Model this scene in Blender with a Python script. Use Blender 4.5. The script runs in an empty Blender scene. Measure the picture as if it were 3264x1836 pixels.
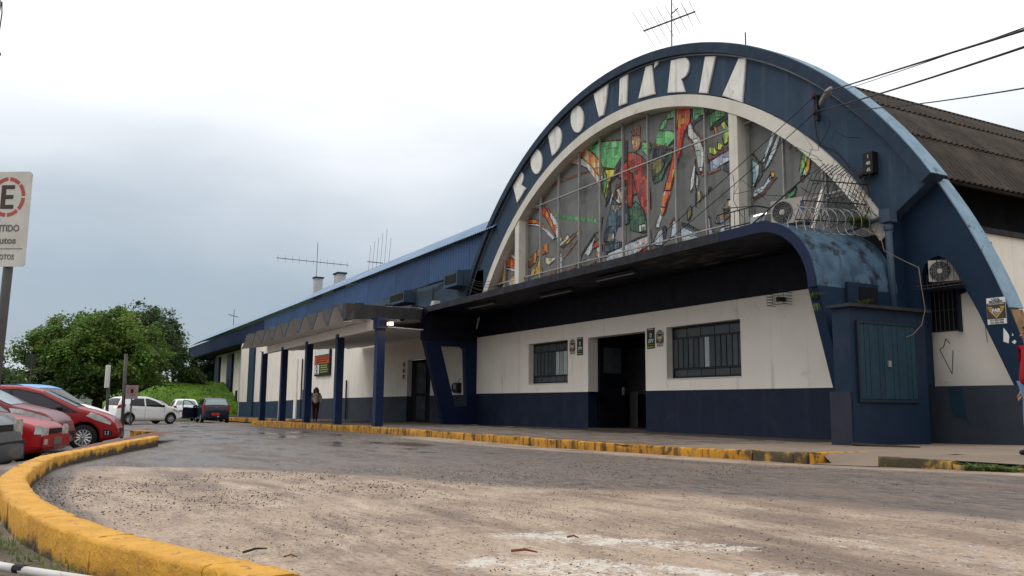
import bpy, bmesh, math, random
import numpy as np
from mathutils import Vector, Matrix
random.seed(7); rng = np.random.default_rng(7)
R = math.radians
scene = bpy.context.scene
# ------------------------------------------------------------------ camera
cam = bpy.data.cameras.new('camera'); camo = bpy.data.objects.new('camera', cam)
scene.collection.objects.link(camo); scene.camera = camo
cam.sensor_width = 36; cam.lens = 30.05; cam.clip_start = .05; cam.clip_end = 6000
M3 = Matrix(((0.4741702731, 0.1154529162, 0.8728305541), (0.8803774283, -0.0733294607, -0.4685705646), (0.0099063557, 0.9906025511, -0.1364127919)))
camo.matrix_world = Matrix.Translation((0, 0, .80)) @ M3.to_4x4()
# ------------------------------------------------------------------ world: overcast sky over a faint physical sky
SUN_EL, SUN_AZ = R(52), R(215)
world = bpy.data.worlds.new('World'); scene.world = world; world.use_nodes = True
nt = world.node_tree; nt.nodes.clear()
def nd(t, ty, **kw):
    n = t.nodes.new(ty)
    for k, v in kw.items(): setattr(n, k, v)
    return n
wo = nd(nt, 'ShaderNodeOutputWorld'); add = nd(nt, 'ShaderNodeAddShader')
sky = nd(nt, 'ShaderNodeTexSky', sky_type='NISHITA', sun_disc=False, sun_elevation=SUN_EL, sun_rotation=SUN_AZ)
b1 = nd(nt, 'ShaderNodeBackground'); b1.inputs[1].default_value = .012
nt.links.new(sky.outputs[0], b1.inputs[0])
tc = nd(nt, 'ShaderNodeTexCoord'); sx = nd(nt, 'ShaderNodeSeparateXYZ'); nt.links.new(tc.outputs['Generated'], sx.inputs[0])
mp = nd(nt, 'ShaderNodeMapping'); mp.inputs['Scale'].default_value = (1, 1, 3.2); nt.links.new(tc.outputs['Generated'], mp.inputs[0])
nz = nd(nt, 'ShaderNodeTexNoise'); nz.inputs['Scale'].default_value = 2.3; nz.inputs['Detail'].default_value = 6; nz.inputs['Roughness'].default_value = .5
nt.links.new(mp.outputs[0], nz.inputs['Vector'])
ms = nd(nt, 'ShaderNodeMath', operation='MULTIPLY_ADD'); ms.inputs[1].default_value = .20; ms.inputs[2].default_value = -.10
nt.links.new(nz.outputs[0], ms.inputs[0])
ma = nd(nt, 'ShaderNodeMath', operation='ADD'); nt.links.new(sx.outputs[2], ma.inputs[0]); nt.links.new(ms.outputs[0], ma.inputs[1])
cr = nd(nt, 'ShaderNodeValToRGB'); nt.links.new(ma.outputs[0], cr.inputs[0])
el = cr.color_ramp.elements
STOPS = [(0, (.74, .77, .80)), (.028, (.62, .66, .70)), (.065, (.275, .33, .395)), (.13, (.30, .36, .42)), (.22, (.49, .535, .58)), (.30, (.72, .745, .77)), (.40, (1.0, 1.0, 1.0)), (.62, (1.18, 1.18, 1.18)), (1, (1.3, 1.3, 1.3))]
el[0].position = 0; el[0].color = (*STOPS[0][1], 1); el[1].position = 1; el[1].color = (*STOPS[-1][1], 1)
for p, c in STOPS[1:-1]:
    e = el.new(p); e.color = (*c, 1)
b2 = nd(nt, 'ShaderNodeBackground'); b2.inputs[1].default_value = 1.0; nt.links.new(cr.outputs[0], b2.inputs[0])
nt.links.new(b1.outputs[0], add.inputs[0]); nt.links.new(b2.outputs[0], add.inputs[1]); nt.links.new(add.outputs[0], wo.inputs[0])
sun = bpy.data.lights.new('sun', 'SUN'); sun.energy = .55; sun.angle = R(18); sun.color = (1, .96, .9)
suno = bpy.data.objects.new('sun', sun); scene.collection.objects.link(suno)
# nishita: rotation 0 = +Y, clockwise
sd = Vector((math.sin(SUN_AZ) * math.cos(SUN_EL), math.cos(SUN_AZ) * math.cos(SUN_EL), math.sin(SUN_EL)))
suno.rotation_euler = sd.to_track_quat('Z', 'Y').to_euler(); suno.location = (-5, -10, 40)
vs = scene.view_settings; vs.view_transform = 'Standard'; vs.look = 'None'; vs.gamma = 1; vs.exposure = 0.27; vs.use_curve_mapping = False
scene.render.engine = 'CYCLES'; scene.cycles.max_bounces = 6
# ------------------------------------------------------------------ materials
MATS = {}
def newmat(name):
    m = bpy.data.materials.new(name); m.use_nodes = True; t = m.node_tree; t.nodes.clear()
    o = nd(t, 'ShaderNodeOutputMaterial'); b = nd(t, 'ShaderNodeBsdfPrincipled'); t.links.new(b.outputs[0], o.inputs[0])
    MATS[name] = m; return m, t, b
def noise(t, vec, scale, detail=4, rough=.6, stretch=None):
    if stretch:
        mpn = nd(t, 'ShaderNodeMapping'); mpn.inputs['Scale'].default_value = stretch; t.links.new(vec, mpn.inputs[0]); vec = mpn.outputs[0]
    n = nd(t, 'ShaderNodeTexNoise'); n.inputs['Scale'].default_value = scale; n.inputs['Detail'].default_value = detail; n.inputs['Roughness'].default_value = rough
    t.links.new(vec, n.inputs['Vector']); return n.outputs[0]
def mrange(t, v, a, b, c=0., d=1., smooth=True):
    n = nd(t, 'ShaderNodeMapRange', interpolation_type='SMOOTHSTEP' if smooth else 'LINEAR')
    for i, x in enumerate((a, b, c, d)): n.inputs[i + 1].default_value = x
    t.links.new(v, n.inputs[0]); return n.outputs[0]
def mix(t, f, a, b):
    n = nd(t, 'ShaderNodeMix', data_type='RGBA')
    if hasattr(f, 'links') or not isinstance(f, (int, float)): t.links.new(f, n.inputs[0])
    else: n.inputs[0].default_value = f
    for i, c in ((6, a), (7, b)):
        if isinstance(c, tuple): n.inputs[i].default_value = (*c, 1)
        else: t.links.new(c, n.inputs[i])
    return n.outputs[2]
def mth(t, op, a, b=None):
    n = nd(t, 'ShaderNodeMath', operation=op)
    for i, x in enumerate((a, b)):
        if x is None: continue
        if isinstance(x, (int, float)): n.inputs[i].default_value = x
        else: t.links.new(x, n.inputs[i])
    return n.outputs[0]
def M(name, c1, c2=None, scale=2., rough=.75, dirt=None, streak=None, bump=None, metal=0., rand=0., coat=0., spec=.22):
    """procedural material: two tones by noise, blotchy dirt, vertical rain streaks, fine bump"""
    m, t, b = newmat(name)
    vec = nd(t, 'ShaderNodeTexCoord').outputs['Object']
    col = mix(t, mrange(t, noise(t, vec, scale, 5), .3, .7), c1, c2 or tuple(x * .85 for x in c1))
    if dirt:
        dc, ds, lo, hi = dirt[:4]
        col = mix(t, mrange(t, noise(t, vec, ds, 8, .68), lo, hi, 0, dirt[4] if len(dirt) > 4 else 1), col, dc)
    if streak:
        sc, ss, lo, hi, amt = streak
        col = mix(t, mrange(t, noise(t, vec, ss, 5, .6, (1, 1, .08)), lo, hi, 0, amt), col, sc)
    if rand:
        oi = nd(t, 'ShaderNodeObjectInfo'); h = nd(t, 'ShaderNodeHueSaturation'); t.links.new(col, h.inputs['Color'])
        t.links.new(mrange(t, oi.outputs['Random'], 0, 1, 1 - rand, 1 + rand, False), h.inputs['Value']); col = h.outputs[0]
    t.links.new(col, b.inputs['Base Color'])
    t.links.new(mrange(t, noise(t, vec, scale * 3, 3), .2, .8, max(.03, rough - .1), min(1, rough + .1)), b.inputs['Roughness'])
    b.inputs['Metallic'].default_value = metal; b.inputs['Coat Weight'].default_value = coat; b.inputs['Coat Roughness'].default_value = .05
    b.inputs['Specular IOR Level'].default_value = spec
    if bump:
        bn = nd(t, 'ShaderNodeBump'); bn.inputs['Strength'].default_value = bump[1]; bn.inputs['Distance'].default_value = bump[2] if len(bump) > 2 else .02
        t.links.new(noise(t, vec, bump[0], 6, .65), bn.inputs['Height']); t.links.new(bn.outputs[0], b.inputs['Normal'])
    return m
def EM(name, c, s):
    m, t, b = newmat(name); b.inputs['Base Color'].default_value = (.8, .8, .8, 1)
    b.inputs['Emission Color'].default_value = (*c, 1); b.inputs['Emission Strength'].default_value = s
BLK = (.012, .011, .012); RUST = (.20, .085, .03)
M('white_wall', (.80, .735, .65), (.74, .675, .585), .8, .85, dirt=((.36, .29, .215), 1.1, .57, .80, .6), streak=((.38, .31, .235), 3.5, .55, .78, .5), bump=(60, .12))
M('white_trim', (.64, .60, .53), (.55, .51, .44), 1.5, .8, dirt=((.16, .09, .045), 1.3, .60, .76, .8), streak=((.2, .13, .07), 3, .58, .8, .55), bump=(50, .15))
M('letter_white', (.78, .76, .71), (.70, .67, .62), 2.5, .8, dirt=((.2, .16, .13), 2.2, .58, .75, .7), streak=((.25, .2, .17), 6, .52, .75, .5), bump=(40, .15))
M('navy_dado', (.0085, .0145, .036), (.007, .012, .030), .7, .62, dirt=((.034, .038, .05), 1.3, .54, .78, .7), streak=((.024, .028, .042), 3, .52, .74, .5), bump=(50, .08))
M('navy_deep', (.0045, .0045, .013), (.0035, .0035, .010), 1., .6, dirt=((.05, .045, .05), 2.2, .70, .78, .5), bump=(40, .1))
M('leg_blue', (.0055, .012, .048), (.0045, .0095, .038), 1., .55, dirt=((.05, .05, .08), 3, .66, .8, .3), bump=(50, .08))
M('column_blue', (.0065, .015, .054), (.009, .023, .072), 1.2, .55, dirt=((.06, .07, .1), 4, .66, .8, .4), bump=(50, .08))
M('spandrel_blue', (.029, .053, .088), (.024, .045, .076), .9, .75, dirt=((.03, .035, .05), 1.4, .56, .8, .6), streak=((.085, .105, .14), 2.5, .50, .75, .6), bump=(50, .1))
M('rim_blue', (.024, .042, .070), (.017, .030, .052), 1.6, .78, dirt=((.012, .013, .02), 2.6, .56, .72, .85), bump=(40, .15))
M('buttress_blue', (.007, .022, .050), (.0056, .0175, .041), .8, .65, dirt=((.03, .045, .075), 1.5, .56, .8, .6), bump=(45, .1))
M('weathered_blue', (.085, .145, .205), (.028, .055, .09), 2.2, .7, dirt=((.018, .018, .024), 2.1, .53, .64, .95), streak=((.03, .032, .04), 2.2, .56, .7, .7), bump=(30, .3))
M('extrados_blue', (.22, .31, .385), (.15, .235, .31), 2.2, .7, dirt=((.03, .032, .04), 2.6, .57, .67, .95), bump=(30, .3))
M('grime_concrete', (.030, .030, .033), (.016, .016, .02), 2.5, .85, dirt=((.03, .04, .08), 1.6, .52, .7, .8), streak=((.07, .07, .075), 5, .6, .8, .4), bump=(25, .4))
M('folded_concrete', (.062, .062, .064), (.045, .045, .048), 1.5, .85, dirt=((.02, .02, .022), 2, .55, .75, .8), bump=(25, .3))
M('cabinet_blue', (.0062, .0195, .042), (.005, .0155, .035), .8, .6, dirt=((.03, .035, .055), 1.3, .56, .78, .7), bump=(45, .1))
M('shutter_blue', (.0125, .038, .057), (.0095, .030, .047), 2.5, .6, dirt=((.014, .03, .045), 3, .55, .8, .6), streak=((.01, .02, .03), 9, .58, .72, .6), rand=.12, bump=(30, .15))
M('plinth_grey', (.027, .030, .043), (.022, .025, .036), 1, .8, bump=(40, .15))
M('grey_dado', (.034, .042, .056), (.027, .034, .046), .9, .8, dirt=((.015, .018, .025), 1.3, .52, .75, .8), streak=((.02, .024, .033), 3, .53, .75, .6), bump=(45, .12))
M('wing_dado', (.018, .045, .08), (.014, .036, .066), .6, .75, dirt=((.04, .04, .045), 1.2, .6, .8, .5), bump=(40, .1))
M('upper_wall', (.045, .075, .11), (.038, .062, .09), .8, .8, dirt=((.02, .022, .028), 1.2, .55, .8, .6), streak=((.025, .03, .035), 2.5, .55, .75, .5), bump=(40, .1))
M('sheet_blue', (.034, .088, .205), (.027, .072, .17), .7, .5, streak=((.02, .028, .03), 2.4, .58, .74, .8), rand=.12, spec=.5)
M('sheet_navy', (.013, .027, .07), (.010, .021, .058), .3, .55, rand=.05)
M('roof_blue', (.17, .25, .36), (.12, .19, .29), .5, .45, dirt=((.05, .07, .09), .8, .55, .8, .6), rand=.1)
M('fibre_cement', (.062, .048, .038), (.042, .034, .028), 1.6, .9, dirt=((.018, .015, .014), 2.2, .52, .72, .8), streak=((.10, .08, .06), 9, .6, .75, .5), rand=.2, bump=(35, .3))
M('black_gap', (.006, .006, .008), None, 1, .9)
M('dark_interior', (.035, .032, .032), None, 1, .9)
M('interior_floor', (.10, .085, .075), None, 1, .5)
M('metal_grey', (.30, .29, .28), (.22, .21, .2), 4, .5, dirt=(RUST, 6, .62, .75, .7), metal=.3)
M('mullion_grey', (.34, .33, .315), (.25, .245, .23), 3, .55, dirt=((.12, .08, .05), 5, .6, .75, .6))
M('dark_metal', (.028, .028, .032), (.02, .02, .022), 5, .55, dirt=((.09, .05, .03), 7, .62, .75, .5))
M('pole_metal', (.075, .07, .065), (.055, .052, .05), 3, .55)
M('galv', (.33, .33, .33), None, 3, .45, metal=.6)
M('cable', (.015, .015, .016), None, 3, .7)
M('hose', (.19, .145, .10), (.14, .105, .075), 3, .7)
M('pipe_blue', (.058, .085, .125), (.045, .065, .1), 1.5, .6, dirt=((.03, .035, .045), 3, .58, .75, .5))
M('ac_white', (.42, .39, .33), (.35, .325, .28), 2, .6, dirt=((.2, .15, .1), 3, .6, .8, .6))
M('ac_dark', (.03, .03, .032), None, 3, .6)
M('plaster_grey', (.25, .245, .23), (.20, .195, .185), .7, .8, dirt=((.09, .09, .088), 1.1, .5, .75, .8), streak=((.20, .20, .19), 2, .58, .8, .4), bump=(25, .3))
M('frame_dark', (.012, .018, .03), None, 3, .5)
M('slat_green', (.055, .068, .07), (.045, .056, .06), 2, .5, rand=.3, dirt=((.03, .035, .035), 4, .6, .8, .5))
M('soffit_white', (.84, .82, .80), (.78, .76, .74), 1, .85)
M('slat_light', (.33, .37, .37), (.27, .30, .30), 2, .5, rand=.2)
M('pane_dark', (.052, .056, .058), (.045, .05, .052), 2, .3, rand=.25)
M('flagstone', (.165, .132, .108), (.12, .097, .08), 1.2, .75, dirt=((.08, .068, .06), 2.5, .52, .75, .7), rand=.16, bump=(20, .3))
M('sidewalk', (.06, .048, .04), (.04, .033, .028), .6, .75, dirt=((.07, .06, .052), 1.4, .52, .75, .7), bump=(25, .3))
M('concrete_walk', (.215, .165, .122), (.165, .128, .096), .5, .8, dirt=((.13, .1, .085), 1.1, .53, .75, .6), bump=(30, .2))
M('kerb_yellow', (.50, .245, .026), (.36, .165, .018), 1.3, .75, dirt=((.045, .032, .02), 3.6, .52, .62, .9), streak=((.07, .045, .025), 7, .50, .64, .85), rand=.12, bump=(22, .5, .02))
def kerbmat():
    m, t, b = newmat('kerb_yellow_fresh'); vec = nd(t, 'ShaderNodeTexCoord').outputs['Object']; sp_ = nd(t, 'ShaderNodeSeparateXYZ'); t.links.new(vec, sp_.inputs[0])
    col = mix(t, mrange(t, noise(t, vec, 5, 6), .3, .7), (.70, .355, .030), (.56, .265, .020))
    col = mix(t, mrange(t, noise(t, vec, 14, 6, .7), .60, .68, 0, .8), col, (.26, .15, .06))
    col = mix(t, mrange(t, noise(t, vec, 23, 5, .7), .66, .72, 0, .85), col, (.36, .31, .25))
    ht = mth(t, 'ADD', sp_.outputs[2], mth(t, 'ADD', mth(t, 'MULTIPLY', mth(t, 'SUBTRACT', noise(t, vec, 1.9, 5, .6), .5), .34), mth(t, 'MULTIPLY', mth(t, 'SUBTRACT', noise(t, vec, 11, 5, .65, (1, 1, .5)), .5), .10)))
    col = mix(t, mrange(t, ht, .055, -.015), col, (.055, .04, .022))
    col = mix(t, mrange(t, noise(t, vec, 9, 6, .6, (1, 1, .15)), .60, .70, 0, .75), col, (.10, .06, .025))
    t.links.new(col, b.inputs['Base Color']); b.inputs['Roughness'].default_value = .7
    bn = nd(t, 'ShaderNodeBump'); bn.inputs['Strength'].default_value = .9; bn.inputs['Distance'].default_value = .02; t.links.new(mth(t, 'ADD', noise(t, vec, 34, 6, .7), mth(t, 'MULTIPLY', noise(t, vec, 9, 3), 1.5)), bn.inputs['Height']); t.links.new(bn.outputs[0], b.inputs['Normal'])
M('kerb_grimy', (.085, .064, .036), (.05, .04, .026), 2.2, .85, dirt=((.40, .23, .04), 3.5, .52, .66, .9), bump=(22, .6, .02))
M('orange_sheet', (.50, .10, .02), None, 2, .5)
M('sign_white', (.62, .60, .55), (.52, .50, .44), 3, .55, dirt=((.27, .25, .22), 4, .56, .72, .7), bump=(30, .1))
M('print_white', (.68, .67, .64), None, 3, .6); M('print_black', (.012, .011, .011), None, 3, .6); M('print_maroon', (.055, .018, .016), None, 3, .6)
M('print_green', (.028, .038, .026), None, 3, .6); M('print_yellow', (.65, .40, .06), None, 3, .6); M('print_red', (.45, .10, .08), (.38, .09, .07), 6, .6)
M('print_brown', (.075, .055, .045), None, 3, .6); M('print_grey', (.16, .15, .14), None, 5, .6); M('print_lime', (.35, .40, .06), None, 3, .6); M('print_darkred', (.14, .02, .01), None, 3, .6)
M('plate_red', (.5, .03, .03), None, 3, .5)
M('tyre', (.014, .014, .015), None, 6, .85); M('rim_silver', (.42, .42, .43), None, 6, .35, metal=.7); M('rim_dark', (.09, .09, .10), None, 6, .35, metal=.7)
M('car_glass', (.008, .009, .011), None, 3, .07, spec=.3); M('car_glass_tint', (.024, .02, .03), None, 3, .12, spec=.3); M('car_glass_pale', (.20, .26, .26), None, 3, .08, spec=.6)
M('lamp_clear', (.55, .56, .54), (.35, .36, .36), 9, .12, spec=.7); M('lamp_red', (.35, .02, .015), None, 3, .15, spec=.6); M('lamp_orange', (.55, .13, .02), None, 3, .2, spec=.6); M('chrome', (.6, .6, .6), None, 3, .15, metal=1)
M('plastic_black', (.018, .018, .02), None, 3, .6); M('plastic_grey', (.024, .027, .031), (.02, .022, .026), 3, .65)
for n, c in dict(paint_red=(.27, .004, .007), paint_oldred=(.34, .006, .009), paint_wine=(.15, .006, .010), paint_white=(.80, .80, .785), paint_navy=(.008, .011, .024), paint_sky=(.075, .34, .74), paint_silver=(.085, .093, .10), paint_grey=(.04, .042, .045)).items():
    M(n, c, tuple(x * .94 for x in c), 1, .34, coat=.18, spec=.35)
M('skin', (.30, .16, .105), (.27, .14, .09), 8, .6); M('skin_pale', (.42, .25, .18), None, 8, .6); M('hair', (.022, .013, .009), None, 30, .6); M('eye', (.02, .015, .012), None, 3, .3)
M('knit_beige', (.62, .52, .41), (.54, .44, .34), 12, .95, bump=(120, .5)); M('trouser_wine', (.055, .012, .02), None, 8, .9); M('scarf', (.42, .44, .50), None, 8, .9)
M('jacket_red', (.30, .008, .012), (.22, .006, .01), 8, .85, bump=(40, .4)); M('jeans', (.13, .20, .32), (.09, .15, .26), 6, .9, bump=(80, .3)); M('shoe', (.015, .014, .014), None, 6, .6)
M('bark', (.05, .038, .028), (.035, .027, .02), 6, .9, bump=(18, .6)); M('stem_green', (.05, .09, .025), None, 6, .8)
M('twig', (.035, .024, .018), None, 6, .85); M('redwood', (.17, .055, .028), None, 6, .8); M('pipe_white', (.58, .56, .54), (.48, .46, .44), 5, .6, dirt=((.15, .12, .1), 7, .58, .72, .7))
M('wood_broken', (.32, .19, .09), (.14, .085, .045), 5, .9, bump=(30, .6)); M('litter', (.5, .48, .45), None, 6, .7); M('paper', (.4, .36, .3), None, 6, .8); M('pebble', (.075, .054, .042), (.035, .027, .023), 30, .8, rand=.3)
M('ceramic', (.3, .22, .16), None, 6, .5); M('chimney_white', (.45, .44, .42), None, 2, .8, dirt=((.14, .12, .11), 2, .55, .75, .7))
EM('tube_light', (1, .97, .9), 5.0); EM('flood_lit', (1, .46, .15), 1.7); EM('lamp_white', (1, 1, .97), 1.6); EM('brake_lit', (1, .35, .08), 1.6)
def attrmat(name, rough=.7, trans=0., spec=.4, rand=.0):
    m, t, b = newmat(name); a = nd(t, 'ShaderNodeVertexColor', layer_name='Col'); col = a.outputs[0]
    t.links.new(col, b.inputs['Base Color']); b.inputs['Roughness'].default_value = rough; b.inputs['Specular IOR Level'].default_value = spec
    if trans:
        o = next(n for n in t.nodes if n.type == 'OUTPUT_MATERIAL'); tr = nd(t, 'ShaderNodeBsdfTranslucent'); t.links.new(col, tr.inputs[0])
        mx = nd(t, 'ShaderNodeMixShader'); mx.inputs[0].default_value = trans; t.links.new(b.outputs[0], mx.inputs[1]); t.links.new(tr.outputs[0], mx.inputs[2]); t.links.new(mx.outputs[0], o.inputs[0])
attrmat('leaves', .55, .4); attrmat('tesserae', .38, 0, .5)
def glassmat():
    m, t, b = newmat('thin_glass'); o = next(n for n in t.nodes if n.type == 'OUTPUT_MATERIAL'); t.nodes.remove(b)
    g = nd(t, 'ShaderNodeBsdfGlossy'); g.inputs['Roughness'].default_value = .03; tr = nd(t, 'ShaderNodeBsdfTransparent'); tr.inputs[0].default_value = (.97, .98, .975, 1)
    f = nd(t, 'ShaderNodeFresnel'); f.inputs[0].default_value = 1.16; mx = nd(t, 'ShaderNodeMixShader')
    t.links.new(f.outputs[0], mx.inputs[0]); t.links.new(tr.outputs[0], mx.inputs[1]); t.links.new(g.outputs[0], mx.inputs[2]); t.links.new(mx.outputs[0], o.inputs[0])
glassmat(); kerbmat()
def groundmat():
    m, t, b = newmat('road_surface')
    pos = nd(t, 'ShaderNodeNewGeometry').outputs['Position']
    a = nd(t, 'ShaderNodeVertexColor', layer_name='Mask'); s = nd(t, 'ShaderNodeSeparateColor'); t.links.new(a.outputs[0], s.inputs[0])
    g2 = nd(t, 'ShaderNodeVertexColor', layer_name='Zone'); s2 = nd(t, 'ShaderNodeSeparateColor'); t.links.new(g2.outputs[0], s2.inputs[0])
    flow = nd(t, 'ShaderNodeMapping'); flow.inputs['Rotation'].default_value = (0, 0, R(-38)); flow.inputs['Scale'].default_value = (.28, 1., 1.); t.links.new(pos, flow.inputs[0]); fv = flow.outputs[0]
    n1 = noise(t, fv, .9, 6, .62); n2 = noise(t, pos, 6, 6, .7); n3 = noise(t, pos, 34, 5, .75); n4 = noise(t, fv, 2.8, 6, .65); n5 = noise(t, pos, 1.3, 5, .6); n6 = noise(t, pos, 30, 5, .8, (.16, 1, 1)); n7 = noise(t, pos, 9, 5, .75, (.2, 1, 1))
    # sand film over worn asphalt
    tanf = mth(t, 'ADD', s.outputs[0], mth(t, 'ADD', mth(t, 'MULTIPLY', mth(t, 'SUBTRACT', n4, .5), 1.1), mth(t, 'MULTIPLY', mth(t, 'SUBTRACT', n1, .5), 1.0)))
    tanf = mrange(t, mth(t, 'ADD', tanf, mth(t, 'MULTIPLY', mth(t, 'SUBTRACT', n3, .5), .55)), .30, .74)
    asph = mix(t, mrange(t, n6, .40, .60), (.024, .0185, .0165), (.175, .132, .105))
    asph = mix(t, mrange(t, n7, .52, .68, 0, .55), asph, (.032, .024, .021))
    asph = mix(t, mrange(t, n1, .48, .68, 0, .8), asph, (.040, .030, .026))
    asph = mix(t, mrange(t, n5, .52, .72, 0, .7), asph, (.135, .078, .050))
    asph = mix(t, mth(t, 'MULTIPLY', s.outputs[2], mrange(t, n4, .45, .62, 0, .8)), asph, (.035, .028, .026))
    tan = mix(t, mrange(t, n5, .35, .7), (.39, .292, .21), (.295, .21, .142))
    tan = mix(t, mrange(t, n1, .49, .64, 0, .92), tan, (.13, .085, .06))
    tan = mix(t, mrange(t, n4, .47, .66, 0, .85), tan, (.17, .115, .08))
    tan = mix(t, mrange(t, n4, .44, .30, 0, .6), tan, (.52, .42, .32))
    tan = mix(t, mrange(t, n2, .52, .68, 0, .6), tan, (.17, .12, .09))
    v = nd(t, 'ShaderNodeTexVoronoi'); v.inputs['Scale'].default_value = 34; t.links.new(pos, v.inputs['Vector'])
    grit = mth(t, 'MULTIPLY', mrange(t, v.outputs['Distance'], .16, .34, 1, 0), mrange(t, mth(t, 'ADD', noise(t, pos, 1.7, 4), mth(t, 'MULTIPLY', n3, .35)), .54, .74))
    tan = mix(t, mth(t, 'MULTIPLY', grit, .9), tan, (.055, .045, .04))
    v2 = nd(t, 'ShaderNodeTexVoronoi'); v2.inputs['Scale'].default_value = 15; t.links.new(pos, v2.inputs['Vector'])
    pit = mth(t, 'MULTIPLY', mrange(t, v2.outputs['Distance'], .14, .30, 1, 0), mrange(t, mth(t, 'ADD', n4, mth(t, 'MULTIPLY', n2, .4)), .60, .74))
    tan = mix(t, mth(t, 'MULTIPLY', pit, .8), tan, (.075, .052, .04))
    tan = mix(t, mrange(t, n3, .52, .66, 0, .7), tan, (.13, .092, .068))
    tan = mix(t, mrange(t, n6, .54, .68, 0, .75), tan, (.115, .08, .06))
    tan = mix(t, mrange(t, n6, .44, .32, 0, .5), tan, (.47, .375, .285))
    tan = mix(t, mrange(t, n7, .54, .70, 0, .5), tan, (.18, .125, .09))
    col = mix(t, tanf, asph, tan)
    # worn white paint
    pf = mrange(t, mth(t, 'ADD', mth(t, 'MULTIPLY', s.outputs[1], .48), mth(t, 'ADD', mth(t, 'MULTIPLY', mth(t, 'SUBTRACT', n3, .5), .9), mth(t, 'MULTIPLY', mth(t, 'SUBTRACT', n2, .5), .8))), .40, .56)
    col = mix(t, mth(t, 'MULTIPLY', pf, .85), col, (.58, .54, .48))
    # verge soil / grass zones
    soil = mix(t, mrange(t, n2, .35, .65), (.10, .062, .04), (.055, .042, .026))
    col = mix(t, s2.outputs[0], col, soil)
    grass = mix(t, mrange(t, n2, .3, .7), (.085, .15, .018), (.05, .10, .014))
    col = mix(t, s2.outputs[1], col, grass)
    brick = mix(t, mrange(t, n2, .3, .7), (.17, .085, .06), (.12, .065, .05))
    col = mix(t, s2.outputs[2], col, brick)
    wetf = mth(t, 'MULTIPLY', s.outputs[2], mrange(t, n1, .38, .62))
    col = mix(t, mth(t, 'MULTIPLY', wetf, .45), col, (.035, .032, .034))
    t.links.new(col, b.inputs['Base Color'])
    rr = nd(t, 'ShaderNodeMix', data_type='FLOAT'); t.links.new(wetf, rr.inputs[0]); t.links.new(mrange(t, n3, .3, .7, .55, .85), rr.inputs[2]); rr.inputs[3].default_value = .15
    t.links.new(rr.outputs[0], b.inputs['Roughness'])
    bn = nd(t, 'ShaderNodeBump'); bn.inputs['Strength'].default_value = .55; bn.inputs['Distance'].default_value = .02
    hh = mth(t, 'ADD', mth(t, 'MULTIPLY', n3, .5), mth(t, 'MULTIPLY', n2, .5)); hh = mth(t, 'MULTIPLY', hh, mrange(t, wetf, 0, 1, 1, .15))
    t.links.new(hh, bn.inputs['Height']); t.links.new(bn.outputs[0], b.inputs['Normal'])
groundmat()
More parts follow.
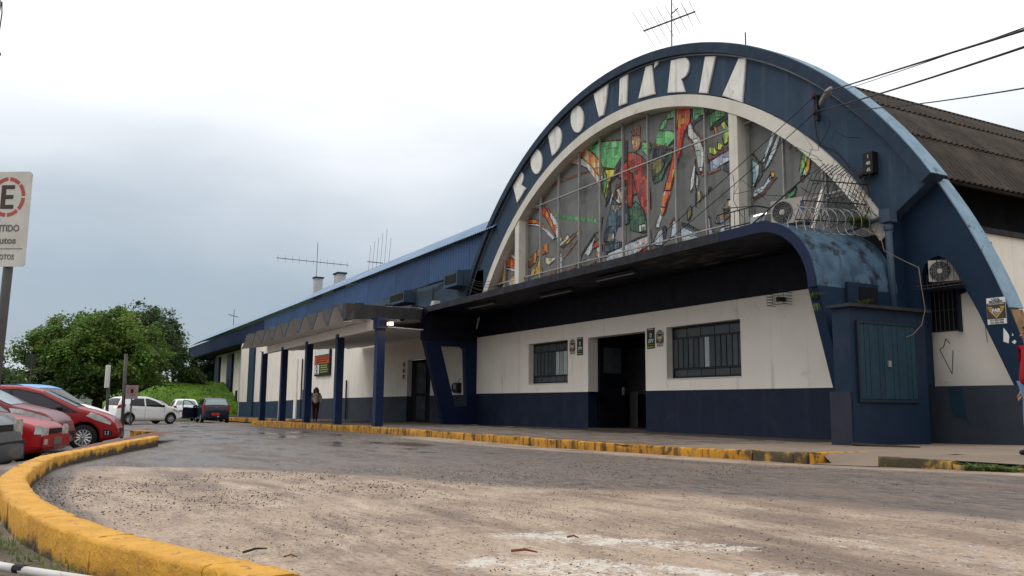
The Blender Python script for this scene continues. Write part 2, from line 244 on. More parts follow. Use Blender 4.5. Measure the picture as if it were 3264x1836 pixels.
# ------------------------------------------------------------------ mesh helpers
COL = scene.collection
ORG = {}
class MB:
    def __init__(s): s.v = []; s.f = []
    def add(s, vs, fs):
        o = len(s.v); s.v += [tuple(p) for p in vs]; s.f += [tuple(i + o for i in f) for f in fs]; return s
    def box(s, a, b, rz=0., c=None):
        (x0, y0, z0), (x1, y1, z1) = a, b
        vs = [(x0, y0, z0), (x1, y0, z0), (x1, y1, z0), (x0, y1, z0), (x0, y0, z1), (x1, y0, z1), (x1, y1, z1), (x0, y1, z1)]
        if rz:
            cx, cy = c if c else ((x0 + x1) / 2, (y0 + y1) / 2); C, S = math.cos(rz), math.sin(rz)
            vs = [(cx + (x - cx) * C - (y - cy) * S, cy + (x - cx) * S + (y - cy) * C, z) for x, y, z in vs]
        return s.add(vs, [(0, 3, 2, 1), (4, 5, 6, 7), (0, 1, 5, 4), (1, 2, 6, 5), (2, 3, 7, 6), (3, 0, 4, 7)])
    def cbox(s, c, d, rz=0.): return s.box([c[i] - d[i] / 2 for i in range(3)], [c[i] + d[i] / 2 for i in range(3)], rz)
    def prism(s, poly, ax, a, b):
        """extrude a 2-D polygon: ax 'y' -> (x,z) along y; 'x' -> (y,z) along x; 'z' -> (x,y) along z"""
        def P(u, w, h): return (u, h, w) if ax == 'y' else (h, u, w) if ax == 'x' else (u, w, h)
        n = len(poly); ar = sum(poly[i][0] * poly[(i + 1) % n][1] - poly[(i + 1) % n][0] * poly[i][1] for i in range(n))
        if (ar > 0) == (ax == 'y'): poly = poly[::-1]
        if a > b: a, b = b, a
        vs = [P(u, w, b) for u, w in poly] + [P(u, w, a) for u, w in poly]
        fs = [tuple(range(n)), tuple(range(2 * n - 1, n - 1, -1))] + [(i, n + i, n + (i + 1) % n, (i + 1) % n) for i in range(n)]
        return s.add(vs, fs)
    def tube(s, pts, r, n=6, cap=True):
        pts = [Vector(p) for p in pts]; rs = r if isinstance(r, (list, tuple)) else [r] * len(pts); vs = []; up = None
        for i, p in enumerate(pts):
            d = (pts[min(i + 1, len(pts) - 1)] - pts[max(i - 1, 0)]).normalized()
            if up is None: up = Vector((0, 0, 1)) if abs(d.z) < .9 else Vector((1, 0, 0))
            u = d.cross(up); u = u.normalized() if u.length > 1e-6 else d.orthogonal().normalized(); w = d.cross(u).normalized(); up = -w if False else up
            vs += [p + (u * math.cos(2 * math.pi * k / n) + w * math.sin(2 * math.pi * k / n)) * rs[i] for k in range(n)]
        fs = [(i * n + k, i * n + (k + 1) % n, (i + 1) * n + (k + 1) % n, (i + 1) * n + k) for i in range(len(pts) - 1) for k in range(n)]
        if cap: fs += [tuple(range(n))[::-1], tuple((len(pts) - 1) * n + k for k in range(n))]
        return s.add(vs, fs)
    def lathe(s, prof, n=20, ax='z', c=(0, 0, 0)):
        vs = []
        for r_, h in prof:
            for k in range(n):
                a = 2 * math.pi * k / n; u, w = r_ * math.cos(a), r_ * math.sin(a)
                p = (u, w, h) if ax == 'z' else (u, h, w) if ax == 'y' else (h, u, w); vs.append([p[i] + c[i] for i in range(3)])
        return s.add(vs, [(i * n + k, i * n + (k + 1) % n, (i + 1) * n + (k + 1) % n, (i + 1) * n + k) for i in range(len(prof) - 1) for k in range(n)])
    def grid(s, fn, us, vs_):
        pts = [fn(u, v) for u in us for v in vs_]; m = len(vs_)
        return s.add(pts, [(i * m + j, (i + 1) * m + j, (i + 1) * m + j + 1, i * m + j + 1) for i in range(len(us) - 1) for j in range(m - 1)])
    def wall(s, x0, x1, z0, z1, y, th, holes=()):
        """wall in plane y (front) .. y+th with rectangular holes and their reveals"""
        xs = sorted({x0, x1, *[h[0] for h in holes], *[h[1] for h in holes]}); zs = sorted({z0, z1, *[min(max(h[2], z0), z1) for h in holes], *[min(max(h[3], z0), z1) for h in holes]})
        inh = lambda x, z: any(h[0] < x < h[1] and h[2] < z < h[3] for h in holes)
        for i in range(len(xs) - 1):
            for j in range(len(zs) - 1):
                a, b, c, d = xs[i], xs[i + 1], zs[j], zs[j + 1]
                if inh((a + b) / 2, (c + d) / 2): continue
                s.add([(a, y, c), (b, y, c), (b, y, d), (a, y, d)], [(0, 1, 2, 3)]); s.add([(a, y + th, c), (b, y + th, c), (b, y + th, d), (a, y + th, d)], [(3, 2, 1, 0)])
        for h in list(holes):
            a, b, c, d = h[0], h[1], max(h[2], z0), min(h[3], z1)
            if c >= d: continue
            s.add([(a, y, c), (a, y + th, c), (a, y + th, d), (a, y, d)], [(0, 1, 2, 3)]); s.add([(b, y, c), (b, y + th, c), (b, y + th, d), (b, y, d)], [(3, 2, 1, 0)])
            if h[3] <= z1: s.add([(a, y, d), (b, y, d), (b, y + th, d), (a, y + th, d)], [(3, 2, 1, 0)])
            if h[2] >= z0: s.add([(a, y, c), (b, y, c), (b, y + th, c), (a, y + th, c)], [(0, 1, 2, 3)])
        s.add([(x0, y, z0), (x0, y + th, z0), (x0, y + th, z1), (x0, y, z1)], [(3, 2, 1, 0)]); s.add([(x1, y, z0), (x1, y + th, z0), (x1, y + th, z1), (x1, y, z1)], [(0, 1, 2, 3)])
        s.add([(x0, y, z1), (x1, y, z1), (x1, y + th, z1), (x0, y + th, z1)], [(0, 1, 2, 3)])
        return s
    def mesh(s, name, org=(0, 0, 0), smooth=False):
        me = bpy.data.meshes.new(name); me.from_pydata([(x - org[0], y - org[1], z - org[2]) for x, y, z in s.v], [], s.f)
        if smooth: me.polygons.foreach_set('use_smooth', [True] * len(me.polygons))
        me.update(); return me
    def build(s, name, m, parent=None, smooth=False, label=None):
        org = ORG.get(parent.name, (0, 0, 0)) if parent else (0, 0, 0)
        o = link(name, s.mesh(name, org, smooth), m, parent)
        if label: o['label'] = label
        return o
def link(name, me, m=None, parent=None):
    o = bpy.data.objects.new(name, me); COL.objects.link(o)
    if parent: o.parent = parent; ORG[o.name] = ORG.get(parent.name, (0, 0, 0))
    if m and not me.materials: me.materials.append(MATS[m])
    return o
def tag(o, label=None, cat=None, group=None, kind=None):
    for k, v in (('label', label), ('category', cat), ('group', group), ('kind', kind)):
        if v: o[k] = v
    return o
def thing(name, label, cat, loc=(0, 0, 0), group=None):
    o = bpy.data.objects.new(name, None); COL.objects.link(o); o.location = loc; o.empty_display_size = .3
    ORG[o.name] = tuple(loc); return tag(o, label, cat, group)
def solo(name, mb, m, label, cat, group=None, smooth=False):
    """a thing that is one mesh; its origin sits at the base centre"""
    v = np.array(mb.v); org = ((v[:, 0].min() + v[:, 0].max()) / 2, (v[:, 1].min() + v[:, 1].max()) / 2, v[:, 2].min())
    o = link(name, mb.mesh(name, org, smooth), m); o.location = org; ORG[o.name] = org
    return tag(o, label, cat, group)
def fast(name, V, Q, m, C=None, smooth=False):
    """mesh from arrays of quads/tris with an optional per-vertex colour"""
    me = bpy.data.meshes.new(name); k = Q.shape[1]
    me.vertices.add(len(V)); me.vertices.foreach_set('co', V.astype(np.float32).ravel()); me.loops.add(Q.size); me.loops.foreach_set('vertex_index', Q.astype(np.int32).ravel())
    me.polygons.add(len(Q)); me.polygons.foreach_set('loop_start', np.arange(0, Q.size, k, dtype=np.int32))
    if smooth: me.polygons.foreach_set('use_smooth', np.ones(len(Q), bool))
    me.update(calc_edges=True)
    if C is not None:
        ca = me.color_attributes.new('Col', 'FLOAT_COLOR', 'POINT'); ca.data.foreach_set('color', np.c_[C, np.ones(len(C))].astype(np.float32).ravel())
    me.materials.append(MATS[m]); return me
def text_mesh(body, size, ext=.002, shear=0., bold=0., align='CENTER', sx_=1.):
    c = bpy.data.curves.new('t', 'FONT'); c.body = body; c.size = size; c.extrude = ext; c.shear = shear; c.offset = bold; c.align_x = align; c.align_y = 'CENTER'; c.resolution_u = 3
    o = bpy.data.objects.new('t', c); COL.objects.link(o); dg = bpy.context.evaluated_depsgraph_get(); dg.update()
    me = bpy.data.meshes.new_from_object(o.evaluated_get(dg)); bpy.data.objects.remove(o); bpy.data.curves.remove(c)
    if sx_ != 1.:
        for v in me.vertices: v.co.x *= sx_
    me.materials.clear(); return me
def put_text(body, size, loc, m, parent, rot=(R(90), 0, 0), name='lettering', **kw):
    me = text_mesh(body, size, **kw); o = link(name, me, m, parent); g = ORG.get(parent.name, (0, 0, 0))
    o.location = [loc[i] - g[i] for i in range(3)]; o.rotation_euler = rot; return o
def clip_poly(poly, cell):
    """Sutherland-Hodgman: clip polygon by convex ccw cell"""
    out = poly
    for i in range(len(cell)):
        a, b = cell[i], cell[(i + 1) % len(cell)]; inp = out; out = []
        if not inp: break
        side = lambda p: (b[0] - a[0]) * (p[1] - a[1]) - (b[1] - a[1]) * (p[0] - a[0])
        for j in range(len(inp)):
            p, q = inp[j - 1], inp[j]; sp, sq = side(p), side(q)
            if (sp >= 0) != (sq >= 0):
                tt = sp / (sp - sq); out.append((p[0] + (q[0] - p[0]) * tt, p[1] + (q[1] - p[1]) * tt))
            if sq >= 0: out.append(q)
    return out
def area(p): return abs(sum(p[i - 1][0] * p[i][1] - p[i][0] * p[i - 1][1] for i in range(len(p)))) / 2
def smooth01(x): x = np.clip(x, 0, 1); return x * x * (3 - 2 * x)
def apply_mods(o, name):
    dg = bpy.context.evaluated_depsgraph_get(); dg.update(); me = bpy.data.meshes.new_from_object(o.evaluated_get(dg)); me.name = name; return me
MOSAIC = [
('black',0.12,0.26,90,[-2210,943,-2192,938,-2193,870,-2247,839,-2263,828,-2289,819,-2289,773,-2320,742,-2306,815,-2263,860,-2215,900]),
('green',0.12,0.26,90,[-2440,981,-2331,972,-2210,943,-2216,931,-2213,900,-2263,860,-2332,882,-2336,891,-2385,945]),
('brown',0.08,0.2,90,[-2450,987,-2403,988,-2309,974,-2212,950,-2210,943,-2309,966,-2398,979,-2440,979]),
('greyorange',0.12,0.26,90,[-2593,960,-2585,967,-2522,977,-2454,943,-2399,901,-2354,854,-2339,833,-2341,795,-2376,849,-2422,899,-2469,924,-2542,947]),
('orange',0.12,0.26,90,[-2521,982,-2454,982,-2403,955,-2358,917,-2332,883,-2332,834,-2363,866,-2403,905,-2454,946]),
('rust',0.11,0.22,0,[-2716,890,-2590,892,-2457,891,-2397,888,-2332,878,-2255,856,-2254,863,-2332,885,-2400,896,-2462,899,-2595,900,-2722,898]),
('yellow',0.12,0.26,90,[-2319,870,-2255,857,-2276,836,-2293,820,-2302,776,-2320,770,-2306,833]),
('green',0.12,0.26,90,[-2328,871,-2310,854,-2306,828,-2324,776,-2329,807]),
('red',0.12,0.26,90,[-2242,848,-2221,865,-2193,870,-2193,825,-2243,823]),
('darkred',0.12,0.26,90,[-2245,843,-2224,863,-2193,868,-2188,834,-2164,819,-2165,771,-2169,712,-2193,717,-2198,803,-2245,826]),
('brown',0.09,0.14,90,[-2173,968,-2161,977,-2134,975,-2122,963,-2123,937,-2146,939,-2170,948]),
('tan',0.09,0.16,90,[-2169,945,-2123,934,-2119,914,-2127,895,-2147,890,-2163,904]),
('darkred',0.12,0.26,90,[-2191,894,-2155,890,-2116,865,-2094,843,-2087,789,-2074,727,-2076,693,-2119,702,-2149,767,-2162,819,-2188,834]),
('green',0.12,0.26,90,[-2112,910,-2071,891,-2065,880,-2090,861,-2109,878,-2118,894]),
('brown',0.11,0.22,0,[-2109,911,-2064,889,-1978,854,-1941,836,-1938,840,-1976,859,-2062,894,-2106,916]),
('green',0.12,0.26,90,[-2037,913,-2019,919,-1976,909,-1952,898,-1957,876,-1984,863,-2045,887,-2041,902]),
('green',0.12,0.26,90,[-2024,923,-2018,940,-1989,957,-1955,970,-1953,944,-1989,948,-1995,931,-2011,922]),
('black',0.12,0.26,90,[-2054,881,-1988,859,-1999,849,-2013,839,-2064,838,-2062,865]),
('darkgreen',0.12,0.26,90,[-1995,850,-1964,851,-1968,818,-1993,801,-2018,766,-2055,763,-2062,781,-2014,795,-2003,808]),
('olive',0.12,0.26,90,[-2063,828,-2013,832,-2003,811,-2021,794,-2062,783]),
('redorange',0.11,0.3,75,[-1952,974,-1930,969,-1878,953,-1879,913,-1891,901,-1910,879,-1919,859,-1925,829,-1942,805,-1959,768,-1973,733,-1995,692,-2003,678,-2022,682,-2009,725,-1983,776,-1968,813,-1956,851,-1950,897,-1938,905,-1955,922,-1948,940]),
('redwhite',0.12,0.26,90,[-2003,729,-1974,722,-1995,686,-2003,667,-2017,654,-2021,664,-2023,678]),
('white',0.12,0.26,90,[-2028,663,-2021,650,-2036,621,-2051,624,-2043,641]),
('greywhite',0.12,0.26,90,[-1891,902,-1875,905,-1866,873,-1838,844,-1828,817,-1827,771,-1834,747,-1847,752,-1855,798,-1867,841,-1892,870]),
('maroon',0.11,0.22,0,[-1878,948,-1876,882,-1836,841,-1825,802,-1816,768,-1807,767,-1816,801,-1827,842,-1867,881,-1869,946]),
('maroon',0.11,0.22,0,[-1933,885,-1905,873,-1871,827,-1857,789,-1852,744,-1842,743,-1847,788,-1863,828,-1898,876,-1931,891]),
('green',0.12,0.26,90,[-1869,950,-1804,929,-1807,913,-1842,913,-1864,906,-1870,926]),
('green',0.12,0.26,90,[-1795,907,-1764,911,-1732,893,-1738,883,-1769,878,-1796,866]),
('yellowgreen',0.12,0.26,90,[-1754,867,-1736,872,-1730,858,-1714,836,-1724,806,-1741,800,-1746,825,-1737,843]),
('black',0.11,0.22,0,[-1988,861,-1925,876,-1862,896,-1798,910,-1804,917,-1868,904,-1932,884,-1995,869]),
('black',0.11,0.22,0,[-1797,858,-1754,867,-1715,876,-1721,883,-1759,874,-1802,865]),
('yellow',0.12,0.26,90,[-1722,862,-1709,877,-1698,876,-1696,846,-1708,831,-1722,839]),
('orange',0.12,0.26,90,[-1781,864,-1775,862,-1767,843,-1776,841]),
('mixed',0.12,0.26,90,[-1711,829,-1693,826,-1694,791,-1712,794,-1724,799,-1726,815]),
('yellowgreen',0.12,0.26,90,[-1801,810,-1777,801,-1768,788,-1784,784,-1799,792]),
('yellow',0.12,0.26,90,[-1765,817,-1747,800,-1756,789,-1768,795]),
('bluegrey',0.12,0.26,90,[-1800,769,-1754,776,-1693,778,-1694,742,-1720,753,-1755,749,-1785,738,-1800,740]),
('maroon',0.11,0.22,0,[-1831,769,-1766,776,-1731,785,-1693,783,-1695,791,-1735,793,-1771,784,-1836,777]),
('rust',0.11,0.22,0,[-1840,736,-1796,733,-1759,736,-1763,742,-1799,739,-1842,743]),
('charcoal',0.12,0.26,90,[-1746,744,-1717,749,-1693,738,-1694,699,-1750,733]),
('white',0.12,0.26,90,[-1869,777,-1863,769,-1874,710,-1887,698,-1883,735]),
('white',0.12,0.26,90,[-1856,754,-1850,727,-1855,704,-1861,708]),
('yellowwhite',0.12,0.26,90,[-1853,691,-1842,693,-1842,669,-1853,661]),
('olive',0.11,0.22,0,[-1801,697,-1820,684,-1842,672,-1838,669,-1816,681,-1797,694]),
('black',0.11,0.22,0,[-1866,792,-1866,726,-1868,651,-1864,650,-1862,725,-1862,791]),
('black',0.12,0.26,90,[-1708,668,-1691,672,-1692,645,-1726,643,-1720,658]),
('brownwhite',0.12,0.26,90,[-1735,644,-1692,643,-1693,622,-1722,613,-1753,620,-1741,634]),
('brownblue',0.12,0.26,90,[-1728,610,-1693,616,-1694,603,-1725,598,-1763,584,-1784,588,-1775,607]),
('navy',0.12,0.26,90,[-2327,649,-2286,741,-2275,764,-2246,738,-2209,735,-2183,701,-2184,662,-2247,660,-2272,617,-2325,623]),
('tanwhite',0.08,0.14,90,[-2256,787,-2225,791,-2206,776,-2207,749,-2234,733,-2256,750]),
('brown',0.08,0.16,90,[-2277,774,-2261,808,-2224,814,-2204,802,-2206,788,-2233,797,-2258,790,-2271,753]),
('tan',0.12,0.26,90,[-2279,741,-2250,737,-2221,727,-2254,710,-2275,724]),
('white',0.12,0.26,90,[-2297,746,-2281,780,-2274,773,-2288,746]),
('mauve',0.4,0.5,90,[-2266,641,-2249,658,-2206,660,-2205,606,-2235,611,-2263,623]),
('brownwhite',0.12,0.26,90,[-2327,649,-2301,668,-2253,669,-2268,653,-2269,629,-2297,621,-2327,626]),
('navy',0.12,0.26,90,[-2323,615,-2227,607,-2227,590,-2323,589]),
('darkgreen',0.12,0.26,90,[-2185,711,-2150,727,-2112,696,-2094,646,-2076,615,-2128,621,-2182,640,-2190,687]),
('yellowwhite',0.12,0.26,90,[-2136,646,-2101,646,-2098,623,-2132,624]),
('darkred',0.12,0.26,90,[-2191,858,-2148,835,-2087,797,-2074,688,-2097,674,-2119,709,-2142,750,-2165,750,-2185,711,-2193,736]),
('black',0.12,0.26,90,[-2332,582,-2223,596,-2144,610,-2074,611,-2073,606,-2144,601,-2235,588,-2328,573]),
('greyblue',0.12,0.26,90,[-2311,581,-2199,595,-2076,604,-2069,577,-2129,561,-2200,557,-2290,549,-2319,556]),
('redorange',0.12,0.26,90,[-2095,580,-2073,581,-2071,570,-2114,558,-2137,555,-2133,561]),
('greyblue',0.12,0.26,90,[-2036,610,-2015,612,-2014,585,-2019,564,-2059,570,-2055,590]),
('charcoal',0.12,0.26,90,[-2022,621,-2007,621,-1997,607,-2008,582,-2013,588,-2012,612]),
('bluewhite',0.12,0.26,90,[-1967,628,-1943,625,-1946,594,-1957,579,-1981,581]),
('maroon',0.12,0.26,90,[-1992,623,-1965,640,-1942,631,-1942,625,-1967,629,-1987,619]),
('bluewhite',0.12,0.26,90,[-1932,605,-1916,599,-1881,581,-1856,561,-1859,557,-1930,559]),
('charcoal',0.11,0.22,0,[-1934,609,-1902,599,-1858,574,-1852,580,-1897,606,-1931,617]),
('lilac',0.12,0.26,90,[-1824,595,-1808,614,-1803,579,-1791,558,-1825,557]),
('bluewhite',0.12,0.26,90,[-1773,559,-1761,571,-1729,572,-1729,560,-1770,557]),
('olive',0.12,0.26,90,[-1903,647,-1885,659,-1884,631,-1901,616]),
('redwhite',0.12,0.26,90,[-2820,864,-2803,875,-2769,862,-2762,844,-2762,823,-2791,829,-2837,842]),
('orange',0.12,0.26,90,[-2838,846,-2819,863,-2763,842,-2763,822,-2791,829]),
('redorange',0.12,0.26,90,[-2757,821,-2724,830,-2686,786,-2654,741,-2635,692,-2664,726,-2707,776,-2746,806]),
('redwhite',0.12,0.26,90,[-2719,832,-2686,805,-2638,760,-2604,693,-2633,691,-2654,741,-2683,785]),
('redorange',0.12,0.26,90,[-2944,791,-2920,801,-2843,802,-2779,785,-2724,756,-2723,745,-2779,772,-2842,782,-2926,786]),
('white',0.12,0.26,90,[-2953,781,-2926,785,-2842,780,-2779,771,-2718,743,-2669,713,-2643,692,-2659,688,-2712,726,-2762,756,-2836,775,-2908,781]),
('redorange',0.12,0.26,90,[-3094,666,-3056,688,-3004,680,-2954,657,-2911,621,-2910,600,-2978,627,-3055,644,-3123,635]),
('grey',0.12,0.26,90,[-3056,696,-3005,693,-2954,667,-2954,658,-3004,681,-3056,689]),
('white',0.12,0.26,90,[-3127,632,-3042,639,-2978,625,-2910,599,-2910,591,-2990,618,-3054,632,-3127,627]),
('orangebrown',0.1,0.3,80,[-3087,628,-3016,619,-3021,586,-3059,570,-3092,565,-3073,593]),
('orange',0.12,0.26,90,[-3002,569,-2971,595,-2929,601,-2904,589,-2903,542,-2989,547]),
('white',0.12,0.26,90,[-3098,553,-3046,562,-2989,547,-2995,543,-3091,549]),
('orangebrown',0.12,0.26,90,[-2840,641,-2795,660,-2750,673,-2696,681,-2696,645,-2723,644,-2778,641,-2789,622,-2840,607]),
('orange',0.12,0.26,90,[-2766,625,-2744,622,-2738,593,-2733,572,-2766,571,-2794,578,-2783,604]),
('orangebrown',0.12,0.26,90,[-2822,593,-2788,600,-2797,575,-2822,573]),
('yellowwhite',0.12,0.26,90,[-2717,632,-2669,622,-2643,620,-2648,610,-2690,597,-2717,612]),
('green',0.5,0.5,0,[-2646,782,-2641,778,-2639,769,-2644,774]),
('green',0.5,0.5,0,[-2638,780,-2633,774,-2630,764,-2635,769]),
('green',0.5,0.5,0,[-2629,774,-2624,769,-2622,758,-2627,765]),
('green',0.5,0.5,0,[-2621,779,-2616,772,-2613,762,-2618,767]),
('green',0.5,0.5,0,[-2612,773,-2607,767,-2605,757,-2610,763]),
('green',0.5,0.5,0,[-2604,768,-2599,763,-2596,751,-2602,758]),
('green',0.5,0.5,0,[-2595,772,-2591,765,-2588,755,-2593,761]),
('green',0.5,0.5,0,[-2587,766,-2582,761,-2580,750,-2585,756]),
('green',0.5,0.5,0,[-2579,761,-2574,756,-2571,748,-2577,752]),
('green',0.5,0.5,0,[-2570,765,-2566,759,-2563,748,-2568,754]),
('green',0.5,0.5,0,[-2562,760,-2558,754,-2555,743,-2560,750]),
('green',0.5,0.5,0,[-2554,754,-2549,750,-2547,741,-2552,746]),
('green',0.5,0.5,0,[-2546,758,-2541,752,-2539,742,-2544,748]),
('green',0.5,0.5,0,[-2538,753,-2533,748,-2531,740,-2536,744]),
('green',0.5,0.5,0,[-2530,751,-2525,744,-2523,734,-2528,740]),
('green',0.5,0.5,0,[-2522,752,-2517,746,-2515,735,-2520,742]),
('green',0.5,0.5,0,[-2514,746,-2509,742,-2507,733,-2512,738]),
('green',0.5,0.5,0,[-2506,744,-2501,738,-2499,727,-2504,733]),
('green',0.5,0.5,0,[-2498,745,-2493,740,-2491,728,-2496,736]),
('green',0.5,0.5,0,[-2490,740,-2486,736,-2483,726,-2488,731]),
('green',0.5,0.5,0,[-2482,738,-2478,732,-2475,721,-2480,727]),
('green',0.5,0.5,0,[-2474,739,-2470,734,-2468,725,-2472,730]),
('green',0.5,0.5,0,[-2466,734,-2462,730,-2460,720,-2465,725]),
('green',0.5,0.5,0,[-2459,731,-2455,726,-2452,715,-2457,721]),
('green',0.5,0.5,0,[-2451,733,-2447,728,-2445,719,-2449,724]),
('green',0.5,0.5,0,[-2443,730,-2439,724,-2437,713,-2442,720]),
('green',0.5,0.5,0,[-2436,725,-2432,720,-2429,712,-2434,716]),
('green',0.5,0.5,0,[-2428,726,-2424,722,-2422,712,-2426,718]),
('green',0.5,0.5,0,[-2421,724,-2417,718,-2414,707,-2419,714]),
('green',0.5,0.5,0,[-2413,719,-2409,714,-2407,705,-2411,710]),
('green',0.5,0.5,0,[-2406,720,-2402,716,-2399,706,-2404,712]),
('green',0.5,0.5,0,[-2398,718,-2394,712,-2392,701,-2396,708]),
('green',0.5,0.5,0,[-2391,713,-2387,708,-2385,699,-2389,704]),
('green',0.5,0.5,0,[-2383,714,-2379,710,-2377,700,-2382,706]),
('yellowwhite',0.12,0.26,90,[-2617,663,-2552,692,-2547,673,-2597,649]),
('orangebrown',0.11,0.22,0,[-2591,646,-2512,674,-2465,682,-2474,691,-2522,683,-2603,654]),
('rust',0.11,0.22,0,[-2584,605,-2518,640,-2472,661,-2480,666,-2526,645,-2593,610]),
('grey',0.12,0.26,90,[-2622,631,-2602,631,-2596,600,-2599,549,-2627,553]),
('white',0.12,0.26,90,[-2633,687,-2602,688,-2602,671,-2627,667]),
('rust',0.11,0.22,0,[-2667,550,-2641,566,-2620,583,-2634,588,-2654,572,-2680,557]),
('grey',0.12,0.26,90,[-2451,605,-2378,658,-2405,603,-2423,593]),
('black',0.11,0.22,0,[-2473,582,-2470,596,-2379,663,-2347,662,-2335,712,-2344,715,-2355,665,-2385,668,-2478,600,-2483,584]),
('darkred',0.12,0.26,90,[-2400,623,-2360,641,-2351,630,-2360,616,-2396,612]),
('redwhite',0.12,0.26,90,[-2378,584,-2369,620,-2351,620,-2338,618,-2343,598,-2360,576]),
('orange',0.12,0.26,90,[-2455,580,-2423,583,-2419,577,-2455,572]),
('bluewhite',0.12,0.26,90,[-2522,555,-2479,565,-2465,563,-2508,548]),
('rust',0.11,0.22,0,[-2568,550,-2523,561,-2494,572,-2502,578,-2531,567,-2575,557]),
('redwhite',0.12,0.26,90,[-2423,552,-2405,560,-2378,566,-2383,554,-2410,550]),
('greyblue',0.12,0.26,90,[-2378,551,-2313,569,-2197,580,-2197,556,-2334,550]),
('brownwhite',0.12,0.26,90,[-2329,646,-2299,671,-2265,667,-2266,625,-2274,617,-2329,626]),
('bluewhite',0.12,0.26,90,[-1603,714,-1590,734,-1561,790,-1552,786,-1570,752,-1591,717]),
('bluewhite',0.12,0.26,90,[-1600,690,-1543,779,-1534,773,-1552,735,-1580,702]),
('palegreen',0.12,0.26,90,[-1637,734,-1611,710,-1615,685,-1632,659,-1638,661]),
('black',0.11,0.22,0,[-1639,748,-1605,708,-1606,686,-1635,658,-1630,655,-1601,684,-1600,708,-1634,750]),
('maroon',0.11,0.22,0,[-1636,621,-1600,628,-1564,657,-1551,664,-1556,669,-1570,661,-1605,634,-1639,627]),
('bluewhite',0.12,0.26,90,[-1637,628,-1637,646,-1601,652,-1573,678,-1570,665,-1606,638]),
('orange',0.12,0.26,90,[-1571,686,-1560,680,-1563,669,-1578,664]),
('yellowgreen',0.12,0.26,90,[-1467,702,-1453,715,-1446,705,-1453,676,-1470,653,-1478,660]),
('orange',0.12,0.26,90,[-1446,700,-1439,695,-1445,661,-1456,647,-1468,650]),
('orangebrown',0.12,0.26,90,[-1471,649,-1458,646,-1469,631,-1476,635]),
('green',0.12,0.26,90,[-1533,595,-1514,613,-1488,627,-1493,609,-1522,593]),
('maroon',0.11,0.22,0,[-1507,726,-1500,735,-1494,745,-1496,746,-1502,737,-1510,728]),
('maroon',0.11,0.22,0,[-1485,714,-1479,724,-1475,731,-1478,733,-1481,725,-1487,716]),
]
LETTERS = [
('R',[-2907,960,-2889,977,-2859,989,-2841,986,-2828,979,-2817,966,-2814,954,-2820,940,-2831,928,-2793,907,-2827,886,-2863,865,-2882,907]),
('O',[-2673,983,-2675,969,-2679,958,-2687,950,-2697,945,-2708,943,-2720,946,-2731,953,-2742,963,-2750,975,-2755,989,-2757,1004,-2755,1017,-2750,1029,-2743,1037,-2733,1042,-2721,1043,-2709,1040,-2698,1033,-2688,1023,-2680,1010,-2675,997]),
('D',[-2628,1072,-2602,1087,-2584,1092,-2568,1089,-2553,1080,-2542,1067,-2535,1051,-2534,1040,-2537,1019,-2547,1005,-2565,994,-2580,988,-2599,985]),
('O',[-2389,1062,-2390,1049,-2395,1037,-2403,1029,-2412,1024,-2424,1024,-2435,1027,-2447,1034,-2457,1045,-2465,1058,-2470,1072,-2471,1087,-2470,1100,-2465,1112,-2457,1120,-2447,1124,-2435,1125,-2424,1121,-2412,1114,-2403,1103,-2395,1090,-2390,1076]),
('V',[-2326,1130,-2240,1138,-2254,1076,-2268,1040,-2294,1041]),
('I',[-2173,1133,-2130,1133,-2139,1040,-2180,1043]),
('A',[-2036,1124,-2006,1119,-1994,1023,-2075,1035]),
('accent',[-1989,1124,-1973,1121,-1976,1112,-1995,1105]),
('R',[-1914,1100,-1878,1093,-1849,1085,-1839,1077,-1833,1064,-1834,1050,-1838,1039,-1848,1029,-1869,1026,-1854,984,-1932,1007]),
('I',[-1764,1057,-1722,1043,-1758,948,-1793,961]),
('A',[-1633,1003,-1606,994,-1624,879,-1698,922]),
]
# ------------------------------------------------------------------ ground
KX = [-26, -19.4, -17, -15.2, -13.5, -12.3, -10.2, -9, -8.3, -7, -6.2, -5.3, -4.4, -3.3, 0]
KY = [3.6, 2.02, 1.27, .78, .3, .03, -.15, -.21, -.215, -.13, -.04, .13, .38, .83, 2.2]
def ykerb(x): return np.interp(x, KX, KY)
def lowz(x): return np.interp(x, [-2500, -120, -60, -45, -30, -21, -13, -8, 0, 2500], [-1.2, -.9, -.5, -.36, -.22, -.12, -.05, -.02, 0, 0])
def hiz(x): return np.interp(x, [-2500, -120, -82, -60, -44.6, -33.6, -27.5, -21.5, -15.5, -8.5, -5.6, 0, 20, 2500], [-1.2, -.9, -.6, -.47, -.327, -.175, -.126, -.06, -.05, .05, .15, .2, .25, .25])
def swz(x): return np.interp(x, [-120, -82, -61, -49.5, -44.7, -39.7, -32, -27, -21.5, -15.5, -11, -8.3, -5, 5], [-.62, -.42, -.25, -.10, -.09, 0, .03, .08, .1, .12, .14, .21, .23, .25])
def gz(x, y):
    x = np.asarray(x, float); y = np.asarray(y, float)
    z = lowz(x) + (hiz(x) - lowz(x)) * smooth01((y - 3) / 6)
    yk = ykerb(x)
    d = smooth01((yk - .55 - (x < -13) * .25 - y) / .7) * smooth01((-11.2 - x) / 1.2) * smooth01((x + 75) / 30)
    z = z + (-.37 - z) * d * (z > -.37)
    far = smooth01((-74 - x) / 14) * smooth01((30 - np.abs(y - 2)) / 20 + .3)
    return z + far * 0.
def axis(parts): return np.unique(np.concatenate([np.linspace(a, b, n) for a, b, n in parts]).round(4))
GX = axis([(-2500, -400, 8), (-400, -130, 10), (-130, -60, 29), (-60, -26, 69), (-26, -13, 66), (-13, 1, 117), (1, 20, 16), (20, 200, 10), (200, 2500, 6)])
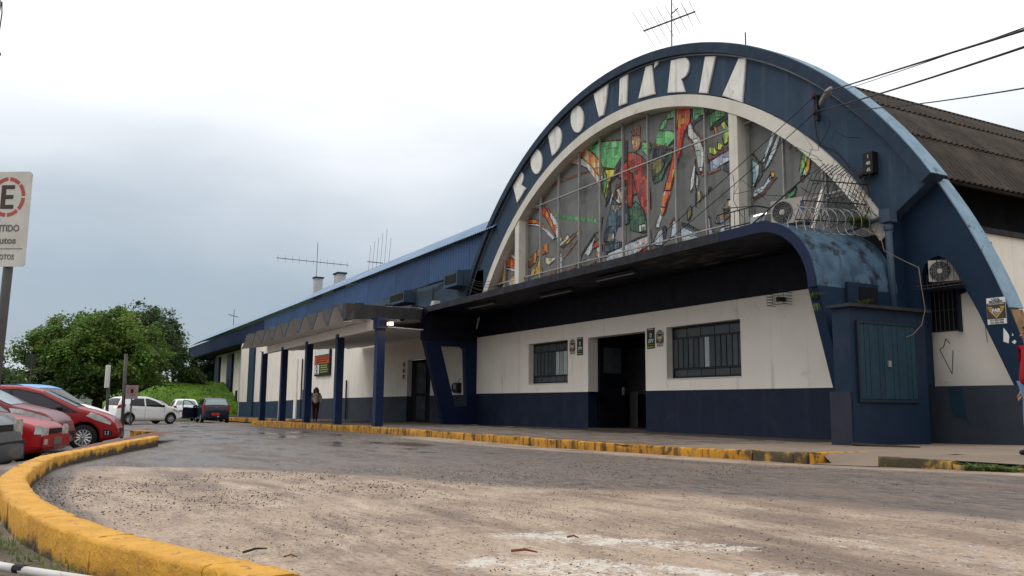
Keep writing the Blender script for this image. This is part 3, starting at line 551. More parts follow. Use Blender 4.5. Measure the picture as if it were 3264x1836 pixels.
GY = axis([(-2500, -300, 7), (-300, -40, 14), (-40, -6, 20), (-6, -1.5, 24), (-1.5, 7, 86), (7, 13, 41), (13, 40, 14), (40, 300, 10), (300, 2500, 6)])
XX, YY = np.meshgrid(GX, GY, indexing='ij'); ZZ = gz(XX, YY)
inside = (XX > -120) & (XX < 3) & (YY > 9.6)
ZZ = np.where(inside, np.minimum(ZZ, swz(XX) - .35), ZZ)
V = np.c_[XX.ravel(), YY.ravel(), ZZ.ravel()]
nx, ny = len(GX), len(GY); I, J = np.meshgrid(np.arange(nx - 1), np.arange(ny - 1), indexing='ij'); b0 = (I * ny + J).ravel()
Q = np.c_[b0, b0 + ny, b0 + ny + 1, b0 + 1]
ground = link('ground', fast('ground', V, Q, 'road_surface', None, True)); tag(ground, kind='structure')
def inpoly(x, y, poly):
    c = np.zeros(x.shape, bool)
    for i in range(len(poly)):
        (x1, y1), (x2, y2) = poly[i - 1], poly[i]
        if y1 == y2: continue
        c ^= ((y1 > y) != (y2 > y)) & (x < (x2 - x1) * (y - y1) / (y2 - y1) + x1)
    return c
x, y = V[:, 0], V[:, 1]
yb = np.interp(x, [-14.5, -12.9, -11.9, -9.65, -7.9, -6.4, -4.9, -3.5, 0], [-.2, .5, 2.0, 3.5, 4.25, 5.1, 5.55, 5.8, 6.6])
tan = smooth01(.5 + (yb - y) / 1.6) * smooth01((x + 14.5) / 2.)
tan = np.maximum(tan, .92 * smooth01((y - 8.1 - .03 * (x + 8)) / .7) * smooth01((x + 27) / 8) * .9)
tan = np.maximum(tan, .34 * smooth01((x + 30) / 12))
tan = np.where((x < -14), np.maximum(tan, .18), tan)
tan *= 1 - .85 * smooth01(.5 + (.22 - np.abs(y - ykerb(x) - .2)) / .45) * (x > -13)
paint = np.zeros_like(x)
for p in ([(-5.1, 2.2), (-5.15, 2.95), (-4.5, 3.42), (-3.7, 3.9), (-3.6, 3.4), (-4.3, 2.8)], [(-4.35, 1.65), (-4.45, 2.2), (-3.97, 2.75), (-3.0, 3.6), (-2.4, 3.4), (-2.9, 2.6), (-3.6, 2.1)], [(-4.5, 4.5), (-2.6, 5.1), (-1.8, 4.4), (-2.4, 3.9), (-4.1, 3.95)], [(-11.9, 8.36), (-11.6, 8.75), (-8.0, 8.98), (-8.3, 8.72)], [(-3.2, 1.6), (-2.2, 2.6), (-1.6, 2.2), (-2.6, 1.2)]):
    paint = np.maximum(paint, inpoly(x, y, p) * (.74 if p[0][0] == -4.5 and p[0][1] == 4.5 else 1.))
def blur(a_, k):
    g = a_.reshape(nx, ny); g = np.pad(g, k, 'edge'); return sum(g[k + i:k + i + nx, k + j:k + j + ny] for i in range(-k, k + 1) for j in range(-k, k + 1)).ravel() / (2 * k + 1) ** 2
paint = blur(paint, 1)
wet = smooth01((-9.5 - x) / 5) * smooth01((8.6 - y) / 1.2) * (1 - .55 * tan) + .18 * smooth01((7.8 - y) / 1) * smooth01((y - 5.2) / 1)
soil = smooth01(.5 + (ykerb(x) - .12 - y) / .08) * (x > -12.4) * (x < 3) * (y > -9)
soil = np.maximum(soil, .8 * smooth01((-6 - y) / 4) * (x > -14) * (x < 30))
grass = np.maximum(smooth01((-76 - x) / 5), np.maximum(smooth01((y - 60) / 5), smooth01((-60 - y) / 10)))
def setattr_col(me, name, a, b, c):
    ca = me.color_attributes.new(name, 'FLOAT_COLOR', 'POINT'); ca.data.foreach_set('color', np.c_[a, b, c, np.ones(len(a))].astype(np.float32).ravel())
setattr_col(ground.data, 'Mask', np.clip(tan, 0, 1), paint, np.clip(wet, 0, 1)); setattr_col(ground.data, 'Zone', soil, grass, np.zeros_like(x))
# grassy bank and far hills
def hill(name, fn, xs, ys, m, kind='structure'):
    X, Y = np.meshgrid(xs, ys, indexing='ij'); Z = fn(X, Y); n = len(ys); I, J = np.meshgrid(np.arange(len(xs) - 1), np.arange(n - 1), indexing='ij'); b = (I * n + J).ravel()
    me = fast(name, np.c_[X.ravel(), Y.ravel(), Z.ravel()], np.c_[b, b + n, b + n + 1, b + 1], m, None, True); o = link(name, me); return tag(o, kind=kind)
M('grass_ground', (.13, .25, .025), (.085, .17, .018), .5, .9, dirt=((.035, .06, .014), .35, .5, .75, .7), bump=(3, .8, .3))
M('hill_green', (.07, .085, .055), (.05, .065, .045), .02, .9, dirt=((.03, .045, .03), .05, .5, .7, .8))
hill('grass_bank', lambda X, Y: -1.3 + 4.3 * smooth01((-84 - X) / 18) * smooth01((Y - 2) / 9) * smooth01((24 - Y) / 6 + .3) + .12 * np.sin(X * 1.3) * np.sin(Y * 1.1), np.linspace(-135, -84, 40), np.linspace(-14, 34, 40), 'grass_ground')
hill('hills', lambda X, Y: -6 + (19 + 6 * np.sin(Y / 140.) + 4 * np.sin(Y / 47. + 1)) * smooth01((-380 - X) / 420), np.linspace(-1500, -380, 24), np.linspace(-1200, 1300, 90), 'hill_green')
# pavement in front of the terminal
def slab(name, xs, ys, zf, m, zone=None):
    X, Y = np.meshgrid(xs, ys, indexing='ij'); n = len(ys); I, J = np.meshgrid(np.arange(len(xs) - 1), np.arange(n - 1), indexing='ij'); b = (I * n + J).ravel()
    me = fast(name, np.c_[X.ravel(), Y.ravel(), zf(X, Y).ravel()], np.c_[b, b + n, b + n + 1, b + 1], m, None, True)
    o = link(name, me); return tag(o, kind='structure')
pave = slab('sidewalk', np.linspace(-45.2, -12.4, 60), np.linspace(9.36, 16.5, 9), lambda X, Y: swz(X) - .018, 'sidewalk')
slab('concrete_sidewalk', np.linspace(-12.4, 3, 40), np.linspace(9.36, 17.5, 9), lambda X, Y: swz(X) - .004 - .30 * (np.abs(X + 7.92) < .5) * (Y < 10.3), 'concrete_walk')
slab('far_sidewalk', np.linspace(-112, -45.2, 40), np.linspace(12.75, 18.2, 5), lambda X, Y: swz(X) - .004, 'sidewalk')
isl = MB(); xs = np.linspace(-23.6, -13.2, 22)
isl.grid(lambda u, v: (u, ykerb(u) - .08 - v * np.interp(u, [-23.6, -19, -15, -13.2], [.5, .62, .35, .12]), .06 if v < .99 else -.4), xs, [0, .3, .6, .9, 1.0])
M('brick_paving', (.17, .082, .058), (.12, .062, .048), 1.5, .8, dirt=((.25, .17, .12), 1.2, .55, .75, .7), bump=(12, .4))
tag(isl.build('traffic_island', 'brick_paving'), kind='structure')
# flagstones: irregular slabs, each its own piece of the pavement
fl = []
xs = np.arange(-36.5, -12.5, .56)
for i, x0 in enumerate(xs):
    yy = 9.40 + rng.random() * .15
    while yy < 13.3 + (x0 < -32) * 1.5:
        h = .34 + rng.random() * .34
        fl.append((x0, yy, x0 + .56, yy + h)); yy += h
jit = {}
def jp(px, py):
    k = (round(px, 2), round(py, 2))
    if k not in jit: jit[k] = ((rng.random() - .5) * .16, (rng.random() - .5) * .08)
    return px + jit[k][0], py + jit[k][1]
stones = []
for a, b, c, d in fl:
    p = [jp(a, b), jp(c, b + (rng.random() - .5) * .06), jp(c, d), jp(a, d)]; cx = sum(q[0] for q in p) / 4; cy = sum(q[1] for q in p) / 4
    p = [(cx + (q[0] - cx) * .94, cy + (q[1] - cy) * .915) for q in p]; stones.append((cx * .0 + math.hypot(cx, cy), p, cx, cy))
stones.sort(key=lambda s: s[0]); rest = MB()
for k, (_, p, cx, cy) in enumerate(stones):
    z = float(swz(cx)) + (rng.random() - .5) * .008; mb = MB() if k < 300 else rest
    zz = [z + (rng.random() - .5) * .006 for _ in p]
    mb.add([(q[0], q[1], zz[i]) for i, q in enumerate(p)] + [(q[0], q[1], z - .04) for q in p], [(0, 1, 2, 3), (0, 4, 5, 1), (1, 5, 6, 2), (2, 6, 7, 3), (3, 7, 4, 0)])
    if k < 300: mb.build('flagstone', 'flagstone', pave)
if rest.v: tag(rest.build('distant_flagstones', 'flagstone', pave), kind='stuff')
# kerbs: swept stones
def kerb_stone(path, w, top, bot, m, parent, jit_=.006, left=True):
    """one stone swept along a short path of (x,y); profile rounded at both upper edges"""
    mb = MB(); n = len(path); P = [np.array(p) for p in path]; prof = [(-.5, 0), (-.5, .45), (-.5, .90), (-.46, .98), (-.3, 1.0), (.0, 1.005), (.3, 1.0), (.46, .98), (.5, .90), (.5, .45), (.5, 0)]
    for i, p in enumerate(P):
        t_ = P[min(i + 1, n - 1)] - P[max(i - 1, 0)]; t_ = t_ / np.hypot(*t_); nn = np.array([-t_[1], t_[0]]); zb, zt = bot(*p), top(*p)
        for u, h in prof:
            e = (rng.random(3) - .5) * 2 * jit_; e[2] -= (.012 + .02 * rng.random()) * (.85 < h < .99 and rng.random() < .10); q = p + nn * u * w; mb.v.append((q[0] + e[0], q[1] + e[1], zb - .03 + (zt - zb + .03) * h + e[2] * (h > .5)))
    k = len(prof); mb.f += [(i * k + j, i * k + j + 1, (i + 1) * k + j + 1, (i + 1) * k + j) for i in range(n - 1) for j in range(k - 1)]; e0 = len(mb.v); mb.v += mb.v[:k] + mb.v[(n - 1) * k:n * k]; mb.f += [tuple(range(e0, e0 + k))[::-1], tuple(range(e0 + k, e0 + 2 * k))]
    return mb.build('kerb_stone', m, parent, True)
kerb_near = thing('island_kerb', None, None); tag(kerb_near, kind='structure')
from bisect import bisect
px_ = np.linspace(-19.4, -3.3, 800); py_ = np.interp(px_, KX, KY); ker = np.exp(-np.linspace(-2, 2, 61) ** 2); py_ = np.convolve(np.pad(py_, 30, 'edge'), ker / ker.sum(), 'valid')
sl = np.r_[0, np.cumsum(np.hypot(np.diff(px_), np.diff(py_)))]; s = 0.
while s < sl[-1] - .05:
    ln = min(.75 + rng.random() * .35, sl[-1] - s); ss = np.linspace(s + .0025, s + ln - .0025, 11)
    path = [(np.interp(q, sl, px_), np.interp(q, sl, py_)) for q in ss]
    kerb_stone(path, .205, lambda a, b: float(np.interp(a, [-14, -8], [.10, .165])), lambda a, b: min(float(gz(a, b + .15)), .0) - .02, 'kerb_yellow_fresh', kerb_near, .005); s += ln
kerb_far = thing('sidewalk_kerb', None, None); tag(kerb_far, kind='structure')
s = -44.9
while s < -8.6:
    ln = min(rng.choice([.45, .62, .8, .95]) if s < -27 else rng.choice([.8, .95, 1.1]), -8.55 - s)
    if ln < .2: break
    m = 'kerb_yellow' if s < -9.6 else 'kerb_grimy'; off = (rng.random() - .5) * .015; dz = (rng.random() - .5) * .015
    kerb_stone([(s + .012 + (ln - .024) * q, 9.28 + off) for q in np.linspace(0, 1, 4)], .17, lambda a, b: float(swz(a)) + .005 + dz, lambda a, b: float(hiz(a)) - .02, m, kerb_far, .007); s += ln
for a, b, dz in ((-7.4, -6.42, .0), (-6.4, -4.6, -.045), (-4.58, -2.6, -.05), (-2.58, -.5, -.04), (-.48, 2.5, -.04)):
    kerb_stone([(a + (b - a) * q, 9.28) for q in np.linspace(0, 1, 5)], .17, lambda x_, y_: float(swz(x_)) + dz, lambda x_, y_: float(hiz(x_)) - .02, 'kerb_grimy', kerb_far, .008)
slab('ramp', np.linspace(-8.45, -7.38, 9), np.linspace(9.12, 10.9, 9), lambda X, Y: (hiz(X) + .008) + (swz(X) + .006 - hiz(X) - .008) * smooth01((Y - 9.12) / 1.6), 'concrete_walk')
kerb_stone([(-8.47, 9.22), (-8.47, 9.7), (-8.47, 10.3)], .13, lambda a, b: float(swz(a)) + .004, lambda a, b: .03, 'kerb_yellow', kerb_far, .006)
for yy in np.arange(9.4, 12.7, .82): kerb_stone([(-45.0, yy + .01), (-45.0, yy + .4), (-45.0, yy + .81)], .17, lambda a, b: -.09, lambda a, b: -.36, 'kerb_yellow', kerb_far)
s = -100.
while s < -45.6:
    kerb_stone([(s, 12.7), (s + .59, 12.7), (s + 1.18, 12.7)], .17, lambda a, b: float(swz(a)), lambda a, b: float(hiz(a)) - .03, 'kerb_yellow' if rng.random() < .6 else 'kerb_grimy', kerb_far); s += 1.2
# ------------------------------------------------------------------ terminal hall
CX_, CZ_ = -22.0, -1.5
def pol(r_, a): return (CX_ + r_ * math.cos(a), CZ_ + r_ * math.sin(a))
def arc_band(r0, r1, a0, a1, n=72): return [pol(r1, a0 + (a1 - a0) * i / n) for i in range(n + 1)] + [pol(r0, a1 - (a1 - a0) * i / n) for i in range(n + 1)]
hall = thing('station_hall', 'large hall with a blue arched front and white lower wall beside the road', 'building', (-22, 15.6, .1))
def band(mb, r0, r1, a0, a1, y0, y1, n=72):
    """curved solid: four swept strips and two end caps"""
    A_ = [a0 + (a1 - a0) * i / n for i in range(n + 1)]; o = len(mb.v)
    for a in A_:
        for r_, y_ in ((r0, y0), (r1, y0), (r1, y1), (r0, y1)): p = pol(r_, a); mb.v.append((p[0], y_, p[1]))
    mb.f += [tuple(o + q for q in (i * 4 + j, i * 4 + (j + 1) % 4, (i + 1) * 4 + (j + 1) % 4, (i + 1) * 4 + j)) for i in range(n) for j in range(4)] + [(o + 3, o + 2, o + 1, o), tuple(o + n * 4 + j for j in range(4))]
    return mb
AR0, AR1 = R(32.4), R(158)
band(MB(), 11.80, 12.93, AR0, AR1, 15.6, 15.98).build('arch_face', 'spandrel_blue', hall)
rimo = band(MB(), 12.93, 13.20, AR0, AR1, 15.44, 15.95).build('arch_rim', 'rim_blue', hall)
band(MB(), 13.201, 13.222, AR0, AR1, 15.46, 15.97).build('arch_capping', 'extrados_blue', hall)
band(MB(), 12.885, 12.925, AR0 + .035, AR1, 15.565, 15.598).build('drip_mould', 'metal_grey', hall)
band(MB(), 11.44, 11.775, R(31), R(156), 15.53, 16.0).build('inner_arch', 'white_trim', hall)
for xa, xb in ((-28.78, -28.46), (-16.78, -16.46)):
    zt = CZ_ + math.sqrt(11.45 ** 2 - ((xa + xb) / 2 - CX_) ** 2); MB().box((xa, 15.56, 4.55), (xb, 15.99, zt + .08)).build('arch_post', 'white_trim', hall)
# back panel behind the mosaic
pts = [pol(11.5, R(32) + (R(148) - R(32)) * i / 60) for i in range(61)]; pts = [p for p in pts if p[1] > 4.6]; pts = [(pts[0][0], 4.4)] + pts + [(pts[-1][0], 4.4)]
MB().prism(pts, 'y', 16.0, 16.2).build('mosaic_wall', 'plaster_grey', hall)
# lower front wall, dado, soffit beam
DZ = 1.277; holesA = [(-23.7, -20.6, 0, 3.05), (-27.7, -24.96, 1.58, 3.07), (-19.6, -16.58, 1.59, 3.085)]
MB().wall(-32.1, -12.05, DZ, 3.60, 15.6, .38, holesA).build('front_wall', 'white_wall', hall)
MB().wall(-32.1, -12.05, -.3, DZ, 15.597, .383, [(-23.7, -20.6, -1, 3.05)]).build('front_dado', 'navy_dado', hall)
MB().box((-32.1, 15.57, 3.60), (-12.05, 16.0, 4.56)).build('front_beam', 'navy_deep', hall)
# windows: dark steel frame, panes above and below, vertical slats between
def steel_window(xa, xb, za, zb, lightpat, strip=None):
    w = MB(); y = 15.80; w.box((xa, y, za), (xb, y + .1, za + .05)).box((xa, y, zb - .05), (xb, y + .1, zb)).box((xa, y, za + .05), (xa + .05, y + .1, zb - .05)).box((xb - .05, y, za + .05), (xb, y + .1, zb - .05))
    z1, z2 = za + .27, zb - .32; w.box((xa + .05, y, z1 - .02), (xb - .05, y + .09, z1 + .02)).box((xa + .05, y, z2 - .02), (xb - .05, y + .09, z2 + .02)).box((xa, y + .1, za), (xb, y + .12, zb))
    wo_ = w.build('window', 'frame_dark', hall); n = len(lightpat); sw = (xb - xa - .1) / n
    for i, m in enumerate(lightpat):
        a = xa + .05 + i * sw; MB().box((a + .022, y - .012, z1 + .03), (a + sw - .022, y + .05, z2 - .03)).build('slat', m, wo_)
    k = max(5, round((xb - xa) / .55)); pw = (xb - xa - .1) / k
    for i in range(k):
        a = xa + .05 + i * pw
        for c, d in ((za + .06, z1 - .03), (z2 + .03, zb - .06)): MB().box((a + .015, y + .02, c), (a + pw - .015, y + .06, d)).build('pane', 'pane_dark', wo_)
    MB().box((xa - .02, 15.585, za - .03), (xb + .02, 15.8, za)).build('sill', 'white_trim', wo_)
steel_window(-27.68, -24.98, 1.6, 3.06, ['slat_green'] * 6 + ['slat_light'] * 4)
steel_window(-19.58, -16.6, 1.61, 3.075, ['slat_green'] * 6 + ['slat_light'] + ['slat_green'] * 6)
# open double door and the dim hall behind it
dl = MB().box((-23.66, 15.99, .08), (-23.6, 17.0, 3.0)).build('door', 'navy_deep', hall)
MB().box((-23.598, 16.15, 1.9), (-23.585, 16.85, 2.75)).build('pane', 'pane_dark', dl); MB().box((-23.595, 16.88, 1.2), (-23.53, 16.94, 1.45)).build('handle', 'metal_grey', dl)
dr = MB().box((-20.66, 15.99, .08), (-20.6, 17.35, 3.0)).build('door', 'navy_deep', hall)
MB().box((-23.7, 15.6, -.2), (-20.6, 16.0, .115)).build('threshold', 'sidewalk', hall)
MB().box((-35, 16.0, -.2), (-11.3, 34, .11)).build('hall_floor', 'interior_floor', hall)
MB().box((-35, 16.0, 3.9), (-11.3, 34, 4.1)).build('hall_ceiling', 'dark_interior', hall)
MB().box((-35, 33.8, .1), (-11.3, 34, 3.9)).build('hall_back_wall', 'dark_interior', hall)
MB().box((-35.1, 16.0, .1), (-35, 34, 3.9)).build('hall_inner_wall', 'dark_interior', hall)
MB().box((-26.4, 18.6, .1), (-24.6, 18.8, 2.9)).build('partition', 'plaster_grey', hall); MB().box((-26.4, 18.58, .1), (-24.6, 18.82, 1.25)).build('partition_dado', 'grey_dado', hall)
# canopy: bent slab, rounded into the right leg
def canopy_profile():
    out = [(-32.38, 3.4), (-32.42, 4.2), (-32.36, 4.5), (-32.18, 4.68), (-31.9, 4.72), (-14.6, 4.76)]
    out += [(-13.44 + 1.56 * math.sin(t), 3.2 + 1.56 * math.cos(t)) for t in np.linspace(0, math.pi / 2, 14)]
    inn = [(-12.06, 3.2)] + [(-13.44 + 1.38 * math.sin(t), 3.2 + 1.34 * math.cos(t)) for t in np.linspace(math.pi / 2 - .1, 0, 12)] + [(-31.6, 4.50), (-31.95, 4.36), (-32.06, 4.0), (-32.06, 3.4)]
    return out, inn
co, ci = canopy_profile(); YF = 13.2
def sweep(poly, y0, y1, mb): return mb.add([(a, y0, b) for a, b in poly] + [(a, y1, b) for a, b in poly], [(i, i + 1, len(poly) + i + 1, len(poly) + i) for i in range(len(poly) - 1)])
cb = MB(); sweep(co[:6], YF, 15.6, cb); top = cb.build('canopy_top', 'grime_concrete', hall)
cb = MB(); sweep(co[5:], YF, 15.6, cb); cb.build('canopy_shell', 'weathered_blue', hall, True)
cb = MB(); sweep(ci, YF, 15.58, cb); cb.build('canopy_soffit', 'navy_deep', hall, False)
def ring_face(o, i, y, mb):
    """front face between the two outlines"""
    n = 60
    def samp(p):
        p = np.array(p); d = np.r_[0, np.cumsum(np.hypot(*np.diff(p, axis=0).T))]; return d, p
    return mb
fmb = MB(); oo = co; ii = ci[::-1]
def resample(p, xs):  # by x for the straight part
    return [(x_, np.interp(x_, [q[0] for q in p], [q[1] for q in p])) for x_ in xs]
fmb.prism([(-31.9, 4.72), (-14.6, 4.76), (-14.6, 4.535), (-31.6, 4.5)], 'y', YF - .04, YF); fmb.build('canopy_fascia', 'grime_concrete', hall)
fmb = MB().prism([(-14.6, 4.758)] + co[6:] + [ci[0]] + ci[1:12] + [(-13.5, 4.535), (-14.6, 4.535)], 'y', YF - .035, YF + .02); fmb.build('shell_edge', 'leg_blue', hall)
fmb = MB().prism([(-32.38, 3.4), (-32.42, 4.2), (-32.36, 4.5), (-32.18, 4.68), (-31.9, 4.72), (-31.6, 4.5), (-31.95, 4.36), (-32.06, 4.0), (-32.06, 3.4)], 'y', YF - .03, YF + .02); fmb.build('canopy_end', 'navy_deep', hall)
# legs of the canopy: left one with a tapering opening
lg = MB()
outer = [(13.22, 3.45), (15.6, 3.45), (15.6, -.2), (14.22, -.2)]; hole = [(13.96, 3.18), (15.05, 3.2), (15.17, .76), (14.64, .75)]
for xa, s_ in ((-32.40, 1), (-32.08, -1)):
    vs_ = [(xa, *p) for p in outer] + [(xa, *p) for p in hole]; lg.add(vs_, [(0, 1, 5, 4)[::s_], (1, 2, 6, 5)[::s_], (2, 3, 7, 6)[::s_], (3, 0, 4, 7)[::s_]])
for p, s_ in ((outer, 1), (hole, -1)):
    for i in range(4): a, b = p[i], p[(i + 1) % 4]; lg.add([(-32.40, *a), (-32.40, *b), (-32.08, *b), (-32.08, *a)], [(0, 1, 2, 3)[::s_]])
lg.build('canopy_leg', 'leg_blue', hall)
MB().prism([(13.22, 3.22), (15.98, 3.22), (15.98, -.1), (14.22, -.1)], 'x', -12.12, -11.87).build('canopy_leg', 'buttress_blue', hall)
MB().box((-12.04, 15.6, 3.22), (-11.9, 15.96, 5.0)).build('corner_fill', 'buttress_blue', hall)
# fluorescent battens and peeling paint under the canopy
for xa, xb, y in ((-29.0, -26.9, 13.75), (-24.6, -22.6, 14.3), (-20.5, -18.6, 13.8)):
    o = MB().box((xa, y - .07, 4.42), (xb, y + .07, 4.49)).build('batten', 'dark_metal', hall); MB().tube([(xa + .05, y - .03, 4.40), (xb - .05, y - .03, 4.40)], .016, 6).build('tube', 'mullion_grey', o)
M('bare_plaster', (.14, .12, .105), (.10, .085, .075), 6, .9)
for k in range(46):
    cx, cy = (-29.5 + rng.random() * 2, 13.5 + rng.random() * 1.2) if k < 12 else (-16.6 + rng.normal() * .75, 14.1 + rng.normal() * .5)
    if not 13.3 < cy < 15.5: continue
    w_, h_ = .1 + rng.random() * .35, .02 + rng.random() * .05; a_ = [(cx + w_ * math.cos(t) * (.6 + .6 * rng.random()), cy + h_ * math.sin(t) * (.6 + .7 * rng.random()), float(np.interp(cx, [-31.6, -13.5], [4.5, 4.54])) - .006) for t in np.linspace(0, 2 * math.pi, 10)[:-1]]
    MB().add(a_, [tuple(range(9))[::-1]]).build('peeled_patch', 'bare_plaster', hall)
# meter cabinet on the right leg
MB().box((-11.40, 13.05, -.1), (-11.0, 15.2, 2.70)).build('cabinet_body', 'cabinet_blue', hall); MB().box((-11.87, 14.2, -.1), (-11.40, 15.18, 2.70)).build('cabinet_back', 'cabinet_blue', hall)
MB().box((-11.48, 12.98, 2.70), (-10.9, 15.28, 2.76)).box((-11.87, 14.15, 2.70), (-11.48, 15.28, 2.76)).build('cabinet_ledge', 'grime_concrete', hall)
MB().box((-11.50, 13.02, -.1), (-11.02, 13.05, 1.12)).box((-11.50, 13.05, -.1), (-11.40, 13.5, 1.12)).build('cabinet_plinth', 'plinth_grey', hall)
MB().box((-11.86, 14.0, 2.76), (-11.80, 14.9, 3.34)).build('niche_frame', 'cabinet_blue', hall); MB().box((-11.80, 14.32, 2.80), (-11.785, 14.86, 3.26)).build('niche_opening', 'black_gap', hall)
cf = MB().box((-11.0, 13.2, .93), (-10.955, 14.88, .985)).box((-11.0, 13.2, 2.40), (-10.955, 14.88, 2.45)).box((-11.0, 13.2, .985), (-10.955, 13.25, 2.4)).box((-11.0, 14.83, .985), (-10.955, 14.88, 2.4)).build('shutter_frame', 'frame_dark', hall)
for k in range(12):
    a = 13.26 + k * .131
    MB().box((-10.997, a + .003, .995), (-10.967 + .004 * (k % 3), a + .128, 2.39)).build('shutter_board', 'shutter_blue', hall)
MB().box((-10.97, 14.0, 1.60), (-10.93, 14.08, 1.72)).build('padlock', 'metal_grey', hall)
# right buttress set back from the arch, with its niche
BY = 15.9
def buttress():
    ri = [pol(13.0, a) for a in np.linspace(R(7.0), R(33.5), 24)]
    hole_ = [(-11.56, 1.277), (-11.56, 3.35), (-11.52, 3.6), (-11.42, 3.8), (-11.27, 3.92), (-11.1, 3.94), (-10.95, 3.86), (-10.8, 3.68), (-10.66, 3.4), (-10.32, 2.7), (-9.72, 1.277)]
    # outline split: left block | over-arch | right strip
    left = [(-12.03, 1.277), (-11.56, 1.277), (-11.56, 3.35), (-11.52, 3.6), (-11.42, 3.8), (-11.27, 3.92), (-11.27, 5.6), (-12.03, 5.6)]
    rt = [p for p in ri if p[1] > 1.277]; zc = math.sqrt(13 ** 2 - (1.277 - CZ_) ** 2) + CX_
    right = hole_[5:] + [(zc, 1.277)] + rt + [(-11.27, 5.6), (-11.27, 3.92)]
    mb = MB().prism(left, 'y', BY, BY + .3); return mb.prism(right[:-1] if right[-1] == right[0] else right, 'y', BY, BY + .3)
buttress().build('buttress', 'buttress_blue', hall)
stp = MB(); n = 20; A_ = [R(15) + (R(33.0) - R(15)) * i / n for i in range(n + 1)]
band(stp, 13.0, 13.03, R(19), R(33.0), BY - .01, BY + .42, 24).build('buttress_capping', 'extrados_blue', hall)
band(MB(), 12.94, 13.01, R(12.5), R(18.9), BY + .02, BY + .40, 12).build('rotten_board', 'wood_broken', hall)
swf = [(-12.1, 1.0), (-9.8, 1.0), (-9.85, 1.2), (-10.35, 2.75), (-10.8, 3.95), (-11.3, 5.0), (-12.1, 5.2)]; MB().prism(swf, 'y', BY + .55, BY + .66).build('side_wall_front', 'white_wall', hall)
MB().prism([(-12.08, 3.02), (-11.3, 3.10), (-10.4, 3.34), (-10.3, 4.15), (-12.08, 4.2)], 'y', BY + .53, BY + .545).build('painted_niche_shade', 'black_gap', hall)  # black sheet paints the shade in the upper part of the niche
MB().prism([(-12.1, -.2), (-9.02, -.2), (-9.36, 1.277), (-12.1, 1.277)], 'y', BY - .004, BY + .5).build('side_dado', 'grey_dado', hall)
def grille(mb, xa, xb, za, zb, y, step=.11, r_=.011):
    for q in np.arange(xa, xb + .001, step): mb.tube([(q, y, za), (q, y, zb)], r_, 4)
    for z in (za, (za + zb) / 2, zb): mb.tube([(xa, y, z), (xb, y, z)], r_ * 1.1, 4)
    return mb
nw = MB().box((-11.95, BY + .52, 2.44), (-11.08, BY + .545, 3.3)).build('window', 'black_gap', hall)
grille(MB(), -11.9, -11.05, 2.42, 3.28, BY + .36, .1).build('window_grille', 'dark_metal', nw); MB().box((-11.08, BY + .45, 2.4), (-11.03, BY + .545, 3.3)).build('frame', 'frame_dark', nw)
# ghost of an older stain and a hand-drawn mark on the wall
def ribbon(pts, w, y):
    mb = MB()
    for a, b in zip(pts[:-1], pts[1:]):
        d = np.array(b) - np.array(a); n_ = np.array([-d[1], d[0]]) / np.hypot(*d) * w / 2; mb.add([(a[0] + n_[0], y, a[1] + n_[1]), (b[0] + n_[0], y, b[1] + n_[1]), (b[0] - n_[0], y, b[1] - n_[1]), (a[0] - n_[0], y, a[1] - n_[1])], [(0, 1, 2, 3)])
    return mb
ribbon([(-11.34, 2.17), (-11.43, 2.28), (-11.46, 2.17), (-11.50, 2.10), (-11.58, 2.06), (-11.33, 1.54), (-11.28, 2.03)], .017, BY + .545).build('scrawl', 'frame_dark', hall)
MB().prism([(-11.05, 1.26), (-10.75, 1.26), (-10.72, .9), (-10.7, .68), (-10.64, .5), (-10.74, .64), (-10.95, .66), (-11.02, .85)], 'y', BY - .008, BY - .003).build('paint_patch', 'shutter_blue', hall)
ribbon([(-10.56, 2.86), (-10.55, 2.5), (-10.54, 2.3), (-10.53, 2.15)], .012, BY + .545).build('crack', 'frame_dark', hall)
for pg in ([(-9.86, 2.1), (-9.84, 2.36), (-9.78, 2.28), (-9.74, 2.2), (-9.76, 2.06)], [(-9.70, 2.08), (-9.64, 2.12), (-9.61, 2.08), (-9.65, 2.04)], [(-9.69, 2.2), (-9.67, 2.25), (-9.66, 2.2)]): MB().prism(pg, 'y', BY - .006, BY - .002).build('torn_poster', 'print_white', hall)
# side wall and the vaulted sheet roof
MB().box((-11.2, BY + .68, -.2), (-11.0, 45, 4.55)).build('side_wall', 'white_wall', hall); MB().box((-11.26, BY + .68, 4.55), (-10.93, 45, 4.66)).build('side_cornice', 'grime_concrete', hall)
MB().box((-12.3, 16.4, 4.1), (-12.2, 45, 6.6)).build('eave_shade_sheet', 'black_gap', hall)  # black sheet stands in for the shade of the open gap under the eave
RR = 12.86
def roof_sheet(row0, w=1.0, nc=30, th=.0):
    mb = MB(); a0, a1 = row0, row0 + R(8.0)
    mb.grid(lambda u, v: (CX_ + (RR + .045 * (1 - (v - a0) / (a1 - a0)) + .026 * math.sin(u * 2 * math.pi / .2)) * math.cos(v), u, CZ_ + (RR + .045 * (1 - (v - a0) / (a1 - a0)) + .026 * math.sin(u * 2 * math.pi / .2)) * math.sin(v)), [w * i / nc for i in range(nc + 1)], [a0, (a0 + a1) / 2, a1])
    mb.grid(lambda u, v: (CX_ + (RR + .04 + .026 * math.sin(u * 2 * math.pi / .2) - v) * math.cos(a0), u, CZ_ + (RR + .04 + .026 * math.sin(u * 2 * math.pi / .2) - v) * math.sin(a0)), [w * i / nc for i in range(nc + 1)], [0, .03])
    return mb
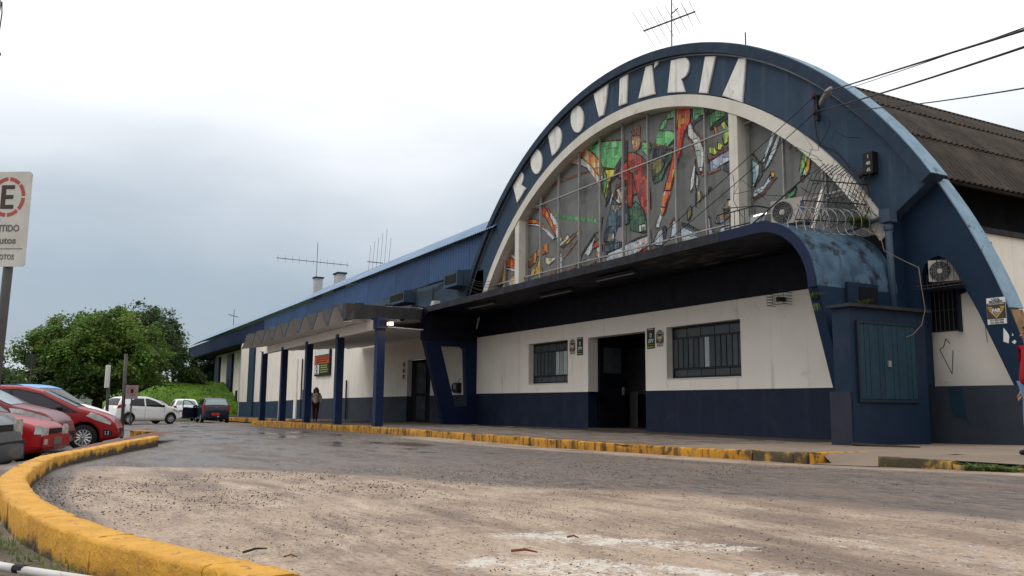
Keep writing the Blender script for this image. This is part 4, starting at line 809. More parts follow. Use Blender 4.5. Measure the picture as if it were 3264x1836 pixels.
for r_ in range(4):
    a0 = R(34.2 + 7.5 * r_); me = roof_sheet(a0).mesh('roof_sheet', (-22, 0, .1), False); me.materials.append(MATS['fibre_cement'])
    for k in range(16):
        o = bpy.data.objects.new('roof_sheet', me); COL.objects.link(o); o.parent = hall; o.location = (0, 15.985 + k * 1.0 - 15.6, 0); ORG[o.name] = ORG[hall.name]
band(MB(), RR - .1, RR - .02, R(34.2), R(146), 16.3, 45, 60).build('roof_vault', 'fibre_cement', hall, True)
# steel mullion grid and glass in front of the mosaic
mul = [-31.2, -30.08, -27.24, -25.93, -24.56, -23.28, -21.97, -20.64, -19.31, -18.01, -15.12, -13.81]; rails = [5.70, 8.3]; edges = [-32.6, *mul[:2], -28.78, -28.46, *mul[2:10], -16.78, -16.46, *mul[10:], -11.9]
for x_ in mul:
    zt = CZ_ + math.sqrt(11.44 ** 2 - (x_ - CX_) ** 2); MB().box((x_ - .02, 15.78, 4.5), (x_ + .02, 15.86, zt)).build('mullion', 'mullion_grey', hall)
for z in rails:
    hw = math.sqrt(11.44 ** 2 - (z - CZ_) ** 2); segs = [(CX_ - hw, -28.78), (-28.46, -16.78), (-16.46, CX_ + hw)]
    for a, b in segs:
        if b - a > .3: MB().box((a, 15.775, z - .02), (b, 15.83, z + .02)).build('glazing_rail', 'mullion_grey', hall)
xs = sorted(edges); zs = [4.55, 5.73, 8.33, 10.2]; inner = [pol(11.43, a) for a in np.linspace(R(31), R(149), 80)] + [pol(11.43, R(149))]
inner = [pol(11.43, a) for a in np.linspace(R(32), R(148), 80)]
for i in range(len(xs) - 1):
    if abs(xs[i] + 28.78) < .01 or abs(xs[i] + 16.78) < .01: continue
    for j in range(3):
        pg = clip_poly(inner, [(xs[i] + .03, zs[j]), (xs[i + 1] - .03, zs[j]), (xs[i + 1] - .03, zs[j + 1] - .05), (xs[i] + .03, zs[j + 1] - .05)])
        if len(pg) > 2 and area(pg) > .05: MB().add([(p[0], 15.845, p[1]) for p in pg], [tuple(range(len(pg)))]).build('pane', 'thin_glass', hall)
# ------------------------------------------------------------------ mosaic
PAL = dict(black=[(.016, .016, .018), (.022, .02, .022)], charcoal=[(.045, .044, .046), (.03, .03, .032)], green=[(.10, .33, .11), (.08, .27, .09), (.13, .38, .14), (.06, .20, .07), (.12, .34, .12)], darkgreen=[(.035, .075, .035), (.05, .12, .05), (.025, .04, .03), (.03, .06, .045)],
 brown=[(.12, .045, .022), (.16, .065, .03), (.06, .03, .02)], rust=[(.20, .06, .02), (.27, .09, .025), (.12, .045, .025)], grey=[(.36, .36, .34), (.45, .45, .43), (.27, .27, .27)], greyorange=[(.40, .37, .35), (.5, .48, .45), (.45, .15, .05), (.32, .30, .29), (.5, .34, .26)],
 orange=[(.62, .16, .02), (.72, .24, .02), (.55, .08, .02), (.6, .45, .35), (.66, .33, .05)], yellow=[(.72, .34, .03), (.78, .46, .05), (.68, .26, .02)], red=[(.48, .02, .015), (.58, .04, .02), (.40, .015, .015)], darkred=[(.20, .02, .015), (.30, .03, .018), (.11, .025, .02), (.16, .06, .03), (.38, .05, .02)],
 tan=[(.34, .18, .09), (.42, .25, .13), (.24, .12, .06)], tanwhite=[(.42, .3, .2), (.58, .54, .5), (.3, .18, .1), (.03, .03, .03)], redorange=[(.60, .05, .015), (.70, .13, .02), (.50, .03, .015), (.75, .24, .02), (.45, .06, .02)], redwhite=[(.55, .05, .02), (.58, .54, .50), (.60, .10, .03), (.5, .46, .44)],
 white=[(.58, .57, .55), (.66, .64, .62), (.48, .48, .5)], greywhite=[(.42, .44, .42), (.58, .58, .56), (.30, .36, .30), (.5, .46, .46)], olive=[(.16, .14, .04), (.24, .17, .05), (.07, .08, .03)], maroon=[(.11, .03, .03), (.16, .04, .035), (.07, .025, .025)], yellowgreen=[(.30, .42, .08), (.14, .36, .10), (.55, .5, .08), (.10, .27, .08)],
 mixed=[(.12, .32, .1), (.55, .07, .03), (.40, .42, .5), (.62, .3, .03), (.06, .15, .05)], bluegrey=[(.27, .31, .40), (.38, .42, .48), (.22, .22, .30), (.48, .5, .52), (.25, .18, .24)], yellowwhite=[(.6, .5, .25), (.62, .58, .48), (.4, .26, .08), (.66, .4, .08)], brownwhite=[(.12, .06, .03), (.5, .48, .46), (.18, .1, .05), (.05, .04, .035)], brownblue=[(.12, .06, .03), (.08, .1, .30), (.2, .12, .05), (.16, .18, .34)],
 navy=[(.035, .06, .085), (.05, .085, .10), (.02, .03, .045), (.07, .11, .12)], mauve=[(.19, .16, .165), (.16, .135, .14)], greyblue=[(.38, .42, .45), (.5, .52, .53), (.27, .33, .38), (.56, .54, .5), (.42, .3, .27)], bluewhite=[(.42, .48, .56), (.56, .59, .64), (.34, .4, .5)], lilac=[(.42, .38, .46), (.5, .47, .54)], orangebrown=[(.58, .18, .03), (.30, .09, .02), (.66, .3, .04), (.14, .05, .025)], palegreen=[(.32, .44, .33), (.48, .52, .46), (.25, .38, .42)])
mosaic = thing('mosaic', 'colourful mosaic of figures and curving bands under the arch', 'mosaic', (-22, 16.0, 4.6))
tiles = []
for k, (pal, tw, tl, ang, cs) in enumerate(MOSAIC):
    poly = [(cs[i] / 100, cs[i + 1] / 100) for i in range(0, len(cs), 2)]
    a = math.radians(ang + (rng.random() - .5) * 14); ca, sa = math.cos(a), math.sin(a); loc = [(x * ca + z * sa, -x * sa + z * ca) for x, z in poly]
    us = [p[0] for p in loc]; ws = [p[1] for p in loc]; fr = .032 - k * .00012; w0 = min(ws) - rng.random() * tw; pa = PAL[pal]
    while w0 < max(ws):
        hw = tw * (.7 + .7 * rng.random()); u0 = min(us) - rng.random() * tl
        while u0 < max(us):
            lu = tl * (.5 + rng.random()); g = .007; sk = (rng.random(4) - .5) * .03
            cell = [(u0 + g, w0 + g), (u0 + lu - g + sk[0], w0 + g), (u0 + lu - g + sk[0], w0 + hw - g), (u0 + g + sk[1], w0 + hw - g)]
            pg = clip_poly(loc, cell); u0 += lu
            if len(pg) < 3 or area(pg) < .0009: continue
            c = np.minimum(np.array(pa[rng.integers(len(pa))]) * (1.5 + .7 * rng.random()), .85)
            tiles.append((area(pg), [(u * ca - w * sa, u * sa + w * ca) for u, w in pg], 15.998 - fr - rng.random() * .012, c))
        w0 += hw
tiles.sort(key=lambda q: -q[0]); rv, rq, rc = [], [], []
for i, (ar_, pg, y0, c) in enumerate(tiles):
    n = len(pg); vs_ = [(x, y0, z) for x, z in pg] + [(x, 15.999, z) for x, z in pg]; fs = [tuple(range(n))] + [(j, n + j, n + (j + 1) % n, (j + 1) % n) for j in range(n)]
    if i < 300:
        mb = MB(); mb.add(vs_, fs); o = mb.build('tessera', 'tesserae', mosaic); me = o.data; ca_ = me.color_attributes.new('Col', 'FLOAT_COLOR', 'POINT'); ca_.data.foreach_set('color', np.tile([*c, 1], len(vs_)).astype(np.float32))
    else: o_ = len(rv); rv += vs_; rq += [tuple(q + o_ for q in f) for f in fs]; rc += [[*c, 1]] * len(vs_)
ln_ = MB()
for k, (pal, tw, tl, ang, cs) in enumerate(MOSAIC):
    if pal in ('black', 'rust', 'maroon', 'brown') or tw > .3: continue
    pl = [(cs[i] / 100, cs[i + 1] / 100) for i in range(0, len(cs), 2)]
    for a, b in zip(pl, pl[1:] + pl[:1]):
        d = np.array(b) - np.array(a); L_ = np.hypot(*d)
        if L_ < .12 or rng.random() < .18: continue
        n_ = np.array([-d[1], d[0]]) / L_ * (.007 + .009 * rng.random()); yy = 15.998 - .032 - .014 + k * .00012; ln_.add([(a[0] + n_[0], yy, a[1] + n_[1]), (b[0] + n_[0], yy, b[1] + n_[1]), (b[0] - n_[0], yy, b[1] - n_[1]), (a[0] - n_[0], yy, a[1] - n_[1])], [(0, 1, 2, 3)])
tag(ln_.build('contour_lines', 'black_gap', mosaic), kind='stuff')
mb = MB(); mb.v = rv; mb.f = rq; o = mb.build('small_tesserae', 'tesserae', mosaic); tag(o, kind='stuff')
ca_ = o.data.color_attributes.new('Col', 'FLOAT_COLOR', 'POINT'); ca_.data.foreach_set('color', np.array(rc, np.float32).ravel())
# ------------------------------------------------------------------ lettering on the arch
sign = thing('station_lettering', 'white cut-out letters reading RODOVIÁRIA around the blue arch', 'sign', (-22, 15.5, 9))
for nme, cs in LETTERS:
    poly = [(cs[i] / 100, cs[i + 1] / 100) for i in range(0, len(cs), 2)]
    cx = sum(p[0] for p in poly) / len(poly); cz = sum(p[1] for p in poly) / len(poly)
    o = MB().prism(poly, 'y', 15.552, 15.598).build('letter' if nme != 'accent' else 'accent', 'letter_white', sign)
    MB().prism([(cx + (p[0] - cx) * .93, cz + (p[1] - cz) * .95) for p in poly], 'y', 15.545, 15.554).build('letter_face', 'letter_white', o)
# ------------------------------------------------------------------ wing with corrugated fascia
wing = thing('station_wing', 'long low wing with blue corrugated fascia running back beyond the portico', 'building', (-70, 15.6, -.2))
def wdz(x): return float(np.interp(x, [-82, -72, -56, -45, -38, -32], [.86, .93, 1.13, 1.19, 1.22, 1.25]))
xs = [-82.3, -72, -62, -56, -48, -39.95, -37.0, -32.4]
wallm, dadom = MB(), MB()
for a, b in zip(xs[:-1], xs[1:]):
    za, zb = wdz(a), wdz(b)
    if a == -39.95: wallm.box((a, 15.6, 3.0), (b, 15.9, 4.06)); continue
    wallm.add([(a, 15.6, za), (b, 15.6, zb), (b, 15.6, 4.06), (a, 15.6, 4.06), (a, 15.9, za), (b, 15.9, zb), (b, 15.9, 4.06), (a, 15.9, 4.06)], [(0, 1, 2, 3), (1, 5, 6, 2), (4, 0, 3, 7)])
    dadom.add([(a, 15.597, -1), (b, 15.597, -1), (b, 15.597, zb), (a, 15.597, za), (a, 15.9, -1), (b, 15.9, -1), (b, 15.9, zb), (a, 15.9, za)], [(0, 1, 2, 3), (1, 5, 6, 2), (4, 0, 3, 7)])
wallm.build('wall', 'white_wall', wing)
dadom.build('dado', 'grey_dado', wing)
MB().box((-82.3, 15.592, -1), (-57, 15.596, .9)).build('dado_blue', 'wing_dado', wing)
MB().box((-82.3, 15.6, 4.06), (-50, 15.9, 6.28)).build('upper_wall', 'white_wall', wing)
MB().box((-50, 15.6, 4.06), (-31.6, 15.9, 6.42)).build('upper_wall', 'upper_wall', wing, label='blue grey upper wall above the portico roof')
MB().box((-82.5, 15.6, -1), (-82.2, 18, 6.1)).build('end_wall', 'white_wall', wing)
for xa, xb in ((-78.1, -75.9),): MB().box((xa, 15.45, -.6), (xb, 15.6, 6.0)).build('pilaster', 'wing_dado', wing)
MB().box((-61.8, 15.5, -.6), (-61.2, 15.6, 4.0)).build('pilaster', 'white_wall', wing)
for xa, xb in ((-59.9, -59.6), (-49.6, -49.35), (-66.3, -66.0)): MB().tube([((xa + xb) / 2, 15.5, -.3), ((xa + xb) / 2, 15.5, 3.9 if xa < -52 else 2.2)], .055, 6).build('downpipe', 'dark_metal' if xa > -60 else 'white_wall', wing)
MB().box((-58.9, 15.35, -.2), (-57.6, 15.6, 1.75)).build('door', 'wing_dado', wing)
# recessed far wall in the shade of the eave
MB().box((-107.5, 17.5, -1), (-82.3, 17.8, 6.4)).build('recessed_wall', 'white_wall', wing); MB().box((-107.5, 17.49, -1), (-82.3, 17.5, .85)).build('recessed_dado', 'wing_dado', wing)
for xa, xb in ((-107, -104.2), (-99, -96.2)): MB().box((xa, 17.25, -1), (xb, 17.5, 6.1)).build('pilaster', 'leg_blue', wing)
MB().box((-91.4, 17.25, -1), (-88.6, 17.5, 6.1)).build('pilaster', 'leg_blue', wing)
MB().box((-113.2, 15.3, -1), (-112.5, 16.0, 6.1)).build('corner_post', 'black_gap', wing)
for xa, z0, z1 in ((-102.3, .3, 2.0), (-94.2, .4, 2.1), (-85.4, .3, 2.3)): MB().box((xa, 17.4, z0), (xa + .8, 17.49, z1)).build('window', 'frame_dark', wing)
MB().box((-83.6, 17.0, 3.0), (-82.7, 17.45, 3.9)).build('vent_box', 'ac_white', wing)
# portico door
dd = MB().box((-39.9, 15.82, -.1), (-37.05, 15.9, 2.98)).build('door', 'black_gap', wing)
MB().box((-39.1, 15.78, .1), (-37.95, 15.82, 1.2)).build('door_panel', 'navy_deep', dd); MB().box((-39.1, 15.78, 1.35), (-37.95, 15.82, 2.8)).build('door_panel', 'navy_deep', dd)
# fascia sheets
def fascia_z(x): return float(np.interp(x, [-113, -46, -34], [7.77, 7.91, 7.97])), float(np.interp(x, [-113, -80, -46, -34], [6.27, 6.27, 6.43, 6.57]))
def wave_sheet(x0, x1, y, z0f, z1f, amp=.05, per=.28, k=8):
    n = int((x1 - x0) / per * k); us = [x0 + (x1 - x0) * i / n for i in range(n + 1)]; return MB().grid(lambda u, v: (u, y + amp * math.sin(u * 2 * math.pi / per), z0f + (z1f - z0f) * v), us, [0, 1])
proto = wave_sheet(0, 2.24, 0, 0, 1.47).mesh('fascia_sheet'); proto.materials.append(MATS['sheet_blue'])
x_ = -30.9 - 2.24; k = 0
while x_ > -74:
    o = bpy.data.objects.new('fascia_sheet', proto); COL.objects.link(o); o.parent = wing; zt, zb = fascia_z(x_ + 1); g = ORG[wing.name]
    o.location = (x_ - g[0], 15.68 - (k % 2) * .008 - g[1], zb - g[2]); o.scale = (1, 1, (zt - zb) / 1.47); x_ -= 2.24; k += 1
wave_sheet(-116.8, x_ + 2.24, 15.68, 6.27, 7.79, .03, .28, 6).build('far_fascia', 'sheet_navy', wing)
MB().box((-116.9, 15.5, 6.25), (-116.8, 22, 7.8)).build('fascia_end', 'sheet_navy', wing)
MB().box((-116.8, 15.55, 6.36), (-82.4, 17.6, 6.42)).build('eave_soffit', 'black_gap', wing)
RP = [(15.36, 7.97), (15.8, 8.28), (16.4, 8.68), (17.2, 9.17), (18.2, 9.55), (20, 9.85), (24, 10.1), (30, 9.6), (34, 8.2)]
rw = MB().grid(lambda u, v: (u, RP[0][0] + v, 0), [0, 1], [0, 1]); rw = MB()
def roof_strip(xa, xb):
    n = int((xb - xa) / .205 * 6); us = [xa + (xb - xa) * i / n for i in range(n + 1)]
    return MB().grid(lambda u, v: (u, RP[v][0], RP[v][1] + .02 * math.sin(u * 2 * math.pi / .205) - (.18 * smooth01((-104 - u) / 10) * (v / 3 + .3))), us, range(len(RP)))
x_ = -30.4
while x_ > -58: roof_strip(x_ - 6.15, x_).build('roof_sheet', 'roof_blue', wing); x_ -= 6.15
MB().grid(lambda u, v: (u, RP[v][0], RP[v][1] - .55 * float(smooth01((-108 - u) / 6)) * (v / 4 + .2)), list(np.linspace(-117, x_, 60)), range(len(RP))).build('far_roof', 'roof_blue', wing)
for cx, cy, z1, w_ in ((-62.8, 17.2, 10.2, .55), (-58.6, 17.6, 10.0, .95)):
    c = MB().box((cx - w_ / 2, cy - .28, 8.5), (cx + w_ / 2, cy + .28, z1 - .1)).build('chimney', 'chimney_white', wing); MB().box((cx - w_ / 2 - .08, cy - .36, z1 - .1), (cx + w_ / 2 + .08, cy + .36, z1)).build('chimney_cap', 'grime_concrete', c)
# ------------------------------------------------------------------ portico with folded concrete roof
port = thing('portico', 'open portico with blue square columns and zigzag concrete roof', 'building', (-38, 12.4, 0))
for x_ in (-27.4, -31.9, -36.28, -40.6, -44.85): MB().box((x_, 9.5, -.35), (x_ + .3, 9.77, 3.42)).build('column', 'column_blue', port)
MB().box((-45.0, 9.54, 3.3), (-27.0, 9.74, 3.64)).build('beam', 'white_wall', port)
MB().box((-27.42, 9.44, 3.3), (-26.95, 9.8, 3.66)).build('capital', 'column_blue', port)
YP = 8.3; tilt = lambda y: .145 * (y - YP); ctilt = lambda y: .085 * (y - YP)
rid = [-28.0, -29.9, -31.85, -34.0, -36.15, -38.25, -40.4, -42.55]; tw_, vw = .26, .24
def ydiag(x): return 15.6 if x < -32.45 else max(YP + .3, YP + (-27.1 - x) * .925)   # the roof is cut back to the corner of the canopy
def quadslab(mb, a, za, b, zb, y0, y1, lo, hi):
    ya, yb_ = min(y1, ydiag(a)), min(y1, ydiag(b)); t0, ta, tb = tilt(y0), tilt(ya), tilt(yb_); mb.add([(a, y0, za + lo + t0), (b, y0, zb + lo + t0), (b, yb_, zb + lo + tb), (a, ya, za + lo + ta), (a, y0, za + hi + t0), (b, y0, zb + hi + t0), (b, yb_, zb + hi + tb), (a, ya, za + hi + ta)], [(3, 2, 1, 0), (4, 5, 6, 7), (0, 1, 5, 4), (2, 3, 7, 6), (1, 2, 6, 5), (3, 0, 4, 7)])
def fold(cx, lx, rx):
    """one ridge: thin concrete slab, whitewashed underneath, closed above the beam"""
    pr = [(lx - vw, 3.46), (lx, 3.46), (cx - tw_, 4.02), (cx + tw_, 4.02), (rx, 3.46)]; top_, und = MB(), MB()
    for (a, za), (b, zb) in zip(pr[:-1], pr[1:]): quadslab(top_, a, za, b, zb, YP, 15.6, .012, .085); quadslab(und, a, za, b, zb, YP + .015, 15.6, 0, .01)
    f_ = top_.build('roof_fold', 'folded_concrete', port); und.build('soffit', 'soffit_white', f_)
    q = [(lx, 3.50), (cx - tw_, 4.08), (cx + tw_, 4.08), (rx, 3.50)]; MB().prism([(a, z + tilt(9.5)) for a, z in q], 'y', 9.56, 9.66).build('fold_infill', 'white_wall', port) if cx < -28.6 else None
bx = [-26.95] + [(a + b) / 2 for a, b in zip(rid[:-1], rid[1:])] + [-43.7]
for i, c in enumerate(rid): fold(c, bx[i + 1] + vw / 2, bx[i] - vw / 2)
eb = MB(); eb.add([(-27.2, YP, 3.56), (-26.98, YP + .05, 3.56), (-32.35, 13.3, 4.27), (-32.5, 13.15, 4.27), (-27.2, YP, 4.07), (-26.98, YP + .05, 4.07), (-32.35, 13.3, 4.66), (-32.5, 13.15, 4.66)], [(0, 3, 2, 1), (4, 5, 6, 7), (0, 1, 5, 4), (1, 2, 6, 5), (2, 3, 7, 6), (3, 0, 4, 7)]); eb.build('edge_beam', 'folded_concrete', port)
for k in range(12):
    y0 = 9.8 + k * .48; z = 3.42 + ctilt(y0); MB().box((-47.1, y0, z), (-32.5 if y0 > 13 else -27.3 - (y0 - YP) * 1.08, y0 + .46, z + .03)).build('ceiling_plank', 'soffit_white', port)
fl_ = thing('floodlight', 'lit warm floodlight on a bracket beside the first column of the portico', 'lamp', (-26.75, 9.8, 3.3))
MB().box((-26.82, 9.72, 3.38), (-26.69, 9.88, 3.51)).build('lamp_body', 'metal_grey', fl_); MB().box((-26.69, 9.73, 3.39), (-26.675, 9.87, 3.50)).box((-26.81, 9.705, 3.39), (-26.70, 9.72, 3.50)).build('lamp_glass', 'flood_lit', fl_); MB().tube([(-26.97, 9.7, 3.5), (-26.8, 9.79, 3.55), (-26.8, 9.79, 3.5)], .015, 5).build('bracket', 'dark_metal', fl_)
pl = bpy.data.lights.new('floodlight_glow', 'POINT'); pl.energy = 16; pl.color = (1, .66, .36); pl.shadow_soft_size = .08; plo = bpy.data.objects.new('floodlight_glow', pl); COL.objects.link(plo); plo.parent = fl_; plo.location = (.3, .15, .12)
tb = thing('ceiling_tube', 'bright fluorescent tube glowing inside the dark hall doorway', 'lamp', (-33.0, 24, 2.45))
MB().box((-33.62, 23.96, 2.49), (-32.48, 24.04, 2.54)).build('fitting', 'metal_grey', tb); MB().tube([(-33.6, 24, 2.46), (-32.5, 24, 2.46)], .03, 8).build('tube', 'tube_light', tb)
cdo = thing('cardboard_panel', 'tall grey board leaning inside the doorway', 'board', (-24.3, 17.9, .11)); MB().box((-24.5, 17.85, .11), (-24.1, 17.9, 1.35)).build('sheet', 'plaster_grey', cdo); MB().box((-24.52, 17.84, .11), (-24.5, 17.91, 1.35)).build('edge', 'dark_metal', cdo)
# ------------------------------------------------------------------ wall signs
def guard_sign(x0, z0, w, h, y, label, small=False):
    s_ = thing('security_sign', label, 'sign', (x0 + w / 2, y, z0), 'white and brown security company signs')
    MB().box((x0, y - .012, z0), (x0 + w, y, z0 + h)).build('plate', 'print_white', s_)
    MB().box((x0 + .01 * w, y - .015, z0 + .2 * h), (x0 + .99 * w, y - .0125, z0 + .80 * h)).build('dark_field', 'print_brown', s_)
    cx = x0 + w / 2; c = [(-.30, .62), (-.07, .62), (-.0, .62)]
    o = MB(); y2 = y - .0175
    for s in (-1, 1):
        for a, b, zt in ((.47, .20, .66), (.43, .22, .60), (.38, .24, .54)): o.prism([(cx + s * a * w, z0 + zt * h), (cx + s * b * w, z0 + zt * h), (cx + s * (b + .02) * w, z0 + (zt - .035) * h), (cx + s * (a - .05) * w, z0 + (zt - .035) * h)], 'y', y2, y2 + .002)
        o.prism([(cx + s * .38 * w, z0 + .52 * h), (cx + s * .30 * w, z0 + .52 * h), (cx, z0 + .28 * h), (cx, z0 + .23 * h)], 'y', y2, y2 + .002)
    o.build('emblem', 'print_yellow', s_)
    MB().prism([(cx - .16 * w, z0 + .44 * h), (cx + .16 * w, z0 + .44 * h), (cx, z0 + .32 * h)], 'y', y2, y2 + .002).build('emblem_tip', 'metal_grey', s_)
    put_text('FAR', .19 * h, (cx, y2 - .001, z0 + .51 * h), 'print_white', s_, bold=.004)
    put_text('LOCAL', .105 * h, (cx, y - .014, z0 + .935 * h), 'print_black', s_, bold=.002); put_text('PROTEGIDO', .105 * h, (cx, y - .014, z0 + .845 * h), 'print_black', s_, bold=.002, sx_=.88)
    put_text('FORÇA DE AÇÃO RÁPIDA', .062 * h, (cx, y2, z0 + .755 * h), 'print_white', s_, sx_=.86)
    put_text('(51) 3037-5584', .098 * h, (cx, y - .014, z0 + .145 * h), 'print_black', s_, sx_=.86, bold=.001); put_text('(51) 3253-3968', .098 * h, (cx, y - .014, z0 + .05 * h), 'print_black', s_, sx_=.86, bold=.001)
guard_sign(-10.14, 2.44, .375, .51, BY, 'white and brown security sign high on the blue buttress')
guard_sign(-24.83, 2.555, .36, .52, 15.6, 'white and brown security sign left of the doorway')
guard_sign(-20.07, 2.55, .36, .50, 15.6, 'white and brown security sign beside the large window')
def green_sign(x0, z0, w, h, y, label):
    s_ = thing('alarm_sign', label, 'sign', (x0 + w / 2, y, z0), 'dark green alarm company signs')
    MB().box((x0, y - .012, z0), (x0 + w, y, z0 + h)).build('plate', 'print_green', s_); cx = x0 + w / 2
    MB().box((x0 + .005, y - .014, z0 + .83 * h), (x0 + w - .005, y - .0125, z0 + .975 * h)).build('top_band', 'print_maroon', s_)
    MB().box((x0, y - .0145, z0 + .975 * h), (x0 + w, y - .0125, z0 + h)).build('top_edge', 'print_white', s_)
    e = MB(); n = 20; o_ = [(cx + .13 * w * math.cos(t), z0 + .64 * h + .105 * h * math.sin(t)) for t in np.linspace(0, 2 * math.pi, n + 1)[:-1]]; i_ = [(cx + .07 * w * math.cos(t), z0 + .64 * h + .06 * h * math.sin(t)) for t in np.linspace(0, 2 * math.pi, n + 1)[:-1]]
    e.add([(p[0], y - .014, p[1]) for p in o_] + [(p[0], y - .014, p[1]) for p in i_], [(k, (k + 1) % n, n + (k + 1) % n, n + k) for k in range(n)]); e.build('emblem', 'print_white', s_)
    put_text('STV', .235 * h, (cx, y - .014, z0 + .36 * h), 'print_white', s_, shear=.25, bold=.006, sx_=.92)
    e = MB()
    for k in range(9): e.box((x0 + (.12 + k * .085) * w, y - .015, z0 + .90 * h), (x0 + (.18 + k * .085) * w, y - .0145, z0 + .935 * h))
    e.build('small_print', 'print_white', s_)
    MB().box((x0 + .08 * w, y - .014, z0 + .19 * h), (x0 + .92 * w, y - .0125, z0 + .205 * h)).build('rule', 'print_lime', s_)
    e = MB()
    for k in range(10): e.box((x0 + (.08 + k * .085) * w, y - .0145, z0 + .06 * h), (x0 + (.135 + k * .085) * w, y - .0125, z0 + .105 * h))
    e.build('footer_print', 'print_yellow', s_)
green_sign(-24.36, 2.5, .36, .61, 15.6, 'dark green sign with white STV letters left of the doorway')
green_sign(-20.51, 2.51, .375, .62, 15.6, 'dark green sign with white STV letters right of the doorway')
# orange and black notice board
nb = thing('notice_board', 'orange and black notice board on the white wall behind the columns', 'sign', (-54.8, 15.5, 2.6))
MB().box((-56.5, 15.46, 2.6), (-53.0, 15.56, 4.6)).build('board', 'print_black', nb); MB().box((-56.4, 15.44, 3.95), (-53.15, 15.46, 4.55)).build('top_panel', 'print_white', nb)
MB().box((-56.45, 15.44, 3.37), (-53.1, 15.46, 3.89)).build('orange_panel', 'orange_sheet', nb); MB().box((-56.38, 15.44, 2.72), (-55.3, 15.46, 3.32)).build('crest_panel', 'print_white', nb)
e = MB()
for r_ in range(3):
    u = -56.1 + r_ * .06
    while u < -53.5: w_ = .14 + rng.random() * .3; e.box((u, 15.432, 3.45 + r_ * .15), (u + w_, 15.44, 3.54 + r_ * .15)); u += w_ + .07
e.build('lettering', 'print_darkred', nb); e = MB()
for r_ in range(4):
    u = -55.0
    while u < -53.5: w_ = .12 + rng.random() * .25; e.box((u, 15.45, 2.8 + r_ * .14), (u + w_, 15.458, 2.87 + r_ * .14)); u += w_ + .07
e.build('small_print', 'print_lime', nb); e = MB(); e.lathe([(.1, 15.432), (.24, 15.432)], 14, 'y', (-55.85, 0, 3.08)); e.box((-56.2, 15.432, 2.76), (-55.5, 15.44, 2.82)); e.build('crest', 'print_brown', nb)
dp = thing('door_plate', 'narrow white and green plate left of the portico door', 'sign', (-40.35, 15.58, 2.0)); MB().box((-40.5, 15.57, 2.0), (-40.2, 15.6, 2.95)).build('plate', 'print_white', dp)
for k in range(3): MB().box((-40.46, 15.56, 2.08 + k * .3), (-40.24, 15.57, 2.28 + k * .3)).build('print', 'print_green', dp)
# telephone / meter under the canopy
ph = thing('wall_telephone', 'small black telephone box on the wall behind the slanted leg', 'telephone', (-33.8, 15.45, 1.3)); MB().box((-34.0, 15.4, 1.32), (-33.55, 15.6, 1.75)).build('case', 'plastic_black', ph); MB().box((-34.12, 15.38, 1.38), (-34.02, 15.46, 1.7)).build('handset', 'plastic_black', ph); MB().box((-33.95, 15.39, 1.5), (-33.72, 15.4, 1.68)).build('face_plate', 'metal_grey', ph); MB().tube([(-33.7, 15.5, 1.75), (-33.6, 15.5, 1.9), (-33.5, 15.55, 1.95)], .012, 5).build('cord', 'cable', ph)
# caged camera
cg = thing('camera_cage', 'small wire cage with a camera on the wall under the canopy', 'cage', (-15.05, 15.3, 3.25)); c = MB()
for k in range(5):
    z = 3.28 + k * .07; c.tube([(-15.32, 15.58, z), (-15.32, 15.3, z), (-14.78, 15.3, z), (-14.78, 15.58, z)], .007, 4)
for x_ in (-15.32, -15.14, -14.96, -14.78): c.tube([(x_, 15.3, 3.28), (x_, 15.3, 3.56)], .007, 4)
c.build('wire', 'dark_metal', cg); MB().cbox((-15.02, 15.46, 3.42), (.12, .2, .1)).build('camera', 'plastic_black', cg)
# ------------------------------------------------------------------ air conditioners
def ac_outdoor(loc, rz, label, w=.82, h=.58, d=.32, cage=False):
    a = thing('air_conditioner', label, 'air conditioner', loc); ORG[a.name] = (0, 0, 0); body = MB().box((-w / 2, -d / 2, .04), (w / 2, d / 2, h)).build('casing', 'ac_white', a)
    g = MB().lathe([(h * .42, -d / 2 - .012), (h * .42, -d / 2 + .005)], 24, 'y', (-w * .16, 0, h * .52)); g.lathe([(0.001, -d / 2 - .004), (h * .41, -d / 2 - .004)], 24, 'y', (-w * .16, 0, h * .52)); g.build('fan_opening', 'ac_dark', a, True)
    r_ = MB()
    for q in (.12, .19, .26, .33, .40): pts = [(-w * .16 + q * h * math.cos(t), -d / 2 - .02, h * .52 + q * h * math.sin(t)) for t in np.linspace(0, 2 * math.pi, 20)]; r_.tube(pts, .004, 4)
    for t in np.linspace(0, 2 * math.pi, 13)[:-1]: r_.tube([(-w * .16 + .06 * h * math.cos(t), -d / 2 - .02, h * .52 + .06 * h * math.sin(t)), (-w * .16 + .42 * h * math.cos(t), -d / 2 - .02, h * .52 + .42 * h * math.sin(t))], .004, 4)
    r_.build('fan_grille', 'metal_grey', a); MB().lathe([(.001, -d / 2 - .03), (.075 * h * 1.4, -d / 2 - .03), (.075 * h * 1.4, -d / 2 - .01)], 16, 'y', (-w * .16, 0, h * .52)).build('hub', 'ac_white', a)
    MB().box((w * .36, -d / 2 - .008, h * .5), (w * .46, -d / 2, h * .85)).build('label_plate', 'sheet_blue', a); MB().box((-w * .4, -d / 2, 0), (-w * .3, d / 2, .04)).build('foot', 'ac_dark', a); MB().box((w * .3, -d / 2, 0), (w * .4, d / 2, .04)).build('foot', 'ac_dark', a)
    a.rotation_euler = (0, 0, rz); return a
ac_outdoor((-13.15, 13.95, 4.72), R(14), 'white air conditioner unit on the canopy behind the wire fence')
ac_outdoor((-11.12, 16.12, 3.38), R(34), 'white air conditioner unit caged in the arched niche', .62, .48, .26)
cgn = thing('niche_cage', 'black iron cage holding the unit in the arched niche', 'cage', (-11.0, 15.8, 3.2)); c = MB()
